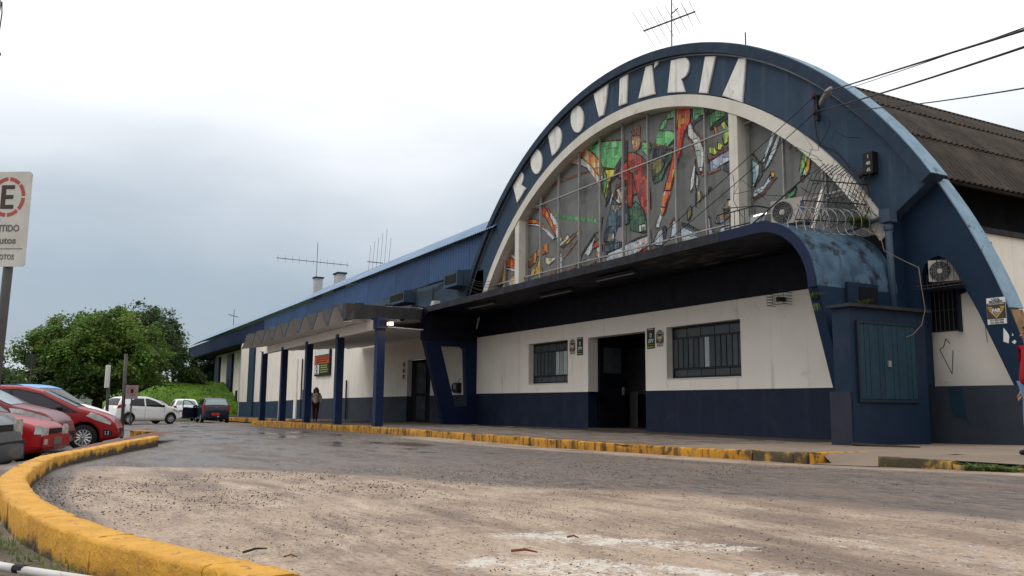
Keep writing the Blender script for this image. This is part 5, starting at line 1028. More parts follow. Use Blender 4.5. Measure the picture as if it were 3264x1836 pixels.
for q in np.linspace(-11.5, -10.55, 9): c.tube([(q, BY + .5, 3.32), (q, 15.72, 3.28), (q, 15.72, 3.55 if q < -11.05 else 3.85)], .011, 4)
for z in (3.26, 3.32): c.tube([(-11.52, 15.72, z), (-10.53, 15.72, z)], .014, 4)
for y_ in (15.8, 15.9, 16.02, 16.15, 16.28): c.tube([(-11.52, y_, 3.27), (-10.53, y_, 3.27)], .013, 4)
c.build('bars', 'dark_metal', cgn)
def ac_box(x0, x1, z0, z1, label):
    b = thing('window_unit', label, 'air conditioner', ((x0 + x1) / 2, 15.3, z0), 'boxed units on the upper wall'); y0 = 14.95
    MB().add([(x0, y0, z0), (x1, y0, z0), (x1, 15.6, z0), (x0, 15.6, z0), (x0, y0, z1), (x1, y0, z1), (x1, 15.6, z1 + .08), (x0, 15.6, z1 + .08)], [(0, 3, 2, 1), (4, 5, 6, 7), (0, 1, 5, 4), (1, 2, 6, 5), (2, 3, 7, 6), (3, 0, 4, 7)]).build('hood', 'upper_wall', b)
    MB().box((x0 + .12, y0 - .01, z0 + .14), (x1 - .12, y0 - .002, z1 - .12)).build('grille_opening', 'black_gap', b)
    o = MB()
    for k in range(5): o.box((x0 + .14, y0 - .02, z0 + .17 + k * .07), (x1 - .14, y0 - .011, z0 + .19 + k * .07))
    o.build('grille', 'dark_metal', b); MB().tube([(x1 - .2, 15.55, z0), (x1 - .2, 15.55, z0 - .7)], .03, 6).build('drain', 'cable', b)
ac_box(-41.1, -39.0, 5.78, 6.34, 'boxed unit under the corrugated fascia, further from the arch'); ac_box(-34.2, -32.8, 5.86, 6.5, 'boxed unit under the corrugated fascia, right beside the arch')
# ------------------------------------------------------------------ canopy clutter: railing, lamp, fence, razor coil, pipes
rl = thing('canopy_railing', 'small iron railing on top of the canopy in front of the mosaic', 'railing', (-14.7, 13.95, 4.75)); c = MB()
for z in (5.02, 5.38): c.tube([(-15.2, 13.9, z), (-14.2, 13.9, z), (-14.2, 14.6, z)], .018, 5)
c.tube([(-15.2, 13.9, 5.38), (-14.9, 13.6, 5.42), (-14.2, 13.9, 5.38)], .012, 4)
for q in np.linspace(-15.2, -14.2, 7): c.tube([(q, 13.9, 4.74), (q, 13.9, 5.38)], .011, 4)
c.build('bars', 'dark_metal', rl); MB().box((-14.95, 14.25, 4.74), (-14.3, 14.4, 5.3)).build('panel', 'plaster_grey', rl)
fp = thing('floodlight', 'silver floodlight on the canopy next to the air conditioner', 'lamp', (-13.85, 13.7, 4.74)); MB().box((-14.05, 13.6, 4.9), (-13.62, 13.78, 5.04)).build('housing', 'galv', fp); MB().add([(-14.04, 13.6, 4.93), (-13.63, 13.6, 4.93), (-13.63, 13.7, 5.10), (-14.04, 13.7, 5.10)], [(0, 1, 2, 3)]).build('glass', 'lamp_white', fp); MB().tube([(-13.84, 13.7, 4.74), (-13.84, 13.7, 4.92)], .02, 6).build('bracket', 'dark_metal', fp)
sp = thing('spotlight', 'small white spotlight on the left corner of the canopy', 'lamp', (-31.4, 13.35, 4.7)); MB().add([(-31.65, 13.25, 4.72), (-31.2, 13.25, 4.72), (-31.2, 13.5, 4.72), (-31.65, 13.5, 4.72), (-31.5, 13.25, 4.92), (-31.2, 13.25, 4.92), (-31.2, 13.5, 4.92), (-31.5, 13.5, 4.92)], [(0, 3, 2, 1), (4, 5, 6, 7), (0, 1, 5, 4), (1, 2, 6, 5), (2, 3, 7, 6), (3, 0, 4, 7)]).build('housing', 'ac_white', sp); MB().box((-31.47, 13.235, 4.75), (-31.23, 13.25, 4.89)).build('glass', 'lamp_clear', sp)
sp2 = thing('small_spotlight', 'little white spotlight at the end of the portico roof edge', 'lamp', (-32.6, 13.1, 4.3)); MB().tube([(-32.75, 13.12, 4.52), (-32.5, 13.05, 4.36)], [.05, .09], 8).build('housing', 'ac_white', sp2)
fn = thing('wire_fence', 'rusty barred fence with bent tips along the canopy edge', 'fence', (-12.5, 14.4, 4.6)); 
fy = np.linspace(13.28, 15.35, 17)
for i, y_ in enumerate(fy):
    zb = float(np.interp(y_, [13.28, 15.3], [4.56, 4.72])); MB().tube([(-12.5, y_, zb), (-12.5, y_ + .62, zb + 1.18), (-12.36, y_ + .84, zb + 1.38)], .0105, 4).build('bar', 'dark_metal', fn)
c = MB()
for h in (.12, .55, 1.02): c.tube([(-12.5, 13.28 + .53 * h, 4.56 + h), (-12.5, 15.35 + .53 * h, 4.72 + h)], .013, 4)
c.tube([(-14.0, 13.5, 4.8), (-12.52, 13.85, 5.75)], .02, 5); c.tube([(-12.5, 15.3, 4.7), (-12.3, 16.0, 6.1)], .02, 5); c.build('rail', 'dark_metal', fn)
wt = thing('wire_tangle', 'tangle of loose thin wires around the fence and razor coil', 'wires', (-12.6, 14.6, 4.7))
for k in range(16):
    p = np.array([-12.5 + rng.normal() * .25, 13.4 + rng.random() * 2.1, 4.75 + rng.random() * 1.2]); pts = [tuple(p)]
    for j in range(7): p = p + np.array([rng.normal() * .10, rng.normal() * .28, rng.normal() * .22]); p[2] = max(p[2], 4.72); pts.append(tuple(p))
    MB().tube(pts, .006, 4).build('strand', 'dark_metal', wt)
br = thing('steel_brace', 'rusty white steel brace standing on the canopy behind the fence', 'brace', (-12.9, 15.0, 4.7)); MB().tube([(-13.2, 14.6, 4.72), (-13.75, 15.6, 5.85)], .05, 6).build('strut', 'white_trim', br); MB().tube([(-13.75, 15.62, 4.7), (-13.75, 15.62, 6.6)], .035, 6).build('post', 'mullion_grey', br); MB().tube([(-14.6, 15.66, 5.75), (-12.9, 15.66, 5.75)], .03, 6).build('crossbar', 'mullion_grey', br)
t_ = np.linspace(0, 1, 300); nt_ = 11
coil = [(-12.42 + .12 * math.sin(q * nt_ * 2 * math.pi) * .4, 13.15 + 2.75 * q + .05 * math.cos(q * nt_ * 2 * math.pi) + .16 * math.sin(q * nt_ * 2 * math.pi), 4.60 + .16 * q + (.30 - .05 * q) * math.cos(q * nt_ * 2 * math.pi)) for q in t_]
coil = [(-12.42 + .27 * math.sin(q * nt_ * 2 * math.pi), 13.15 + 2.7 * q, 4.64 + .2 * q + .27 * math.cos(q * nt_ * 2 * math.pi)) for q in t_]
rz_ = thing('razor_wire', 'coil of razor wire lying along the top of the curved canopy', 'razor wire', (-12.4, 14.5, 4.6)); MB().tube(coil, .009, 4).build('coil', 'galv', rz_); b = MB()
for k in range(0, 300, 6): p = coil[k]; b.tube([(p[0] - .03, p[1], p[2] - .02), (p[0] + .03, p[1], p[2] + .02)], .006, 3)
b.build('barbs', 'galv', rz_)
dpi = thing('downpipe', 'blue grey rain downpipe with a hopper beside the buttress', 'pipe', (-11.86, 15.4, 2.76)); MB().tube([(-11.84, 15.4, 2.76), (-11.87, 15.4, 4.72)], .075, 12).build('pipe', 'pipe_blue', dpi, True); MB().lathe([(.09, 4.55), (.1, 4.6), (.1, 4.66), (.085, 4.68)], 12, 'z', (-11.87, 15.4, 0)).build('collar', 'pipe_blue', dpi, True); MB().box((-12.0, 15.28, 4.72), (-11.74, 15.52, 5.0)).build('hopper', 'pipe_blue', dpi); MB().tube([(-13.2, 15.5, 4.72), (-12.0, 15.42, 4.86)], .05, 8).build('gutter', 'pipe_blue', dpi)
hs = thing('hose', 'thin tan hose hanging down over the cabinet', 'hose', (-10.9, 14, 2.2)); MB().tube([(-12.0, 14.75, 4.55), (-11.6, 14.8, 4.3), (-11.5, 14.75, 4.0), (-11.2, 15.0, 3.75), (-10.95, 15.05, 3.6), (-10.88, 15.0, 3.2), (-10.86, 15.05, 2.76), (-10.88, 14.95, 2.45), (-10.9, 14.7, 2.25), (-10.92, 14.5, 2.18)], .009, 6).build('tube', 'hose', hs, True)
mb_ = thing('meter_box', 'black metal box with stencilled figures on the blue arch face', 'box', (-12.32, 15.5, 5.9)); MB().box((-12.45, 15.42, 5.9), (-12.2, 15.6, 6.38)).build('case', 'print_black', mb_); MB().tube([(-12.62, 15.5, 5.92), (-12.45, 15.5, 5.97)], .07, 8).build('conduit', 'cable', mb_)
for k, tx in enumerate(('1', '40', '45')): put_text(tx, .11, (-12.31, 15.415, 6.28 - k * .15), 'print_white', mb_)
pst = thing('stray_plant', 'spiky green plant growing from the canopy leg', 'plant', (-11.95, 13.25, 2.8))
def blades(n, c, L, spread, up, wd=.012):
    Vv, Qq, Cc = [], [], []
    for k in range(n):
        a = rng.random() * 2 * math.pi; l = L * (.5 + .7 * rng.random()); s_ = spread * (.4 + rng.random()); base = np.array(c) + (rng.random(3) - .5) * [.1, .1, .02]; d = np.array([math.cos(a), math.sin(a), 0]); sd_ = np.array([-d[1], d[0], 0]) * wd
        pts = [base + d * s_ * l * q * q + np.array([0, 0, 1]) * up * l * (q - .55 * q * q * (1 if up > 0 else .2)) for q in (0, .35, .7, 1)]; o = len(Vv); col = np.array([.10, .17, .04]) * (.6 + .8 * rng.random()) * ([1.5, 1, 1] if rng.random() < .2 else [1, 1, 1])
        for i, p in enumerate(pts): Vv += [p - sd_ * (1 - i * .31), p + sd_ * (1 - i * .31)]; Cc += [col] * 2
        Qq += [(o + 2 * i, o + 2 * i + 1, o + 2 * i + 3, o + 2 * i + 2) for i in range(3)]
    return np.array(Vv), np.array(Qq), np.array(Cc)
def bladeobj(name, sets, parent=None, org=(0, 0, 0)):
    Vs, Qs, Cs, o = [], [], [], 0
    for v_, q_, c_ in sets: Vs.append(v_); Qs.append(q_ + o); Cs.append(c_); o += len(v_)
    return link(name, fast(name, np.concatenate(Vs) - np.array(org), np.concatenate(Qs), 'leaves', np.concatenate(Cs)), None, parent)
bladeobj('leaves', [blades(60, (-11.95, 13.2, 2.98), .36, .8, .5, .012), blades(30, (-11.9, 13.2, 2.85), .3, .5, -.6, .01)], pst, (-11.95, 13.25, 2.8))
ps2 = thing('stray_plant', 'small leafy plant growing in the recess above the cabinet', 'plant', (-11.7, 14.3, 2.76)); bladeobj('leaves', [blades(70, (-11.7, 14.3, 2.8), .34, .5, 1.0, .03)], ps2, (-11.7, 14.3, 2.76))
ps3 = thing('dry_creeper', 'tangle of dry creeper inside the razor wire coil', 'plant', (-12.5, 15.3, 4.75)); bladeobj('leaves', [blades(170, (-12.5, 15.1 + q * .12, 4.75), .5, .7, .7, .008) for q in range(5)], ps3, (-12.5, 15.3, 4.75)); ps3.children[0].data.materials[0] = MATS['leaves']
tw_m = MB()
for k in range(70):
    p = Vector((-12.6 + rng.normal() * .1, 15.6 + rng.normal() * .2, 5.0 + rng.random() * .5)); q = p + Vector((rng.normal() * .1, rng.normal() * .35, .15 + rng.random() * .3)); tw_m.tube([p, (p + q) / 2 + Vector((0, rng.normal() * .05, .05)), q], .006, 3)
tw_m.build('stems', 'hose', ps3)
wd_ = thing('weed', 'grass tuft sprouting at the foot of the grimy kerb', 'plant', (-6.0, 9.15, .12)); bladeobj('leaves', [blades(60, (-6.15 + q * .16, 9.14, .13), .22, 1.2, .8, .008) for q in range(4)], wd_, (-6.0, 9.15, .12))
# ------------------------------------------------------------------ cables and insulators
ins = thing('cable_bracket', 'iron bracket with two insulators on the blue arch face', 'bracket', (-13.75, 15.5, 7.1)); MB().box((-13.8, 15.5, 7.55), (-13.72, 15.6, 8.2)).build('strip', 'dark_metal', ins)
for z in (8.12, 7.72):
    i_ = MB().lathe([(.02, z - .07), (.055, z - .05), (.04, z), (.055, z + .05), (.02, z + .07)], 10, 'z', (-13.74, 15.42, 0)).build('insulator', 'print_maroon', ins, True)
def sag(a, b, s_, n=14): a, b = np.array(a), np.array(b); return [tuple(a + (b - a) * q - np.array([0, 0, s_ * 4 * q * (1 - q)])) for q in np.linspace(0, 1, n)]
def wire(pts, r_, label, group='service cables'): o = thing('service_cable', label, 'cable', pts[0], group); MB().tube(pts, r_, 5).build('strand', 'cable', o); return o
W1, W2, W3 = (-3.0, 5.6, 4.55), (-3.2, 6.05, 4.45), (-4.0, 7.2, 4.0)
w = wire(sag((-13.7, 15.4, 8.12), (-2.56, 6.15, 3.52), .0), .014, 'thick overhead cable, the upper one from the arch bracket to the right')
MB().tube(sag((-12.9, 15.2, 7.9), (-2.56, 6.1, 3.56), .02), .006, 4).build('strand', 'cable', w)
wire(sag((-13.7, 15.4, 7.72), (-2.27, 6.15, 3.43), .05), .014, 'thick overhead cable, the lower one from the arch bracket to the right')
wire(sag((-13.6, 15.4, 7.74), (-2.34, 6.15, 2.98), .12), .008, 'thin overhead cable sagging lowest towards the right')
lp = thing('cable_splice', 'long grey splice case hanging on the upper cable', 'cable splice', (-13.0, 15.0, 7.8)); MB().tube([(-13.32, 15.15, 7.72), (-13.2, 15.08, 7.74), (-12.85, 14.9, 7.84), (-12.72, 14.83, 7.88)], [.03, .075, .08, .035], 8).build('case', 'metal_grey', lp, True)
for z, e_ in ((8.1, (-19.4, 14.1, 4.8)), (7.7, (-18.2, 13.9, 4.8))): wire(sag((-13.75, 15.42, z), e_, .06), .010, 'thin dark cable from the %s insulator slanting down across the mosaic' % ('upper' if z > 8 else 'lower'))
wire([(-13.78, 15.5, 8.1), (-13.82, 15.52, 7.6), (-13.8, 15.54, 7.2), (-13.72, 15.55, 6.95), (-13.3, 15.55, 6.7), (-12.9, 15.56, 6.2), (-12.5, 15.56, 5.7)], .012, 'cable running down the arch edge from the bracket')
wire([(-13.7, 15.45, 7.7), (-13.4, 15.5, 7.5), (-13.35, 15.5, 7.35), (-13.6, 15.52, 7.05), (-13.75, 15.53, 6.9)], .008, 'looped cable hanging beside the bracket')
wire([(-16.6, 15.5, 6.9), (-16.5, 15.45, 6.6), (-16.55, 15.45, 6.2), (-16.3, 15.42, 5.8), (-16.1, 15.4, 5.6)], .008, 'loose cable hanging on the white arch post')
for k in range(7):
    a = (-39.0 + rng.random() * .4, 15.35, 6.2 + rng.random() * .15); b = (-34.2, 15.3, 6.3 + rng.random() * .2); wire(sag(a, b, .18 + .3 * rng.random()), .011, 'slack dark cable strung between the two boxed units', 'slack cables between the boxed units')
for k in range(6): wire(sag((-32.9, 15.2, 5.9 + .1 * k), (-29.6 - .2 * k, 15.45, 5.1 + .14 * k), .1 + .1 * rng.random()), .009, 'slack dark cable crossing the left foot of the arch', 'slack cables at the foot of the arch')
wire([(-36.8, 15.55, 6.3), (-36.8, 15.55, 4.3)], .02, 'dark conduit running down the upper wall')
# ------------------------------------------------------------------ antennas
def yagi(base, h, bl, bd, nel, el_, label, tilt_=0., vert=False, mat_='pole_metal', rr=.02):
    a = thing('tv_antenna', label, 'antenna', base); b = Vector(base); MB().tube([b, b + Vector((.04, 0, h))], rr, 6).build('mast', mat_, a)
    d = Vector((math.cos(bd) * math.cos(tilt_), math.sin(bd) * math.cos(tilt_), math.sin(tilt_))); c = b + Vector((.03, 0, h * .62)); MB().tube([c - d * bl * .55, c + d * bl * .45], rr * 1.2, 6).build('boom', mat_, a); p = Vector((-math.sin(bd), math.cos(bd), 0)) if not vert else Vector((0, 0, 1))
    for k in range(nel):
        q = c + d * bl * (-.53 + .96 * k / (nel - 1)); l = el_[0] + (el_[1] - el_[0]) * k / (nel - 1); MB().tube([q - p * l / 2, q + p * l / 2], rr * .38, 4).build('element', mat_, a)
    return a, c, d
a, c, d = yagi((-20.75, 16.9, 11.7), 2.45, 1.75, R(38), 8, (2.9, 1.7), 'large bare comb antenna on top of the arch', R(12), rr=.022)
pn = a
for k in range(7):
    q = c + d * 1.75 * (-.49 + .13 * k); l = .75; p = Vector((-math.sin(R(38)), math.cos(R(38)), 0)); MB().tube([q + Vector((0, 0, .06)) - p * l / 2, q + Vector((0, 0, .06)) + p * l / 2], .007, 4).build('element', 'pole_metal', pn)
MB().tube([(-20.72, 16.9, 13.45), (-20.4, 16.9, 13.5)], .02, 5).build('arm', 'pole_metal', pn)
yagi((-62.6, 17, 8.9), 3.9, 5.6, R(95), 11, (.5, .5), 'tall antenna with a long horizontal boom behind the chimneys', 0, True, 'pole_metal', .022)
yagi((-95, 17, 8.9), 1.9, 2.6, R(150), 4, (.4, .3), 'small thin antenna near the far end of the wing roof', 0, False, 'pole_metal', .03)
ar = thing('antenna_array', 'row of thin upright aerial rods on the corrugated roof', 'antenna', (-48.5, 17, 9.2)); MB().tube([(-50.8, 17, 9.65), (-48, 17, 9.15)], .03, 5).build('boom', 'pole_metal', ar)
for k in range(6): x_ = -50.6 + k * .72; MB().tube([(x_, 17, 9.0 + .0 * k), (x_ + .32, 17, 10.6 + .13 * k - (k == 5) * .8)], .010, 4).build('rod', 'pole_metal', ar)
ro = thing('roof_rod', 'short thin rod standing on the arch right of its top', 'rod', (-16.2, 15.7, 10.5)); MB().tube([(-16.2, 15.7, 10.3), (-16.2, 15.7, 10.75)], .02, 5).build('rod', 'pole_metal', ro)
# ------------------------------------------------------------------ street signs
es = thing('parking_sign', 'weathered white parking sign with a red ring and letter E on a grey pole', 'sign', (-10.3, -.47, -.36))
fx = Vector((.88, -.05, 0)).normalized(); 
ez = math.atan2(-.4686, .8728) ; ez = R(90) - R(6)
MB().tube([(-10.37, -.55, -.45), (-10.33, -.47, 3.1)], .042, 10).build('pole', 'pole_metal', es, True)
def on_sign(u, v, d=0.): return (-10.28 + d, -.52 + u, 2.70 + v)
def rrect(w, h, r_, n=5):
    o = []
    for sx_, sz_, a0 in ((1, -1, -90), (1, 1, 0), (-1, 1, 90), (-1, -1, 180)):
        for k in range(n + 1): a = R(a0 + 90 * k / n); o.append((sx_ * (w / 2 - r_) + r_ * math.cos(a), sz_ * (h / 2 - r_) + r_ * math.sin(a)))
    return o
SW, SH = .42, 1.02
pl_ = MB().prism([(-.515 + u, 2.70 + v) for u, v in rrect(SW, SH, .035)], 'x', -10.29, -10.28).build('plate', 'sign_white', es)
rg_ = MB()
for k in range(8):
    a0, a1 = R(k * 45 + 3), R(k * 45 + 42); n = 8
    o_ = [on_sign(.165 * math.cos(a0 + (a1 - a0) * i / n), .235 + .215 * math.sin(a0 + (a1 - a0) * i / n), .002) for i in range(n + 1)]; i_ = [on_sign(.130 * math.cos(a0 + (a1 - a0) * i / n), .235 + .175 * math.sin(a0 + (a1 - a0) * i / n), .002) for i in range(n + 1)]
    rg_.add(o_ + i_, [(i, i + 1, n + 2 + i, n + 1 + i) for i in range(n)])
rg_.build('red_ring', 'print_red', es)
e = MB(); ex = .062
for a, b, c_, d_ in ((-ex, -ex + .044, -.128, .128), (-ex + .044, ex, .085, .128), (-ex + .044, ex * .88, -.021, .021), (-ex + .044, ex, -.128, -.085)): p = [on_sign(a, .235 + c_, .003), on_sign(b, .235 + c_, .003), on_sign(b, .235 + d_, .003), on_sign(a, .235 + d_, .003)]; e.add(p, [(0, 1, 2, 3)])
e.build('letter', 'print_brown', es); RS = (R(90), 0, R(90))
put_text('PERMITIDO', .098, on_sign(.137, -.105, .002), 'print_grey', es, RS, sx_=.72, bold=.002, align='RIGHT'); put_text('minutos', .10, on_sign(.115, -.235, .002), 'print_grey', es, RS, sx_=.88, bold=.002, align='RIGHT'); put_text('PROIBIDO MOTOS', .078, on_sign(.11, -.412, .002), 'print_grey', es, RS, sx_=.66, bold=.001, align='RIGHT')
MB().box(on_sign(-.18, -.325, .001), on_sign(.18, -.318, .003)).build('rule', 'print_grey', es)
MB().cbox((-10.31, -.475, 2.95), (.05, .06, .04)).build('clamp', 'galv', es); MB().cbox((-10.31, -.475, 2.42), (.05, .06, .04)).build('clamp', 'galv', es)
es.rotation_euler = (0, 0, R(-32)); es.scale = (1, 1.17, 1)
lpo = thing('hanging_cable', 'cable with a frayed hook hanging from a grey lamp arm', 'cable', (-10.1, -.74, 4.35)); MB().tube([(-10.1, -.98, 5.6), (-10.1, -.78, 4.95), (-10.1, -.765, 4.6)], [.05, .045, .008], 8).build('arm', 'metal_grey', lpo, True); MB().tube([(-10.1, -.735, 4.98), (-10.1, -.725, 4.85), (-10.1, -.735, 4.62), (-10.1, -.76, 4.45), (-10.1, -.725, 4.44), (-10.1, -.71, 4.40), (-10.1, -.715, 4.37)], [.006, .006, .006, .012, .012, .014, .006], 6).build('cord', 'cable', lpo, True)
p1 = thing('street_pole', 'slim grey pole standing behind the nose of the red hatchback', 'pole', (-28.7, 2.05, -.45)); MB().tube([(-28.7, 2.05, -.5), (-28.55, 2.0, 2.25)], .05, 8).build('pole', 'pole_metal', p1, True)
p2 = thing('street_sign_pole', 'slim grey pole with a narrow sign seen edge-on', 'sign', (-31.2, 1.7, -.45)); MB().tube([(-31.2, 1.75, -.5), (-31.05, 1.7, 1.98)], .05, 8).build('pole', 'pole_metal', p2, True); MB().box((-31.4, 1.61, 1.25), (-30.7, 1.72, 1.98), R(0)).build('plate', 'sign_white', p2)
nt2 = thing('road_sign', 'small grey road sign with a red ring under the big tree', 'sign', (-48.3, 3.8, -.3)); MB().tube([(-48.35, 3.8, -.4), (-48.35, 3.8, 1.2)], .04, 6).build('post', 'pole_metal', nt2); MB().box((-48.34, 3.50, .95), (-48.3, 4.08, 1.65)).build('plate', 'plaster_grey', nt2)
r2 = MB().lathe([(.17, 0), (.24, 0)], 20, 'x', (-48.29, 3.79, 1.36)).build('ring', 'print_red', nt2); MB().box((-48.295, 3.72, 1.26), (-48.285, 3.86, 1.46)).build('symbol', 'print_black', nt2)
gs = thing('street_name_sign', 'small green sign at the left edge of the big tree', 'sign', (-70, -1.2, -.7)); MB().tube([(-70, -1.2, -.8), (-70, -1.2, 4.1)], .05, 6).build('post', 'pole_metal', gs); MB().box((-70.02, -1.6, 3.15), (-69.97, -.95, 4.1)).build('plate', 'print_green', gs)
# ------------------------------------------------------------------ litter and ground detail
pp = thing('broken_pipe', 'broken white plastic pipe lying on the soil by the yellow kerb', 'pipe', (-4.55, .0, .02)); MB().tube([(-4.86, -.20, .035), (-4.62, -.06, .037)], .02, 10).build('piece', 'pipe_white', pp, True); MB().tube([(-4.60, -.05, .037), (-4.15, .25, .04)], .02, 10).build('piece', 'pipe_white', pp, True); MB().tube([(-4.635, -.075, .04), (-4.58, -.035, .042)], .0215, 8).build('tape', 'cable', pp)
def stick(a, b, r_, m, label, name='stick'): o = thing(name, label, 'stick', a); MB().tube([a, ((a[0] + b[0]) / 2 + .01, (a[1] + b[1]) / 2, a[2] + .012), b], [r_, r_ * .9, r_ * .5], 6).build('wood', m, o); return o
stick((-4.84, .98, .008), (-4.90, 1.12, .012), .007, 'twig', 'dark bent twig on the sandy road near the yellow kerb'); stick((-4.60, 1.14, .012), (-4.56, 1.20, .012), .005, 'redwood', 'small reddish splinter on the sandy road near the yellow kerb')
stick((-4.28, 2.31, .008), (-4.18, 2.42, .008), .008, 'redwood', 'reddish flat stick lying on the white road paint'); stick((-4.58, 2.86, .008), (-4.53, 2.91, .008), .007, 'redwood', 'short reddish stick above the white road paint')
pb = thing('loose_pipe', 'rusty dark pipe lying along the foot of the cabinet', 'pipe', (-10, 13.0, .15)); MB().tube([(-10.95, 12.95, .17), (-10.2, 12.85, .165), (-9.45, 12.75, .17)], .03, 8).build('tube', 'twig', pb, True)
rk = thing('broken_kerb_piece', 'broken lump of yellow kerb lying by the island tip', 'rubble', (-25.9, 2.4, -.2)); me = MB().cbox((-25.9, 2.4, -.1), (.9, .35, .22), R(20)).build('lump', 'kerb_yellow', rk)
# pebbles and grit on the near road
N = 30000; q = rng.random(N) ** .6; px = -1.4 - 9.5 * q; py = -.1 + rng.random(N) * 8.5; k_ = (py > ykerb(px) + .12) & (rng.random(N) < (.45 + .55 * np.sin(px * 1.7 + 2 * np.sin(py * 1.1)) * np.sin(py * 2.3 + px)) * np.where(py > np.interp(px, [-12.9, -9.65, -6.4, -3.5, 0], [.5, 3.5, 5.1, 5.8, 6.6]), .35, 1.)); px, py = px[k_], py[k_]; N = len(px)
rad = .0022 + .0048 * rng.random(N) ** 3; rad = rad * (1 + .4 * (px < -7)); gzz = gz(px, py); oct_ = np.array([(1, 0, 0), (-1, 0, 0), (0, 1, 0), (0, -1, 0), (0, 0, .8), (0, 0, -.3)], float); sc = .6 + rng.random((N, 1, 3)) * .9
an = rng.random(N) * 6.28; ro_ = np.stack([np.stack([np.cos(an), -np.sin(an), 0 * an], -1), np.stack([np.sin(an), np.cos(an), 0 * an], -1), np.stack([0 * an, 0 * an, 1 + 0 * an], -1)], 1)
Vp = np.einsum('nij,nkj->nki', ro_, oct_[None] * sc) * rad[:, None, None] + np.stack([px, py, gzz + rad * .2], -1)[:, None, :]
T_ = np.array([(0, 2, 4), (2, 1, 4), (1, 3, 4), (3, 0, 4), (2, 0, 5), (1, 2, 5), (3, 1, 5), (0, 3, 5)]); Qp = (T_[None] + 6 * np.arange(N)[:, None, None]).reshape(-1, 3)
gr = link('gravel', fast('gravel', Vp.reshape(-1, 3), Qp, 'pebble')); tag(gr, kind='stuff')
# verge grass and leaf litter by the near kerb
sets = []
for k in range(150):
    x_ = -3.4 - rng.random() * 6.5; y_ = float(ykerb(x_)) - .13 - abs(rng.normal()) * .14 - (rng.random() < .35) * rng.random() * 1.2
    sets.append(blades(rng.integers(5, 14), (x_, y_, .005), .05 + .07 * rng.random(), .8, .9, .0035))
tag(bladeobj('verge_grass', sets), kind='stuff')
sets = [blades(8, (x_, float(ykerb(x_)) + .13, float(gz(x_, float(ykerb(x_)) + .13))), .07, .8, .9, .004) for x_ in (-14.2, -14.35, -14.5, -14.1, -13.9, -17.2, -9.3)]
tag(bladeobj('gutter_grass', sets), kind='stuff')
lf = MB()
for k in range(70):
    x_ = -3.6 - rng.random() * 4.; y_ = float(ykerb(x_)) - .16 - rng.random() * .5; a = rng.random() * 6.28; l = .012 + .02 * rng.random(); c, s = math.cos(a) * l, math.sin(a) * l
    lf.add([(x_ - c, y_ - s, .012), (x_ + s * .4, y_ - c * .4, .016), (x_ + c, y_ + s, .02), (x_ - s * .4, y_ + c * .4, .014)], [(0, 1, 2, 3)])
tag(lf.build('leaf_litter', 'wood_broken'), kind='stuff')
lt = MB()
for k in range(26):
    x_ = -9 - rng.random() * 26; y_ = 8.9 - rng.random() * 1.2 if k % 2 else 2 + rng.random() * 5; l = .02 + .03 * rng.random(); z = float(gz(x_, y_)) + .01
    lt.add([(x_ - l, y_ - l * .6, z), (x_ + l, y_ - l * .3, z + .01), (x_ + l * .7, y_ + l, z + .015), (x_ - l * .8, y_ + l * .7, z)], [(0, 1, 2, 3)])
tag(lt.build('road_litter', 'litter'), kind='stuff')
for x_, y_, w_, lab in ((-29.5, 13.9, .7, 'flat scrap of pale paper near the slanted leg'), (-25.9, 13.6, .5, 'flat scrap of pale paper left of the doorway')):
    z = float(swz(x_)) + .012; solo('paper_scrap', MB().add([(x_, y_, z), (x_ + w_, y_ + .05, z + .01), (x_ + w_ * .9, y_ + .25, z + .02), (x_ + .1, y_ + .2, z + .005)], [(0, 1, 2, 3)]), 'paper', lab, 'paper')
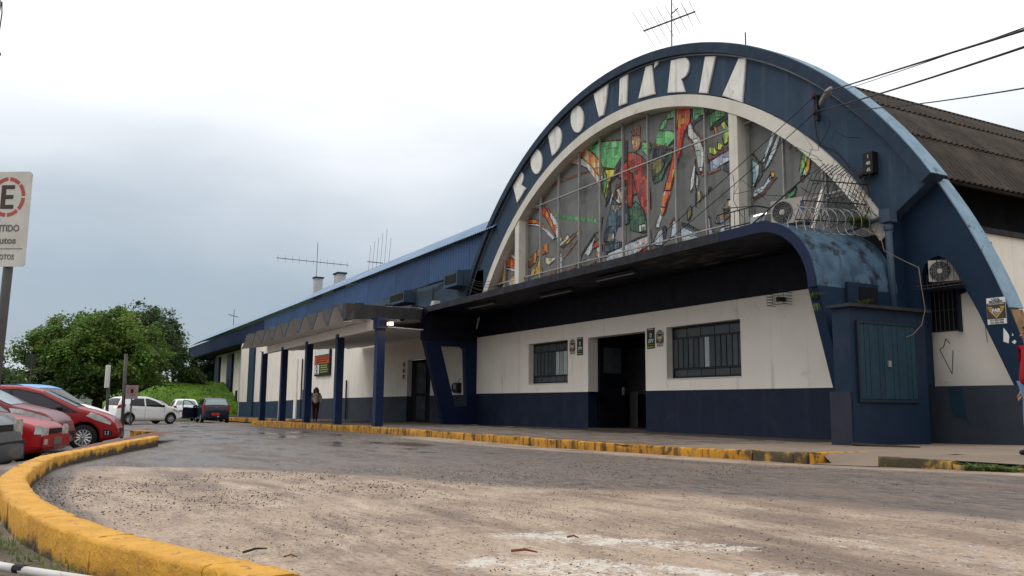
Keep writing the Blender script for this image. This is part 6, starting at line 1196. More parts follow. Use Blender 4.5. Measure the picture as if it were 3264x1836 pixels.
# ------------------------------------------------------------------ cars
def make_car(name, label, sp, loc, rz):
    """car facing +x; body lofted from its upper outline, tumblehome above the belt; parts are children"""
    root = thing(name, label, 'car', (0, 0, 0)); ORG[root.name] = (0, 0, 0); L, W = sp['L'], sp['W']; pr = np.array(sp['prof'], float); pnt = sp['paint']
    sxs = np.linspace(-L / 2, L / 2, 161); raw = np.interp(sxs, pr[:, 0], pr[:, 1]); kr = np.exp(-np.linspace(-2, 2, 9) ** 2); sm = np.convolve(np.pad(raw, 4, 'edge'), kr / kr.sum(), 'valid')
    zt = lambda x: float(np.interp(x, sxs, sm)); H = pr[:, 1].max(); belt = lambda x: float(np.interp(x, [-L / 2, L / 2], sp.get('belt', (.95, .86)))); z0 = .19
    zb = lambda x: z0 + .10 * abs(2 * x / L) ** 6
    wm = lambda x: W / 2 * (1 - sp.get('taper', .07) * abs(2 * x / L) ** 3 - sp.get('round', .11) * abs(2 * x / L) ** 16)
    def ys(x, z):
        w = wm(x); b = belt(x)
        if z > b: return w * (1 - sp.get('tumble', .27) * ((z - b) / max(.1, H - b)) ** 1.15) - .012
        return w * (1 - .05 * ((b - z) / (b - z0)) ** 2.2) + .004 * math.sin((z - z0) / (b - z0) * math.pi * 2)
    def section(x):
        b, t = zb(x), max(zt(x), zb(x) + .06); r_ = min(.075, (t - b) * .3); h = [(0, b), (ys(x, b) * .86, b), (ys(x, b + .06), b + .06)]
        for k in range(1, 8): z = b + .06 + (t - r_ - b - .06) * k / 7; h.append((ys(x, z), z))
        w = ys(x, t - r_)
        for a in (30, 60, 90): h.append((w - r_ * (1 - math.cos(R(a))), t - r_ + r_ * math.sin(R(a))))
        for k in range(1, 6): q = (w - r_) * (1 - k / 5); h.append((q, t + .022 * (1 - (q / max(.01, w - r_)) ** 2)))
        return h
    xs = np.unique(np.concatenate([np.linspace(-L / 2, L / 2, 44), [-L / 2 + .02, L / 2 - .02, -L / 2 + .06, L / 2 - .06]])); mb = MB(); ring = None
    for x in xs:
        h = section(x); full = h + [(-y, z) for y, z in h[-2:0:-1]]; ring = len(full); mb.v += [(x, y, z) for y, z in full]
    n = len(xs); mb.f = [(i * ring + j, (i + 1) * ring + j, (i + 1) * ring + (j + 1) % ring, i * ring + (j + 1) % ring) for i in range(n - 1) for j in range(ring)] + [tuple(range(ring)), tuple((n - 1) * ring + j for j in range(ring))[::-1]]
    me = mb.mesh('body', smooth=True); bm = bmesh.new(); bm.from_mesh(me); bmesh.ops.recalc_face_normals(bm, faces=bm.faces); bm.to_mesh(me); bm.free(); me.materials.append(MATS[pnt])
    tmp = bpy.data.objects.new('tmp', me); COL.objects.link(tmp); cut = MB(); rw = sp.get('rw', .30); wx = sp['wheels']
    cm = bpy.data.meshes.new('cut'); bm = bmesh.new()
    for x in wx:
        for s in (-1, 1): bmesh.ops.create_cone(bm, cap_ends=True, segments=28, radius1=rw + .055, radius2=rw + .055, depth=.5, matrix=Matrix.Translation((x, s * (W / 2 - .02), rw + .01)) @ Matrix.Rotation(R(90), 4, 'X'))
    bm.to_mesh(cm); bm.free(); cm.materials.append(MATS['black_gap']); co_ = bpy.data.objects.new('cut', cm); COL.objects.link(co_)
    md = tmp.modifiers.new('b', 'BOOLEAN'); md.operation = 'DIFFERENCE'; md.solver = 'EXACT'; md.object = co_; md.material_mode = 'TRANSFER'
    body = link('body', apply_mods(tmp, 'body'), None, root); bpy.data.objects.remove(tmp); bpy.data.objects.remove(co_)
    def side_patch(nm, poly, m, s, off=.006, parent=root, st=.12):
        pts = []; px = [p[0] for p in poly]; pz = [p[1] for p in poly]; ar = sum(poly[i - 1][0] * poly[i][1] - poly[i][0] * poly[i - 1][1] for i in range(len(poly)))
        o = MB(); u = min(px)
        while u < max(px):
            v = min(pz)
            while v < max(pz):
                pg = clip_poly(poly, [(u, v), (u + st, v), (u + st, v + st), (u, v + st)]); v += st
                if len(pg) > 2: o.add([(x, s * (ys(x, z) + off), z) for x, z in pg], [tuple(range(len(pg)))])
            u += st
        return o.build(nm, m, parent, True)
    def top_patch(nm, xa, xb, fa, fb, m, off=.008, parent=root):
        def f(u, v): x = xa + (xb - xa) * u; w = (ys(x, zt(x) - .05) - .05) * (fa + (fb - fa) * u); y = w * v; t = zt(x); return (x, y, t + .022 * (1 - v * v) + off)
        return MB().grid(f, np.linspace(0, 1, 9), np.linspace(-1, 1, 9)).build(nm, m, parent, True)
    for s in (-1, 1):
        for pg in sp['side']: side_patch('side_window', pg, sp.get('glass', 'car_glass'), s)
        for a, b in sp.get('trim', []): side_patch('window_trim', a, b, s, .004)
        for x in sp.get('doors', []): side_patch('door_gap', [(x - .006, .30), (x + .006, .30), (x + .02, belt(x) - .01), (x + .008, belt(x) - .01)], 'black_gap', s, .002)
        for x in sp.get('handles', []): side_patch('door_handle', [(x, belt(x) - .16), (x + .17, belt(x) - .165), (x + .17, belt(x) - .125), (x, belt(x) - .12)], sp.get('hm', pnt), s, .03)
        for pg in sp.get('head', []): side_patch('headlight', pg, 'lamp_clear', s, .008, st=.06)
        for pg in sp.get('tail', []): side_patch('tail_light', pg, 'lamp_red', s, .008, st=.08)
        for nm, pg, m in sp.get('extra', []): side_patch(nm, pg, m, s, .01, st=.08)
        mx = sp.get('mirror', .55); mz = belt(mx) + .08; mo = MB().lathe([(.001, -.06), (.07, -.04), (.085, 0), (.06, .05), (.001, .07)], 10, 'x', (mx, s * (W / 2 + .06), mz)); mo.v = [(x, y, mz + (z - mz) * .75) for x, y, z in mo.v]; mo.tube([(mx, s * (W / 2 - .1), mz - .05), (mx, s * (W / 2 + .05), mz - .02)], .025, 6); mo.build('mirror', sp.get('mirm', 'plastic_black'), root, True)
        for x in wx:
            yw = s * (W / 2 - .115); tw = .095
            ty = MB().lathe([(rw * .64, -tw), (rw * .93, -tw), (rw, -tw * .7), (rw, tw * .7), (rw * .93, tw), (rw * .64, tw)], 28, 'y', (x, yw, rw)).build('wheel', 'tyre', root, True)
            rm = MB().lathe([(rw * .66, s * tw * .9), (rw * .60, s * tw * .95), (rw * .56, s * tw * .55), (rw * .2, s * tw * .35), (.001, s * tw * .35)], 24, 'y', (x, yw, rw)).build('rim', 'rim_dark', ty, True)
            for k in range(sp.get('spokes', 7)):
                a = 2 * math.pi * k / sp.get('spokes', 7); c_, s__ = math.cos(a), math.sin(a); MB().tube([(x + .05 * c_, yw + s * tw * .75, rw + .05 * s__), (x + rw * .6 * c_, yw + s * tw * .85, rw + rw * .6 * s__)], [.03, .02], 6).build('spoke', 'rim_silver', ty)
            MB().lathe([(.001, s * tw * .95), (.045, s * tw * .9), (.05, s * tw * .6)], 12, 'y', (x, yw, rw)).lathe([(rw * .56, s * tw * .88), (rw * .62, s * tw * 1.0), (rw * .68, s * tw * .9)], 24, 'y', (x, yw, rw)).build('hub_cap', 'rim_silver', ty, True)
    top_patch('windscreen', *sp['screen'], sp.get('sglass', 'car_glass')); top_patch('rear_window', *sp['rear'], sp.get('rglass', 'car_glass'))
    top_patch('screen_seal', sp['screen'][0] - .015, sp['screen'][1] + .02, sp['screen'][2] * 1.03, sp['screen'][3] * 1.03, 'plastic_black', .004)
    def end_box(nm, x, yc, zc, w, h, m, d=.02): return MB().cbox((x, yc, zc), (d, w, h)).build(nm, m, root)
    for nm, xe, yc, zc, w, h, m in sp.get('boxes', []): end_box(nm, xe, yc, zc, w, h, m)
    root.location = loc; root.rotation_euler = (0, 0, rz); return root
def bumper(sp_, x0, x1, z0, z1, m): return ('bumper_cover', [(x0, z0), (x1, z0), (x1, z1), (x0, z1)], m)
HATCH = [(-1.98, .42), (-1.96, .70), (-1.90, .96), (-1.62, 1.33), (-1.35, 1.43), (-.6, 1.475), (-.1, 1.465), (.30, 1.37), (1.10, .985), (1.35, .925), (1.68, .82), (1.86, .70), (1.95, .55), (1.98, .38)]
hatch = dict(L=3.97, W=1.72, prof=HATCH, wheels=(-1.22, 1.24), rw=.30, belt=(1.0, .86), side=[[(-.30, .955), (.98, .895), (.62, 1.10), (.30, 1.265), (-.08, 1.355), (-.28, 1.375)], [(-1.30, 1.02), (-.38, .96), (-.36, 1.375), (-.85, 1.35), (-1.15, 1.26)]],
  trim=[([(-1.42, 1.0), (1.12, .875), (.62, 1.14), (.28, 1.31), (-.2, 1.405), (-.9, 1.39), (-1.25, 1.28)], 'plastic_black')], doors=[-.34, .82, -1.15], handles=[-.25, -1.05], screen=(.34, 1.06, .96, .98), rear=(-1.86, -1.60, .9, .86), head=[[(1.28, .80), (1.5, .70), (1.80, .60), (1.82, .66), (1.6, .80), (1.38, .89)]], tail=[[(-1.92, .78), (-1.62, .82), (-1.66, .96), (-1.86, .98)]], extra=[('fog_lamp_recess', [(1.66, .34), (1.86, .36), (1.84, .46), (1.66, .50)], 'plastic_black'), ('fog_lamp', [(1.70, .37), (1.78, .37), (1.78, .45), (1.70, .45)], 'lamp_clear')], boxes=[('grille', 1.985, 0, .45, .9, .13, 'plastic_black'), ('number_plate', 1.995, 0, .36, .4, .12, 'print_grey')], mirror=.72)
def place(x, y, a): return (x, y, float(gz(x, y))), R(90) - a
def carat(name, label, sp, nose, a, z=None):
    """nose = (x,y) of the front centre; heading a is turned from +y towards +x"""
    h = np.array([math.sin(a), math.cos(a)]); c = np.array(nose) - h * sp['L'] / 2; zz = float(gz(c[0], c[1])) if z is None else z
    return make_car(name, label, sp, (c[0], c[1], zz), R(90) - a)
LOT = -.335
carat('parked_car', 'bright red hatchback with tinted windows parked nose towards the island', dict(hatch, paint='paint_red', glass='car_glass_tint', spokes=12), (-23.09, 1.64), R(9), LOT)
WINEP = [(-1.98, .42), (-1.96, .75), (-1.90, 1.02), (-1.62, 1.38), (-1.35, 1.48), (-.6, 1.52), (-.1, 1.51), (.30, 1.42), (1.02, 1.06), (1.28, 1.0), (1.66, .91), (1.86, .78), (1.95, .60), (1.98, .38)]
wine = dict(hatch, prof=WINEP, belt=(1.04, .93), paint='paint_wine', spokes=6, head=[[(1.12, .86), (1.40, .74), (1.76, .66), (1.83, .70), (1.82, .79), (1.5, .90), (1.25, .97), (1.05, .99)]], sglass='car_glass_pale', mirm='paint_wine')
carat('parked_car', 'dark wine red hatchback with long headlights behind the older red car', wine, (-20.47, .44), R(14), LOT)
OLD = [(-1.85, .42), (-1.83, .80), (-1.75, .95), (-1.45, 1.36), (-1.2, 1.42), (-.1, 1.42), (.22, 1.33), (.82, .90), (1.0, .865), (1.55, .775), (1.74, .71), (1.82, .63), (1.85, .40)]
old = dict(L=3.7, W=1.62, prof=OLD, wheels=(-1.18, 1.15), rw=.28, paint='paint_oldred', belt=(.95, .86), taper=.05, round=.10, side=[[(-.28, .94), (.72, .90), (.40, 1.12), (.14, 1.30), (-.26, 1.33)], [(-1.25, .97), (-.35, .945), (-.33, 1.33), (-1.1, 1.31)]], doors=[-.31, .70], handles=[-.2], screen=(.26, .80, .95, .97), rear=(-1.72, -1.46, .9, .86), tail=[[(-1.84, .7), (-1.7, .7), (-1.7, .92), (-1.8, .92)]], spokes=6, mirror=.6,
  boxes=[('headlight', 1.835, .56, .605, .30, .155, 'lamp_clear'), ('headlight', 1.835, -.56, .605, .30, .155, 'lamp_clear'), ('grille', 1.84, 0, .62, .62, .08, 'plastic_black'), ('bumper', 1.86, 0, .45, 1.46, .20, 'paint_oldred'), ('fog_lamp', 1.875, -.62, .44, .14, .09, 'lamp_clear'), ('number_plate', 1.876, .0, .44, .40, .12, 'print_grey')], extra=[('bumper_corner', [(1.45, .36), (1.845, .36), (1.845, .55), (1.45, .53)], 'paint_oldred'), ('side_lamp', [(1.72, .57), (1.83, .57), (1.83, .72), (1.74, .72)], 'lamp_clear')])
carat('parked_car', 'older faded red car with square headlights in the row of parked cars', old, (-17.46, .18), R(17), LOT)
VAN = [(-2.0, .45), (-1.98, 1.0), (-1.85, 1.75), (-1.6, 1.82), (.0, 1.84), (.32, 1.74), (1.0, 1.02), (1.15, .98), (1.72, .90), (1.90, .79), (1.97, .62), (2.0, .40)]
van = dict(L=4.0, W=1.70, prof=VAN, wheels=(-1.3, 1.25), rw=.30, paint='paint_silver', belt=(1.1, 1.0), tumble=.16, taper=.05, round=.14, side=[[(-.2, 1.10), (.80, 1.06), (.55, 1.30), (.25, 1.62), (-.2, 1.66)], [(-1.6, 1.12), (-.3, 1.10), (-.3, 1.66), (-1.55, 1.64)]], doors=[-.25, .85], handles=[-.15], screen=(.36, .92, .95, .97), rear=(-1.97, -1.88, .85, .8), spokes=6, mirror=.75, head=[[(1.52, .66), (1.90, .62), (1.90, .80), (1.74, .94), (1.55, .95)]], extra=[('indicator', [(1.52, .56), (1.93, .54), (1.91, .63), (1.52, .655)], 'lamp_orange'), ('bumper', [(1.35, .27), (1.97, .30), (1.955, .545), (1.35, .56)], 'plastic_grey')], boxes=[('bumper', 1.985, 0, .41, 1.5, .28, 'plastic_grey'), ('headlight', 1.93, -.58, .74, .36, .24, 'lamp_clear'), ('indicator', 1.945, -.60, .59, .40, .07, 'lamp_orange'), ('headlight', 1.93, .58, .74, .36, .24, 'lamp_clear'), ('grille', 1.93, 0, .72, .6, .14, 'plastic_black')])
carat('parked_van', 'silver van with grey bumper and orange indicator at the left edge', van, (-14.41, -.43), R(14), LOT)
POL = [(-1.95, .42), (-1.93, .75), (-1.86, .98), (-1.55, 1.36), (-1.3, 1.45), (-.3, 1.47), (.12, 1.38), (.82, .98), (1.02, .94), (1.55, .86), (1.80, .74), (1.90, .60), (1.95, .38)]
POL = [(x, z * 1.07 if z > .9 else z) for x, z in POL]
pol_ = dict(hatch, L=3.9, W=1.66, prof=POL, wheels=(-1.2, 1.2), paint='paint_white', side=[[(-.30, .955), (.78, .90), (.42, 1.14), (.10, 1.33), (-.28, 1.375)], [(-1.30, 1.0), (-.38, .96), (-.36, 1.375), (-1.1, 1.33)]], trim=[], screen=(.16, .80, .95, .97), rear=(-1.8, -1.56, .9, .86), mirm='chrome', head=[[(1.40, .70), (1.78, .60), (1.80, .70), (1.6, .82), (1.42, .86)]], extra=[('stripe', [(-1.6, .68), (1.0, .64), (1.62, .66), (1.84, .56), (1.80, .72), (1.45, .84), (.92, .91), (-.3, .93), (-1.6, .96)], 'paint_sky'), ('roof_side', [(-1.5, 1.28), (-.9, 1.37), (-.3, 1.39), (.10, 1.35), (.40, 1.17), (.80, .93), (.90, .92), (.3, 1.32), (-.1, 1.44), (-1.3, 1.42)], 'paint_sky')])
pc = carat('parked_car', 'white and sky blue car with blue roof beyond the bright red hatchback', pol_, (-26.5, 1.42), R(38), LOT)
def roof_over(root, sp, m, xa, xb):
    pr = np.array(sp['prof']); MB().grid(lambda u, v: (u, v * .62 * (1 if u < .1 else 1 + (u - .1) * .12), float(np.interp(u, pr[:, 0], pr[:, 1])) + .034 - .02 * v * v), np.linspace(xa, xb, 12), np.linspace(-1, 1, 7)).build('roof', m, root, True)
roof_over(pc, pol_, 'paint_sky', -1.35, .13)
SUV = [(x, z * 1.13 if z > .6 else z) for x, z in HATCH]
carat('parked_car', 'dark grey car mostly hidden behind the blue roofed car', dict(hatch, paint='paint_grey', prof=SUV, belt=(1.12, .98), side=[[(-.30, 1.08), (.95, 1.0), (.3, 1.44), (-.28, 1.55)], [(-1.30, 1.14), (-.38, 1.08), (-.36, 1.55), (-1.1, 1.45)]], trim=[], head=[]), (-31.31, .37), R(4), -.42)
KA = [(-1.94, .42), (-1.92, .72), (-1.84, 1.02), (-1.62, 1.40), (-1.4, 1.49), (-.6, 1.525), (-.1, 1.51), (.32, 1.40), (1.05, 1.03), (1.3, .97), (1.65, .86), (1.82, .72), (1.91, .55), (1.94, .38)]
ka = dict(hatch, L=3.9, W=1.70, prof=KA, paint='paint_white', belt=(1.04, .90), side=[[(-.28, .99), (.92, .94), (.6, 1.13), (.28, 1.29), (-.06, 1.40), (-.26, 1.42)], [(-1.25, 1.03), (-.36, .99), (-.34, 1.42), (-.85, 1.40), (-1.1, 1.30)]], trim=[], glass='car_glass', mirm='plastic_black', spokes=8, tail=[[(-1.90, .86), (-1.48, .98), (-1.42, 1.10), (-1.62, 1.12), (-1.86, 1.04)]], rear=(-1.83, -1.60, .92, .86), screen=(.36, 1.02, .96, .98), extra=[])
h_ = R(-24); kc = np.array([-52.6, 4.75]); k1 = make_car('white_hatchback', 'white hatchback with red tail lights on the road in front of the big tree', ka, (kc[0], kc[1], float(gz(kc[0], kc[1]))), R(90) - h_)
MB().cbox((-1.935, -.62, .95), (.03, .12, .1)).build('lit_lamp', 'brake_lit', k1)
SED = [(-1.98, .42), (-1.97, .80), (-1.93, 1.04), (-1.86, 1.09), (-1.52, 1.42), (-1.3, 1.49), (-.5, 1.53), (0, 1.51), (.35, 1.42), (1.05, 1.03), (1.3, .97), (1.7, .88), (1.9, .72), (1.96, .55), (1.98, .38)]
def open_door(root, m, s, x, W, label=None, ang=62, pale=None):
    """front door swung open about its front edge"""
    o = MB(); fr = [(-1.05, .28), (0, .28), (0, .92), (-.22, 1.12), (-.6, 1.36), (-1.0, 1.40)]; hole_ = [(-.96, .95), (-.1, .92), (-.26, 1.07), (-.6, 1.28), (-.94, 1.32)]
    a = R(ang) * s
    def T(p, d): u, z = p; X, Y = u, d; return (x + X * math.cos(a) - Y * math.sin(a), s * W / 2 * .97 + X * math.sin(a) * -1 * -1 + Y * math.cos(a), z)
    def T(p, d): u, z = p; return (x + u * math.cos(a) - d * math.sin(a) * s, s * W / 2 * .97 - u * math.sin(a) * 1 + d * math.cos(a) * s, z)
    low = [(-1.05, .28), (0, .28), (0, .92), (-1.03, .95)]
    for th0, th1 in ((0, .07),):
        vs_ = [T(p, th0) for p in low] + [T(p, th1) for p in low]; o.add(vs_, [(0, 1, 2, 3), (7, 6, 5, 4), (0, 4, 5, 1), (1, 5, 6, 2), (2, 6, 7, 3), (3, 7, 4, 0)])
    dob = o.build('open_door', m, root); f = MB(); f.tube([T((0, .92), .035), T((-.22, 1.12), .035), T((-.6, 1.36), .035), T((-1.0, 1.40), .035), T((-1.04, .95), .035)], .032, 5).build('window_frame', m, dob)
    MB().cbox(T((-.15, .98), .12), (.12, .12, .12)).build('mirror', 'plastic_black' if not pale else pale, dob)
    return dob
sed = dict(hatch, L=3.97, W=1.72, prof=SED, paint='paint_navy', belt=(1.06, .92), side=[[(-.28, 1.0), (.92, .95), (.3, 1.31), (-.26, 1.43)], [(-1.4, 1.06), (-.36, 1.0), (-.34, 1.43), (-1.2, 1.38)]], trim=[], rglass='car_glass_pale', rear=(-1.85, -1.50, .93, .88), screen=(.38, 1.02, .96, .98), tail=[[(-1.965, .72), (-1.78, .74), (-1.80, 1.06), (-1.94, 1.06)]], extra=[], spokes=6, boxes=[('number_plate', -1.99, .05, .55, .46, .15, 'plate_red'), ('bumper_trim', -1.985, 0, .70, 1.2, .05, 'plastic_grey'), ('badge', -1.985, 0, .96, .20, .06, 'chrome'), ('tail_light', -1.965, .72, .92, .16, .30, 'lamp_red'), ('tail_light', -1.965, -.72, .92, .16, .30, 'lamp_red'), ('boot_line', -1.98, 0, .76, 1.1, .02, 'black_gap'), ('reverse_light', -1.99, -.1, .40, .1, .06, 'lamp_clear')])
cz = lambda x, y: float(gz(x, y))
c1 = make_car('parked_car', 'dark navy car with a red number plate and its left door open', sed, (-57.6, 9.3, cz(-57.6, 9.3)), R(180 - 2)); open_door(c1, 'paint_navy', 1, .98, 1.72, ang=58)
sedw = dict(sed, paint='paint_white'); c2 = make_car('parked_car', 'white car with an open left door parked ahead of the dark navy car', sedw, (-65.2, 8.55, cz(-65.2, 8.5)), R(180 - 2)); open_door(c2, 'paint_white', 1, .98, 1.72, ang=66, pale='paint_white')
# ------------------------------------------------------------------ people
def skin_mesh(name, pts, edges, rad, root=0, sub=2):
    me = bpy.data.meshes.new(name); me.from_pydata(pts, edges, []); o = bpy.data.objects.new('tmp_' + name, me); COL.objects.link(o)
    sk = o.modifiers.new('skin', 'SKIN'); sk.use_smooth_shade = True
    for i, v in enumerate(me.skin_vertices[0].data): r_ = rad[i]; v.radius = r_ if isinstance(r_, tuple) else (r_, r_); v.use_root = i == root
    s_ = o.modifiers.new('sub', 'SUBSURF'); s_.levels = sub; s_.render_levels = sub; m = apply_mods(o, name); bpy.data.objects.remove(o)
    m.polygons.foreach_set('use_smooth', [True] * len(m.polygons)); return m
def make_person(label, loc, rz, H, top, legs, top_m, leg_m, skin, pose, coat_len=.50, hair_long=True, scarf=None, jitter=0):
    """standing/walking figure facing +x; pose = dict of joint offsets"""
    p = thing('person', label, 'person', (0, 0, 0)); ORG[p.name] = (0, 0, 0); h = H
    J = dict(pelvis=(0, 0, .53 * h), waist=(.01, 0, .61 * h), chest=(.015, 0, .72 * h), neck=(.0, 0, .825 * h), head0=(.012, 0, .865 * h), head1=(.02, 0, .925 * h), head2=(.012, 0, .965 * h))
    for s, n in ((1, 'l'), (-1, 'r')):
        J['sh' + n] = (0, s * .105 * h, .80 * h); J['el' + n] = pose['el' + n]; J['wr' + n] = pose['wr' + n]; J['hip' + n] = (0, s * .055 * h, .50 * h); J['kn' + n] = pose['kn' + n]; J['an' + n] = pose['an' + n]
    for k, v in pose.items(): J[k] = tuple(q * h for q in v)
    names = ['pelvis', 'waist', 'chest', 'neck', 'head0', 'head1', 'head2', 'shl', 'ell', 'wrl', 'shr', 'elr', 'wrr', 'hipl', 'knl', 'anl', 'hipr', 'knr', 'anr']; ix = {n: i for i, n in enumerate(names)}
    E_ = [(0, 1), (1, 2), (2, 3), (3, 4), (4, 5), (5, 6), (2, 7), (7, 8), (8, 9), (2, 10), (10, 11), (11, 12), (0, 13), (13, 14), (14, 15), (0, 16), (16, 17), (17, 18)]
    rad = [(.058 * h, .082 * h), (.05 * h, .07 * h), (.06 * h, .088 * h), .032 * h, (.042 * h, .036 * h), (.055 * h, .044 * h), (.040 * h, .034 * h), .036 * h, .026 * h, .016 * h, .036 * h, .026 * h, .016 * h, .052 * h, .034 * h, .023 * h, .052 * h, .034 * h, .023 * h]
    pts = [J[n] for n in names]; body = link('body', skin_mesh('body', pts, E_, rad), skin, p)
    for n in 'lr':
        fm = MB(); w = Vector(J['wr' + n]); d = (w - Vector(J['el' + n])).normalized(); sd_ = d.cross(Vector((1, 0, 0))).normalized(); pm = w + d * .045 * h; fm.tube([w, w + d * .02 * h, pm], [.014 * h, .019 * h, .017 * h], 8)
        for k in range(4):
            b = pm + sd_ * (.010 * (k - 1.5)) * h; l = (.036, .043, .040, .030)[k] * h; fm.tube([b, b + d * l * .5 + Vector((.004 * h, 0, 0)), b + d * l + Vector((.012 * h, 0, 0))], [.0055 * h, .005 * h, .0042 * h], 6)
        b = w + d * .02 * h; fm.tube([b, b + d * .02 * h + Vector((.018 * h, 0, 0)), b + d * .04 * h + Vector((.024 * h, 0, 0))], [.0065 * h, .006 * h, .005 * h], 6)
        fm.build('hand', skin, p, True)
    hd = Vector(J['head1']); f = MB(); f.tube([hd + Vector((.05 * h, 0, .004 * h)), hd + Vector((.066 * h, 0, -.014 * h)), hd + Vector((.052 * h, 0, -.018 * h))], [.004 * h, .008 * h, .006 * h], 6)
    for s in (-1, 1): f.lathe([(.001, -.008 * h), (.012 * h, -.004 * h), (.012 * h, .004 * h), (.001, .008 * h)], 8, 'y', (hd.x, hd.y + s * .044 * h, hd.z - .006 * h))
    f.build('nose_and_ears', skin, p, True); e = MB()
    for s in (-1, 1): e.lathe([(.001, .007 * h), (.007 * h, .004 * h), (.008 * h, 0)], 8, 'x', (hd.x + .043 * h, s * .017 * h, hd.z + .006 * h))
    e.build('eyes', 'eye', p); MB().cbox((hd.x + .052 * h, 0, hd.z - .035 * h), (.008 * h, .026 * h, .005 * h)).build('mouth', 'lamp_red' if False else 'trouser_wine', p)
    hr = MB(); zt_ = J['head2'][2]
    def hairf(u, v): a = R(-180 + 360 * u); fr = math.cos(a) > .35; b = R(90 - v * (78 if fr else 125)); rr = .063 * h; return (hd.x - .006 * h + rr * math.cos(b) * math.cos(a) * 1.05, rr * .86 * math.cos(b) * math.sin(a), hd.z + .018 * h + rr * .98 * math.sin(b) * (1 if b > 0 else 1.3))
    hr.grid(hairf, np.linspace(0, 1, 25), np.linspace(0, .75, 10))
    if hair_long:
        for s in (-1, 1): hr.tube([(hd.x - .02 * h, s * .048 * h, hd.z + .02 * h), (hd.x + .002 * h, s * .062 * h, hd.z - .05 * h), (hd.x + .02 * h, s * .058 * h, hd.z - .12 * h)], [.03 * h, .026 * h, .016 * h], 8)
    hr.build('hair', 'hair', p, True)
    g = 1.0; ti = ['pelvis', 'waist', 'chest', 'neck2', 'shl', 'ell', 'wrl2', 'shr', 'elr', 'wrr2']; J['neck2'] = (0, 0, .815 * h); J['pelvis2'] = (0, 0, coat_len * h)
    for n in 'lr': J['wr' + n + '2'] = tuple(np.array(J['el' + n]) + (np.array(J['wr' + n]) - np.array(J['el' + n])) * .95)
    ti[0] = 'pelvis2'; tp = [J[n] for n in ti]; te = [(0, 1), (1, 2), (2, 3), (2, 4), (4, 5), (5, 6), (2, 7), (7, 8), (8, 9)]
    link(top, skin_mesh(top, tp, te, [(.090 * h, .118 * h), (.084 * h, .108 * h), (.088 * h, .116 * h), .046 * h, .054 * h, .042 * h, .030 * h, .054 * h, .042 * h, .030 * h]), top_m, p)
    J['pel3'] = (0, 0, .54 * h); li = ['pel3', 'hipl', 'knl', 'anl', 'hipr', 'knr', 'anr']; link(legs, skin_mesh(legs, [J[n] for n in li], [(0, 1), (1, 2), (2, 3), (0, 4), (4, 5), (5, 6)], [(.074 * h, .100 * h), .064 * h, .045 * h, .033 * h, .064 * h, .045 * h, .033 * h]), leg_m, p)
    for n in 'lr':
        a = Vector(J['an' + n]); link('shoe', skin_mesh('shoe', [a + Vector((-.03 * h, 0, -.012 * h)), a + Vector((.02 * h, 0, -.016 * h)), a + Vector((.09 * h, 0, -.024 * h))], [(0, 1), (1, 2)], [.026 * h, .027 * h, .019 * h]), 'shoe', p)
    if scarf: link('scarf', skin_mesh('scarf', [(.05 * h, 0, .79 * h), (.0, .05 * h, .82 * h), (-.04 * h, 0, .83 * h), (.0, -.05 * h, .82 * h), (.06 * h, .01 * h, .74 * h)], [(0, 1), (1, 2), (2, 3), (3, 0), (0, 4)], [.022 * h] * 5), scarf, p)
    p.location = loc; p.rotation_euler = (0, 0, rz); return p
walk = dict(ell=(-.03, .15, .645), wrl=(.05, .165, .52), elr=(.0, -.155, .645), wrr=(.03, -.15, .51), knl=(.04, .045, .28), anl=(.03, .03, .04), knr=(.02, -.05, .285), anr=(-.06, -.035, .045))
make_person('woman with long dark hair in a beige jumper walking under the portico', (-42.4, 11.75, float(swz(-42.4))), R(-14), 1.66, 'jumper', 'trousers', 'knit_beige', 'trouser_wine', 'skin', walk, .50, True, 'scarf')
stand = dict(ell=(-.02, .15, .64), wrl=(.0, .16, .50), elr=(-.02, -.15, .64), wrr=(.02, -.155, .50), knl=(.015, .055, .28), anl=(0, .05, .042), knr=(.03, -.055, .28), anr=(.03, -.06, .042))
make_person('person in red jacket and blue jeans at the right edge', (-6.735, 11.47, float(swz(-6.8)) + .0), R(235), 1.72, 'jacket', 'jeans', 'jacket_red', 'jeans', 'skin_pale', stand, .52, False)
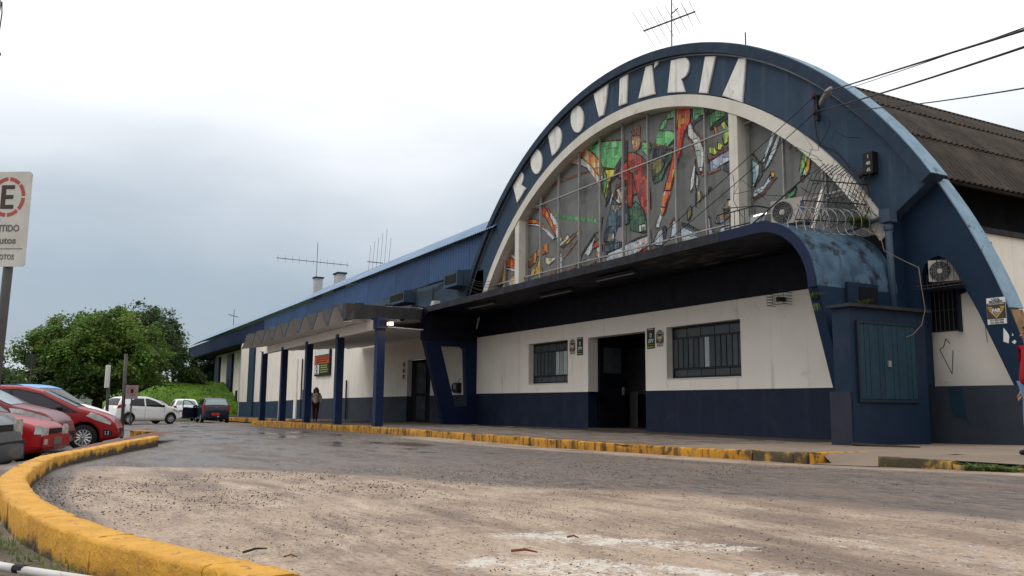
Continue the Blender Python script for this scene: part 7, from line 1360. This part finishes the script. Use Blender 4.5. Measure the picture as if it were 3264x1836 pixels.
# ------------------------------------------------------------------ trees
def crown(c, rad, nclump, nleaf, leaf, col, seed, squash=.75, clump=.9, lift=.3, gap=.0, flat=1.):
    """leaf-sized quads gathered in clumps through an uneven volume"""
    g = np.random.default_rng(seed); d = g.normal(size=(nclump, 3)); d /= np.linalg.norm(d, axis=1)[:, None]; d[:, 2] = np.where(d[:, 2] < -.55, -d[:, 2] * .5, d[:, 2])
    lob = 1 + .16 * np.sin(d[:, 0] * 5 + seed) + .12 * np.sin(d[:, 1] * 7 + 2 * seed) + .10 * np.sin(d[:, 2] * 6 + d[:, 0] * 4)
    r_ = (g.random(nclump) ** .42) * lob; cc = np.array(c) + d * r_[:, None] * np.array(rad)
    lc = np.repeat(cc, nleaf, 0); n = len(lc); cs = np.repeat(clump * (.6 + .8 * g.random(nclump)), nleaf); o = g.normal(size=(n, 3)) * np.array([.5, .5, .26 * flat])[None] * cs[:, None]; o[:, 2] -= .35 * (o[:, 0] ** 2 + o[:, 1] ** 2) / np.maximum(cs, .2)
    p = lc + o; nm = g.normal(size=(n, 3)) * .7 + np.array([0, 0, 1.0]); nm /= np.linalg.norm(nm, axis=1)[:, None]; t1 = np.cross(nm, g.normal(size=(n, 3))); t1 /= np.linalg.norm(t1, axis=1)[:, None]; t2 = np.cross(nm, t1)
    l = leaf * (.6 + .8 * g.random(n))[:, None]; V = np.stack([p - t1 * l * .5, p + t2 * l * .27, p + t1 * l * .5, p - t2 * l * .27], 1).reshape(-1, 3); Q = np.arange(4 * n).reshape(-1, 4)
    tone = np.repeat(.62 + .75 * g.random(nclump), nleaf) * (.75 + .5 * g.random(n)); hue = np.repeat(g.random(nclump), nleaf); C = np.array(col)[None] * tone[:, None] * np.stack([.85 + .5 * hue, np.ones(n), .8 + .3 * hue], 1); return V, Q, np.repeat(C, 4, 0)
def make_tree(label, base, crowns, trunk_r, trunk_h, cat='tree', group=None, name='tree'):
    t = thing(name, label, cat, base, group); sets = [crown(*a, **k) for a, k in crowns]; Vs, Qs, Cs, o = [], [], [], 0
    for v_, q_, c_ in sets: Vs.append(v_); Qs.append(q_ + o); Cs.append(c_); o += len(v_)
    link('crown', fast('crown', np.concatenate(Vs) - np.array(base), np.concatenate(Qs), 'leaves', np.concatenate(Cs)), None, t)
    b = Vector(base); mb = MB(); mb.tube([b - Vector((0, 0, .3)), b + Vector((.1, .05, trunk_h * .5)), b + Vector((.0, .15, trunk_h))], [trunk_r * 1.3, trunk_r, trunk_r * .8], 9)
    for a, k in crowns:
        for j in range(5):
            g = np.random.default_rng(j + 5); e = Vector(a[0]) + Vector(g.normal(size=3) * np.array(a[1]) * .45); s_ = b + Vector((0, .1, trunk_h * (.75 + .05 * j))); mb.tube([s_, (s_ + e) / 2 + Vector((0, 0, .5)), e], [trunk_r * .5, trunk_r * .3, trunk_r * .08], 6)
    mb.build('trunk', 'bark', t, True); return t
make_tree('broad dark green tree with a feathery rounded crown beyond the parked cars', (-80.5, 3.6, -1.0), [(((-80, 4.0, 4.7), (5.0, 4.9, 4.2), 420, 130, .28, (.10, .185, .03), 3), dict(clump=.8)), (((-79.5, .2, 4.6), (3.0, 2.6, 2.5), 120, 120, .28, (.10, .18, .032), 8), dict(clump=.75)), (((-79, 1.6, 2.4), (5.0, 4.0, 1.8), 130, 120, .34, (.058, .108, .022), 12), dict(clump=.9))], .45, 2.6)
make_tree('taller darker tree with small leaves behind the broad tree on its right', (-90, 7.0, -1.2), [(((-90, 7.8, 6.5), (4.4, 3.5, 3.6), 280, 110, .28, (.052, .096, .032), 21), dict(clump=.75)), (((-88.5, 7.9, 5.0), (3.4, 2.8, 2.0), 110, 120, .34, (.036, .068, .024), 25), dict(clump=.8))], .4, 3.5)
make_tree('light green tree tip showing between the dark tree and the wing roof', (-101, 11.9, -.6), [(((-101, 11.6, 5.6), (2.4, 1.7, 2.4), 90, 110, .34, (.075, .135, .03), 31), dict(clump=.8))], .25, 3)
make_tree('dark bushy tree under the end of the wing roof', (-118, 19.5, .4), [(((-118, 19.2, 4.2), (4, 3.2, 3.6), 140, 110, .36, (.038, .066, .026), 33), {})], .3, 2.5)
make_tree('dark low tree far off at the left edge', (-112, -5.6, -1), [(((-112, -5.6, 2.6), (3.5, 3.2, 2.8), 90, 100, .4, (.045, .075, .028), 41), {})], .3, 2)
for i, (x, y, hh, w) in enumerate(((-150, -4.5, 3.4, 5), (-165, 2, 4.2, 6), (-150, 22, 4, 6), (-175, 12, 5, 7), (-190, -11, 5, 7), (-140, 30, 5, 6))):
    make_tree(['hazy round tree in the far left gap', 'hazy wide tree behind the parked cars', 'far dark tree beyond the grassy bank', 'far tall tree behind the grassy bank', 'most distant tree at the left edge', 'far tree hidden behind the wing end'][i], (x, y, -1.2), [(((x, y, hh * .75), (w * .5, w * .5, hh * .55), 60, 90, .5, (.06, .085, .045), 50 + i), {})], .25, 1.6, 'tree', 'distant trees')
g2 = np.random.default_rng(77); sets = []
for k in range(1500):
    x_ = -85 - g2.random() * 26; y_ = 5 + g2.random() * 16; z = -1.3 + 4.3 * float(smooth01((-84 - x_) / 18) * smooth01((y_ - 2) / 9) * smooth01(np.array((24 - y_) / 6 + .3))); s_ = rng.integers(4, 9); v_, q_, c_ = blades(int(s_), (x_, y_, z), .42, .6, 1.0, .03); sets.append((v_, q_, c_ * np.array([1.7, 1.75, .5])))
tag(bladeobj('bank_grass', sets), kind='stuff')
gd = np.random.default_rng(5); V_, Q_, C_ = crown((-124, 17.5, 1.2), (3, 2.2, 1.6), 50, 110, .3, (.05, .09, .03), 61); bu = thing('bush', 'dark bush on the grassy bank below the wing roof', 'bush', (-124, 17.5, 0)); link('foliage', fast('foliage', V_ - np.array([-124, 17.5, 0]), Q_, 'leaves', C_), None, bu)
for i, (bx_, by_, bz_, lab) in enumerate(((-101, 13.6, 3.2, 'green bush on the grassy bank nearest the wing'), (-104, 9.6, 3.0, 'small bush on top of the grassy bank'))):
    V_, Q_, C_ = crown((bx_, by_, bz_), (2.2, 1.7, 1.5), 45, 100, .28, (.06, .115, .03), 70 + i); o_ = thing('bush', lab, 'bush', (bx_, by_, 2.4)); link('foliage', fast('foliage', V_ - np.array([bx_, by_, 2.4]), Q_, 'leaves', C_), None, o_)
bpy.context.view_layer.update()
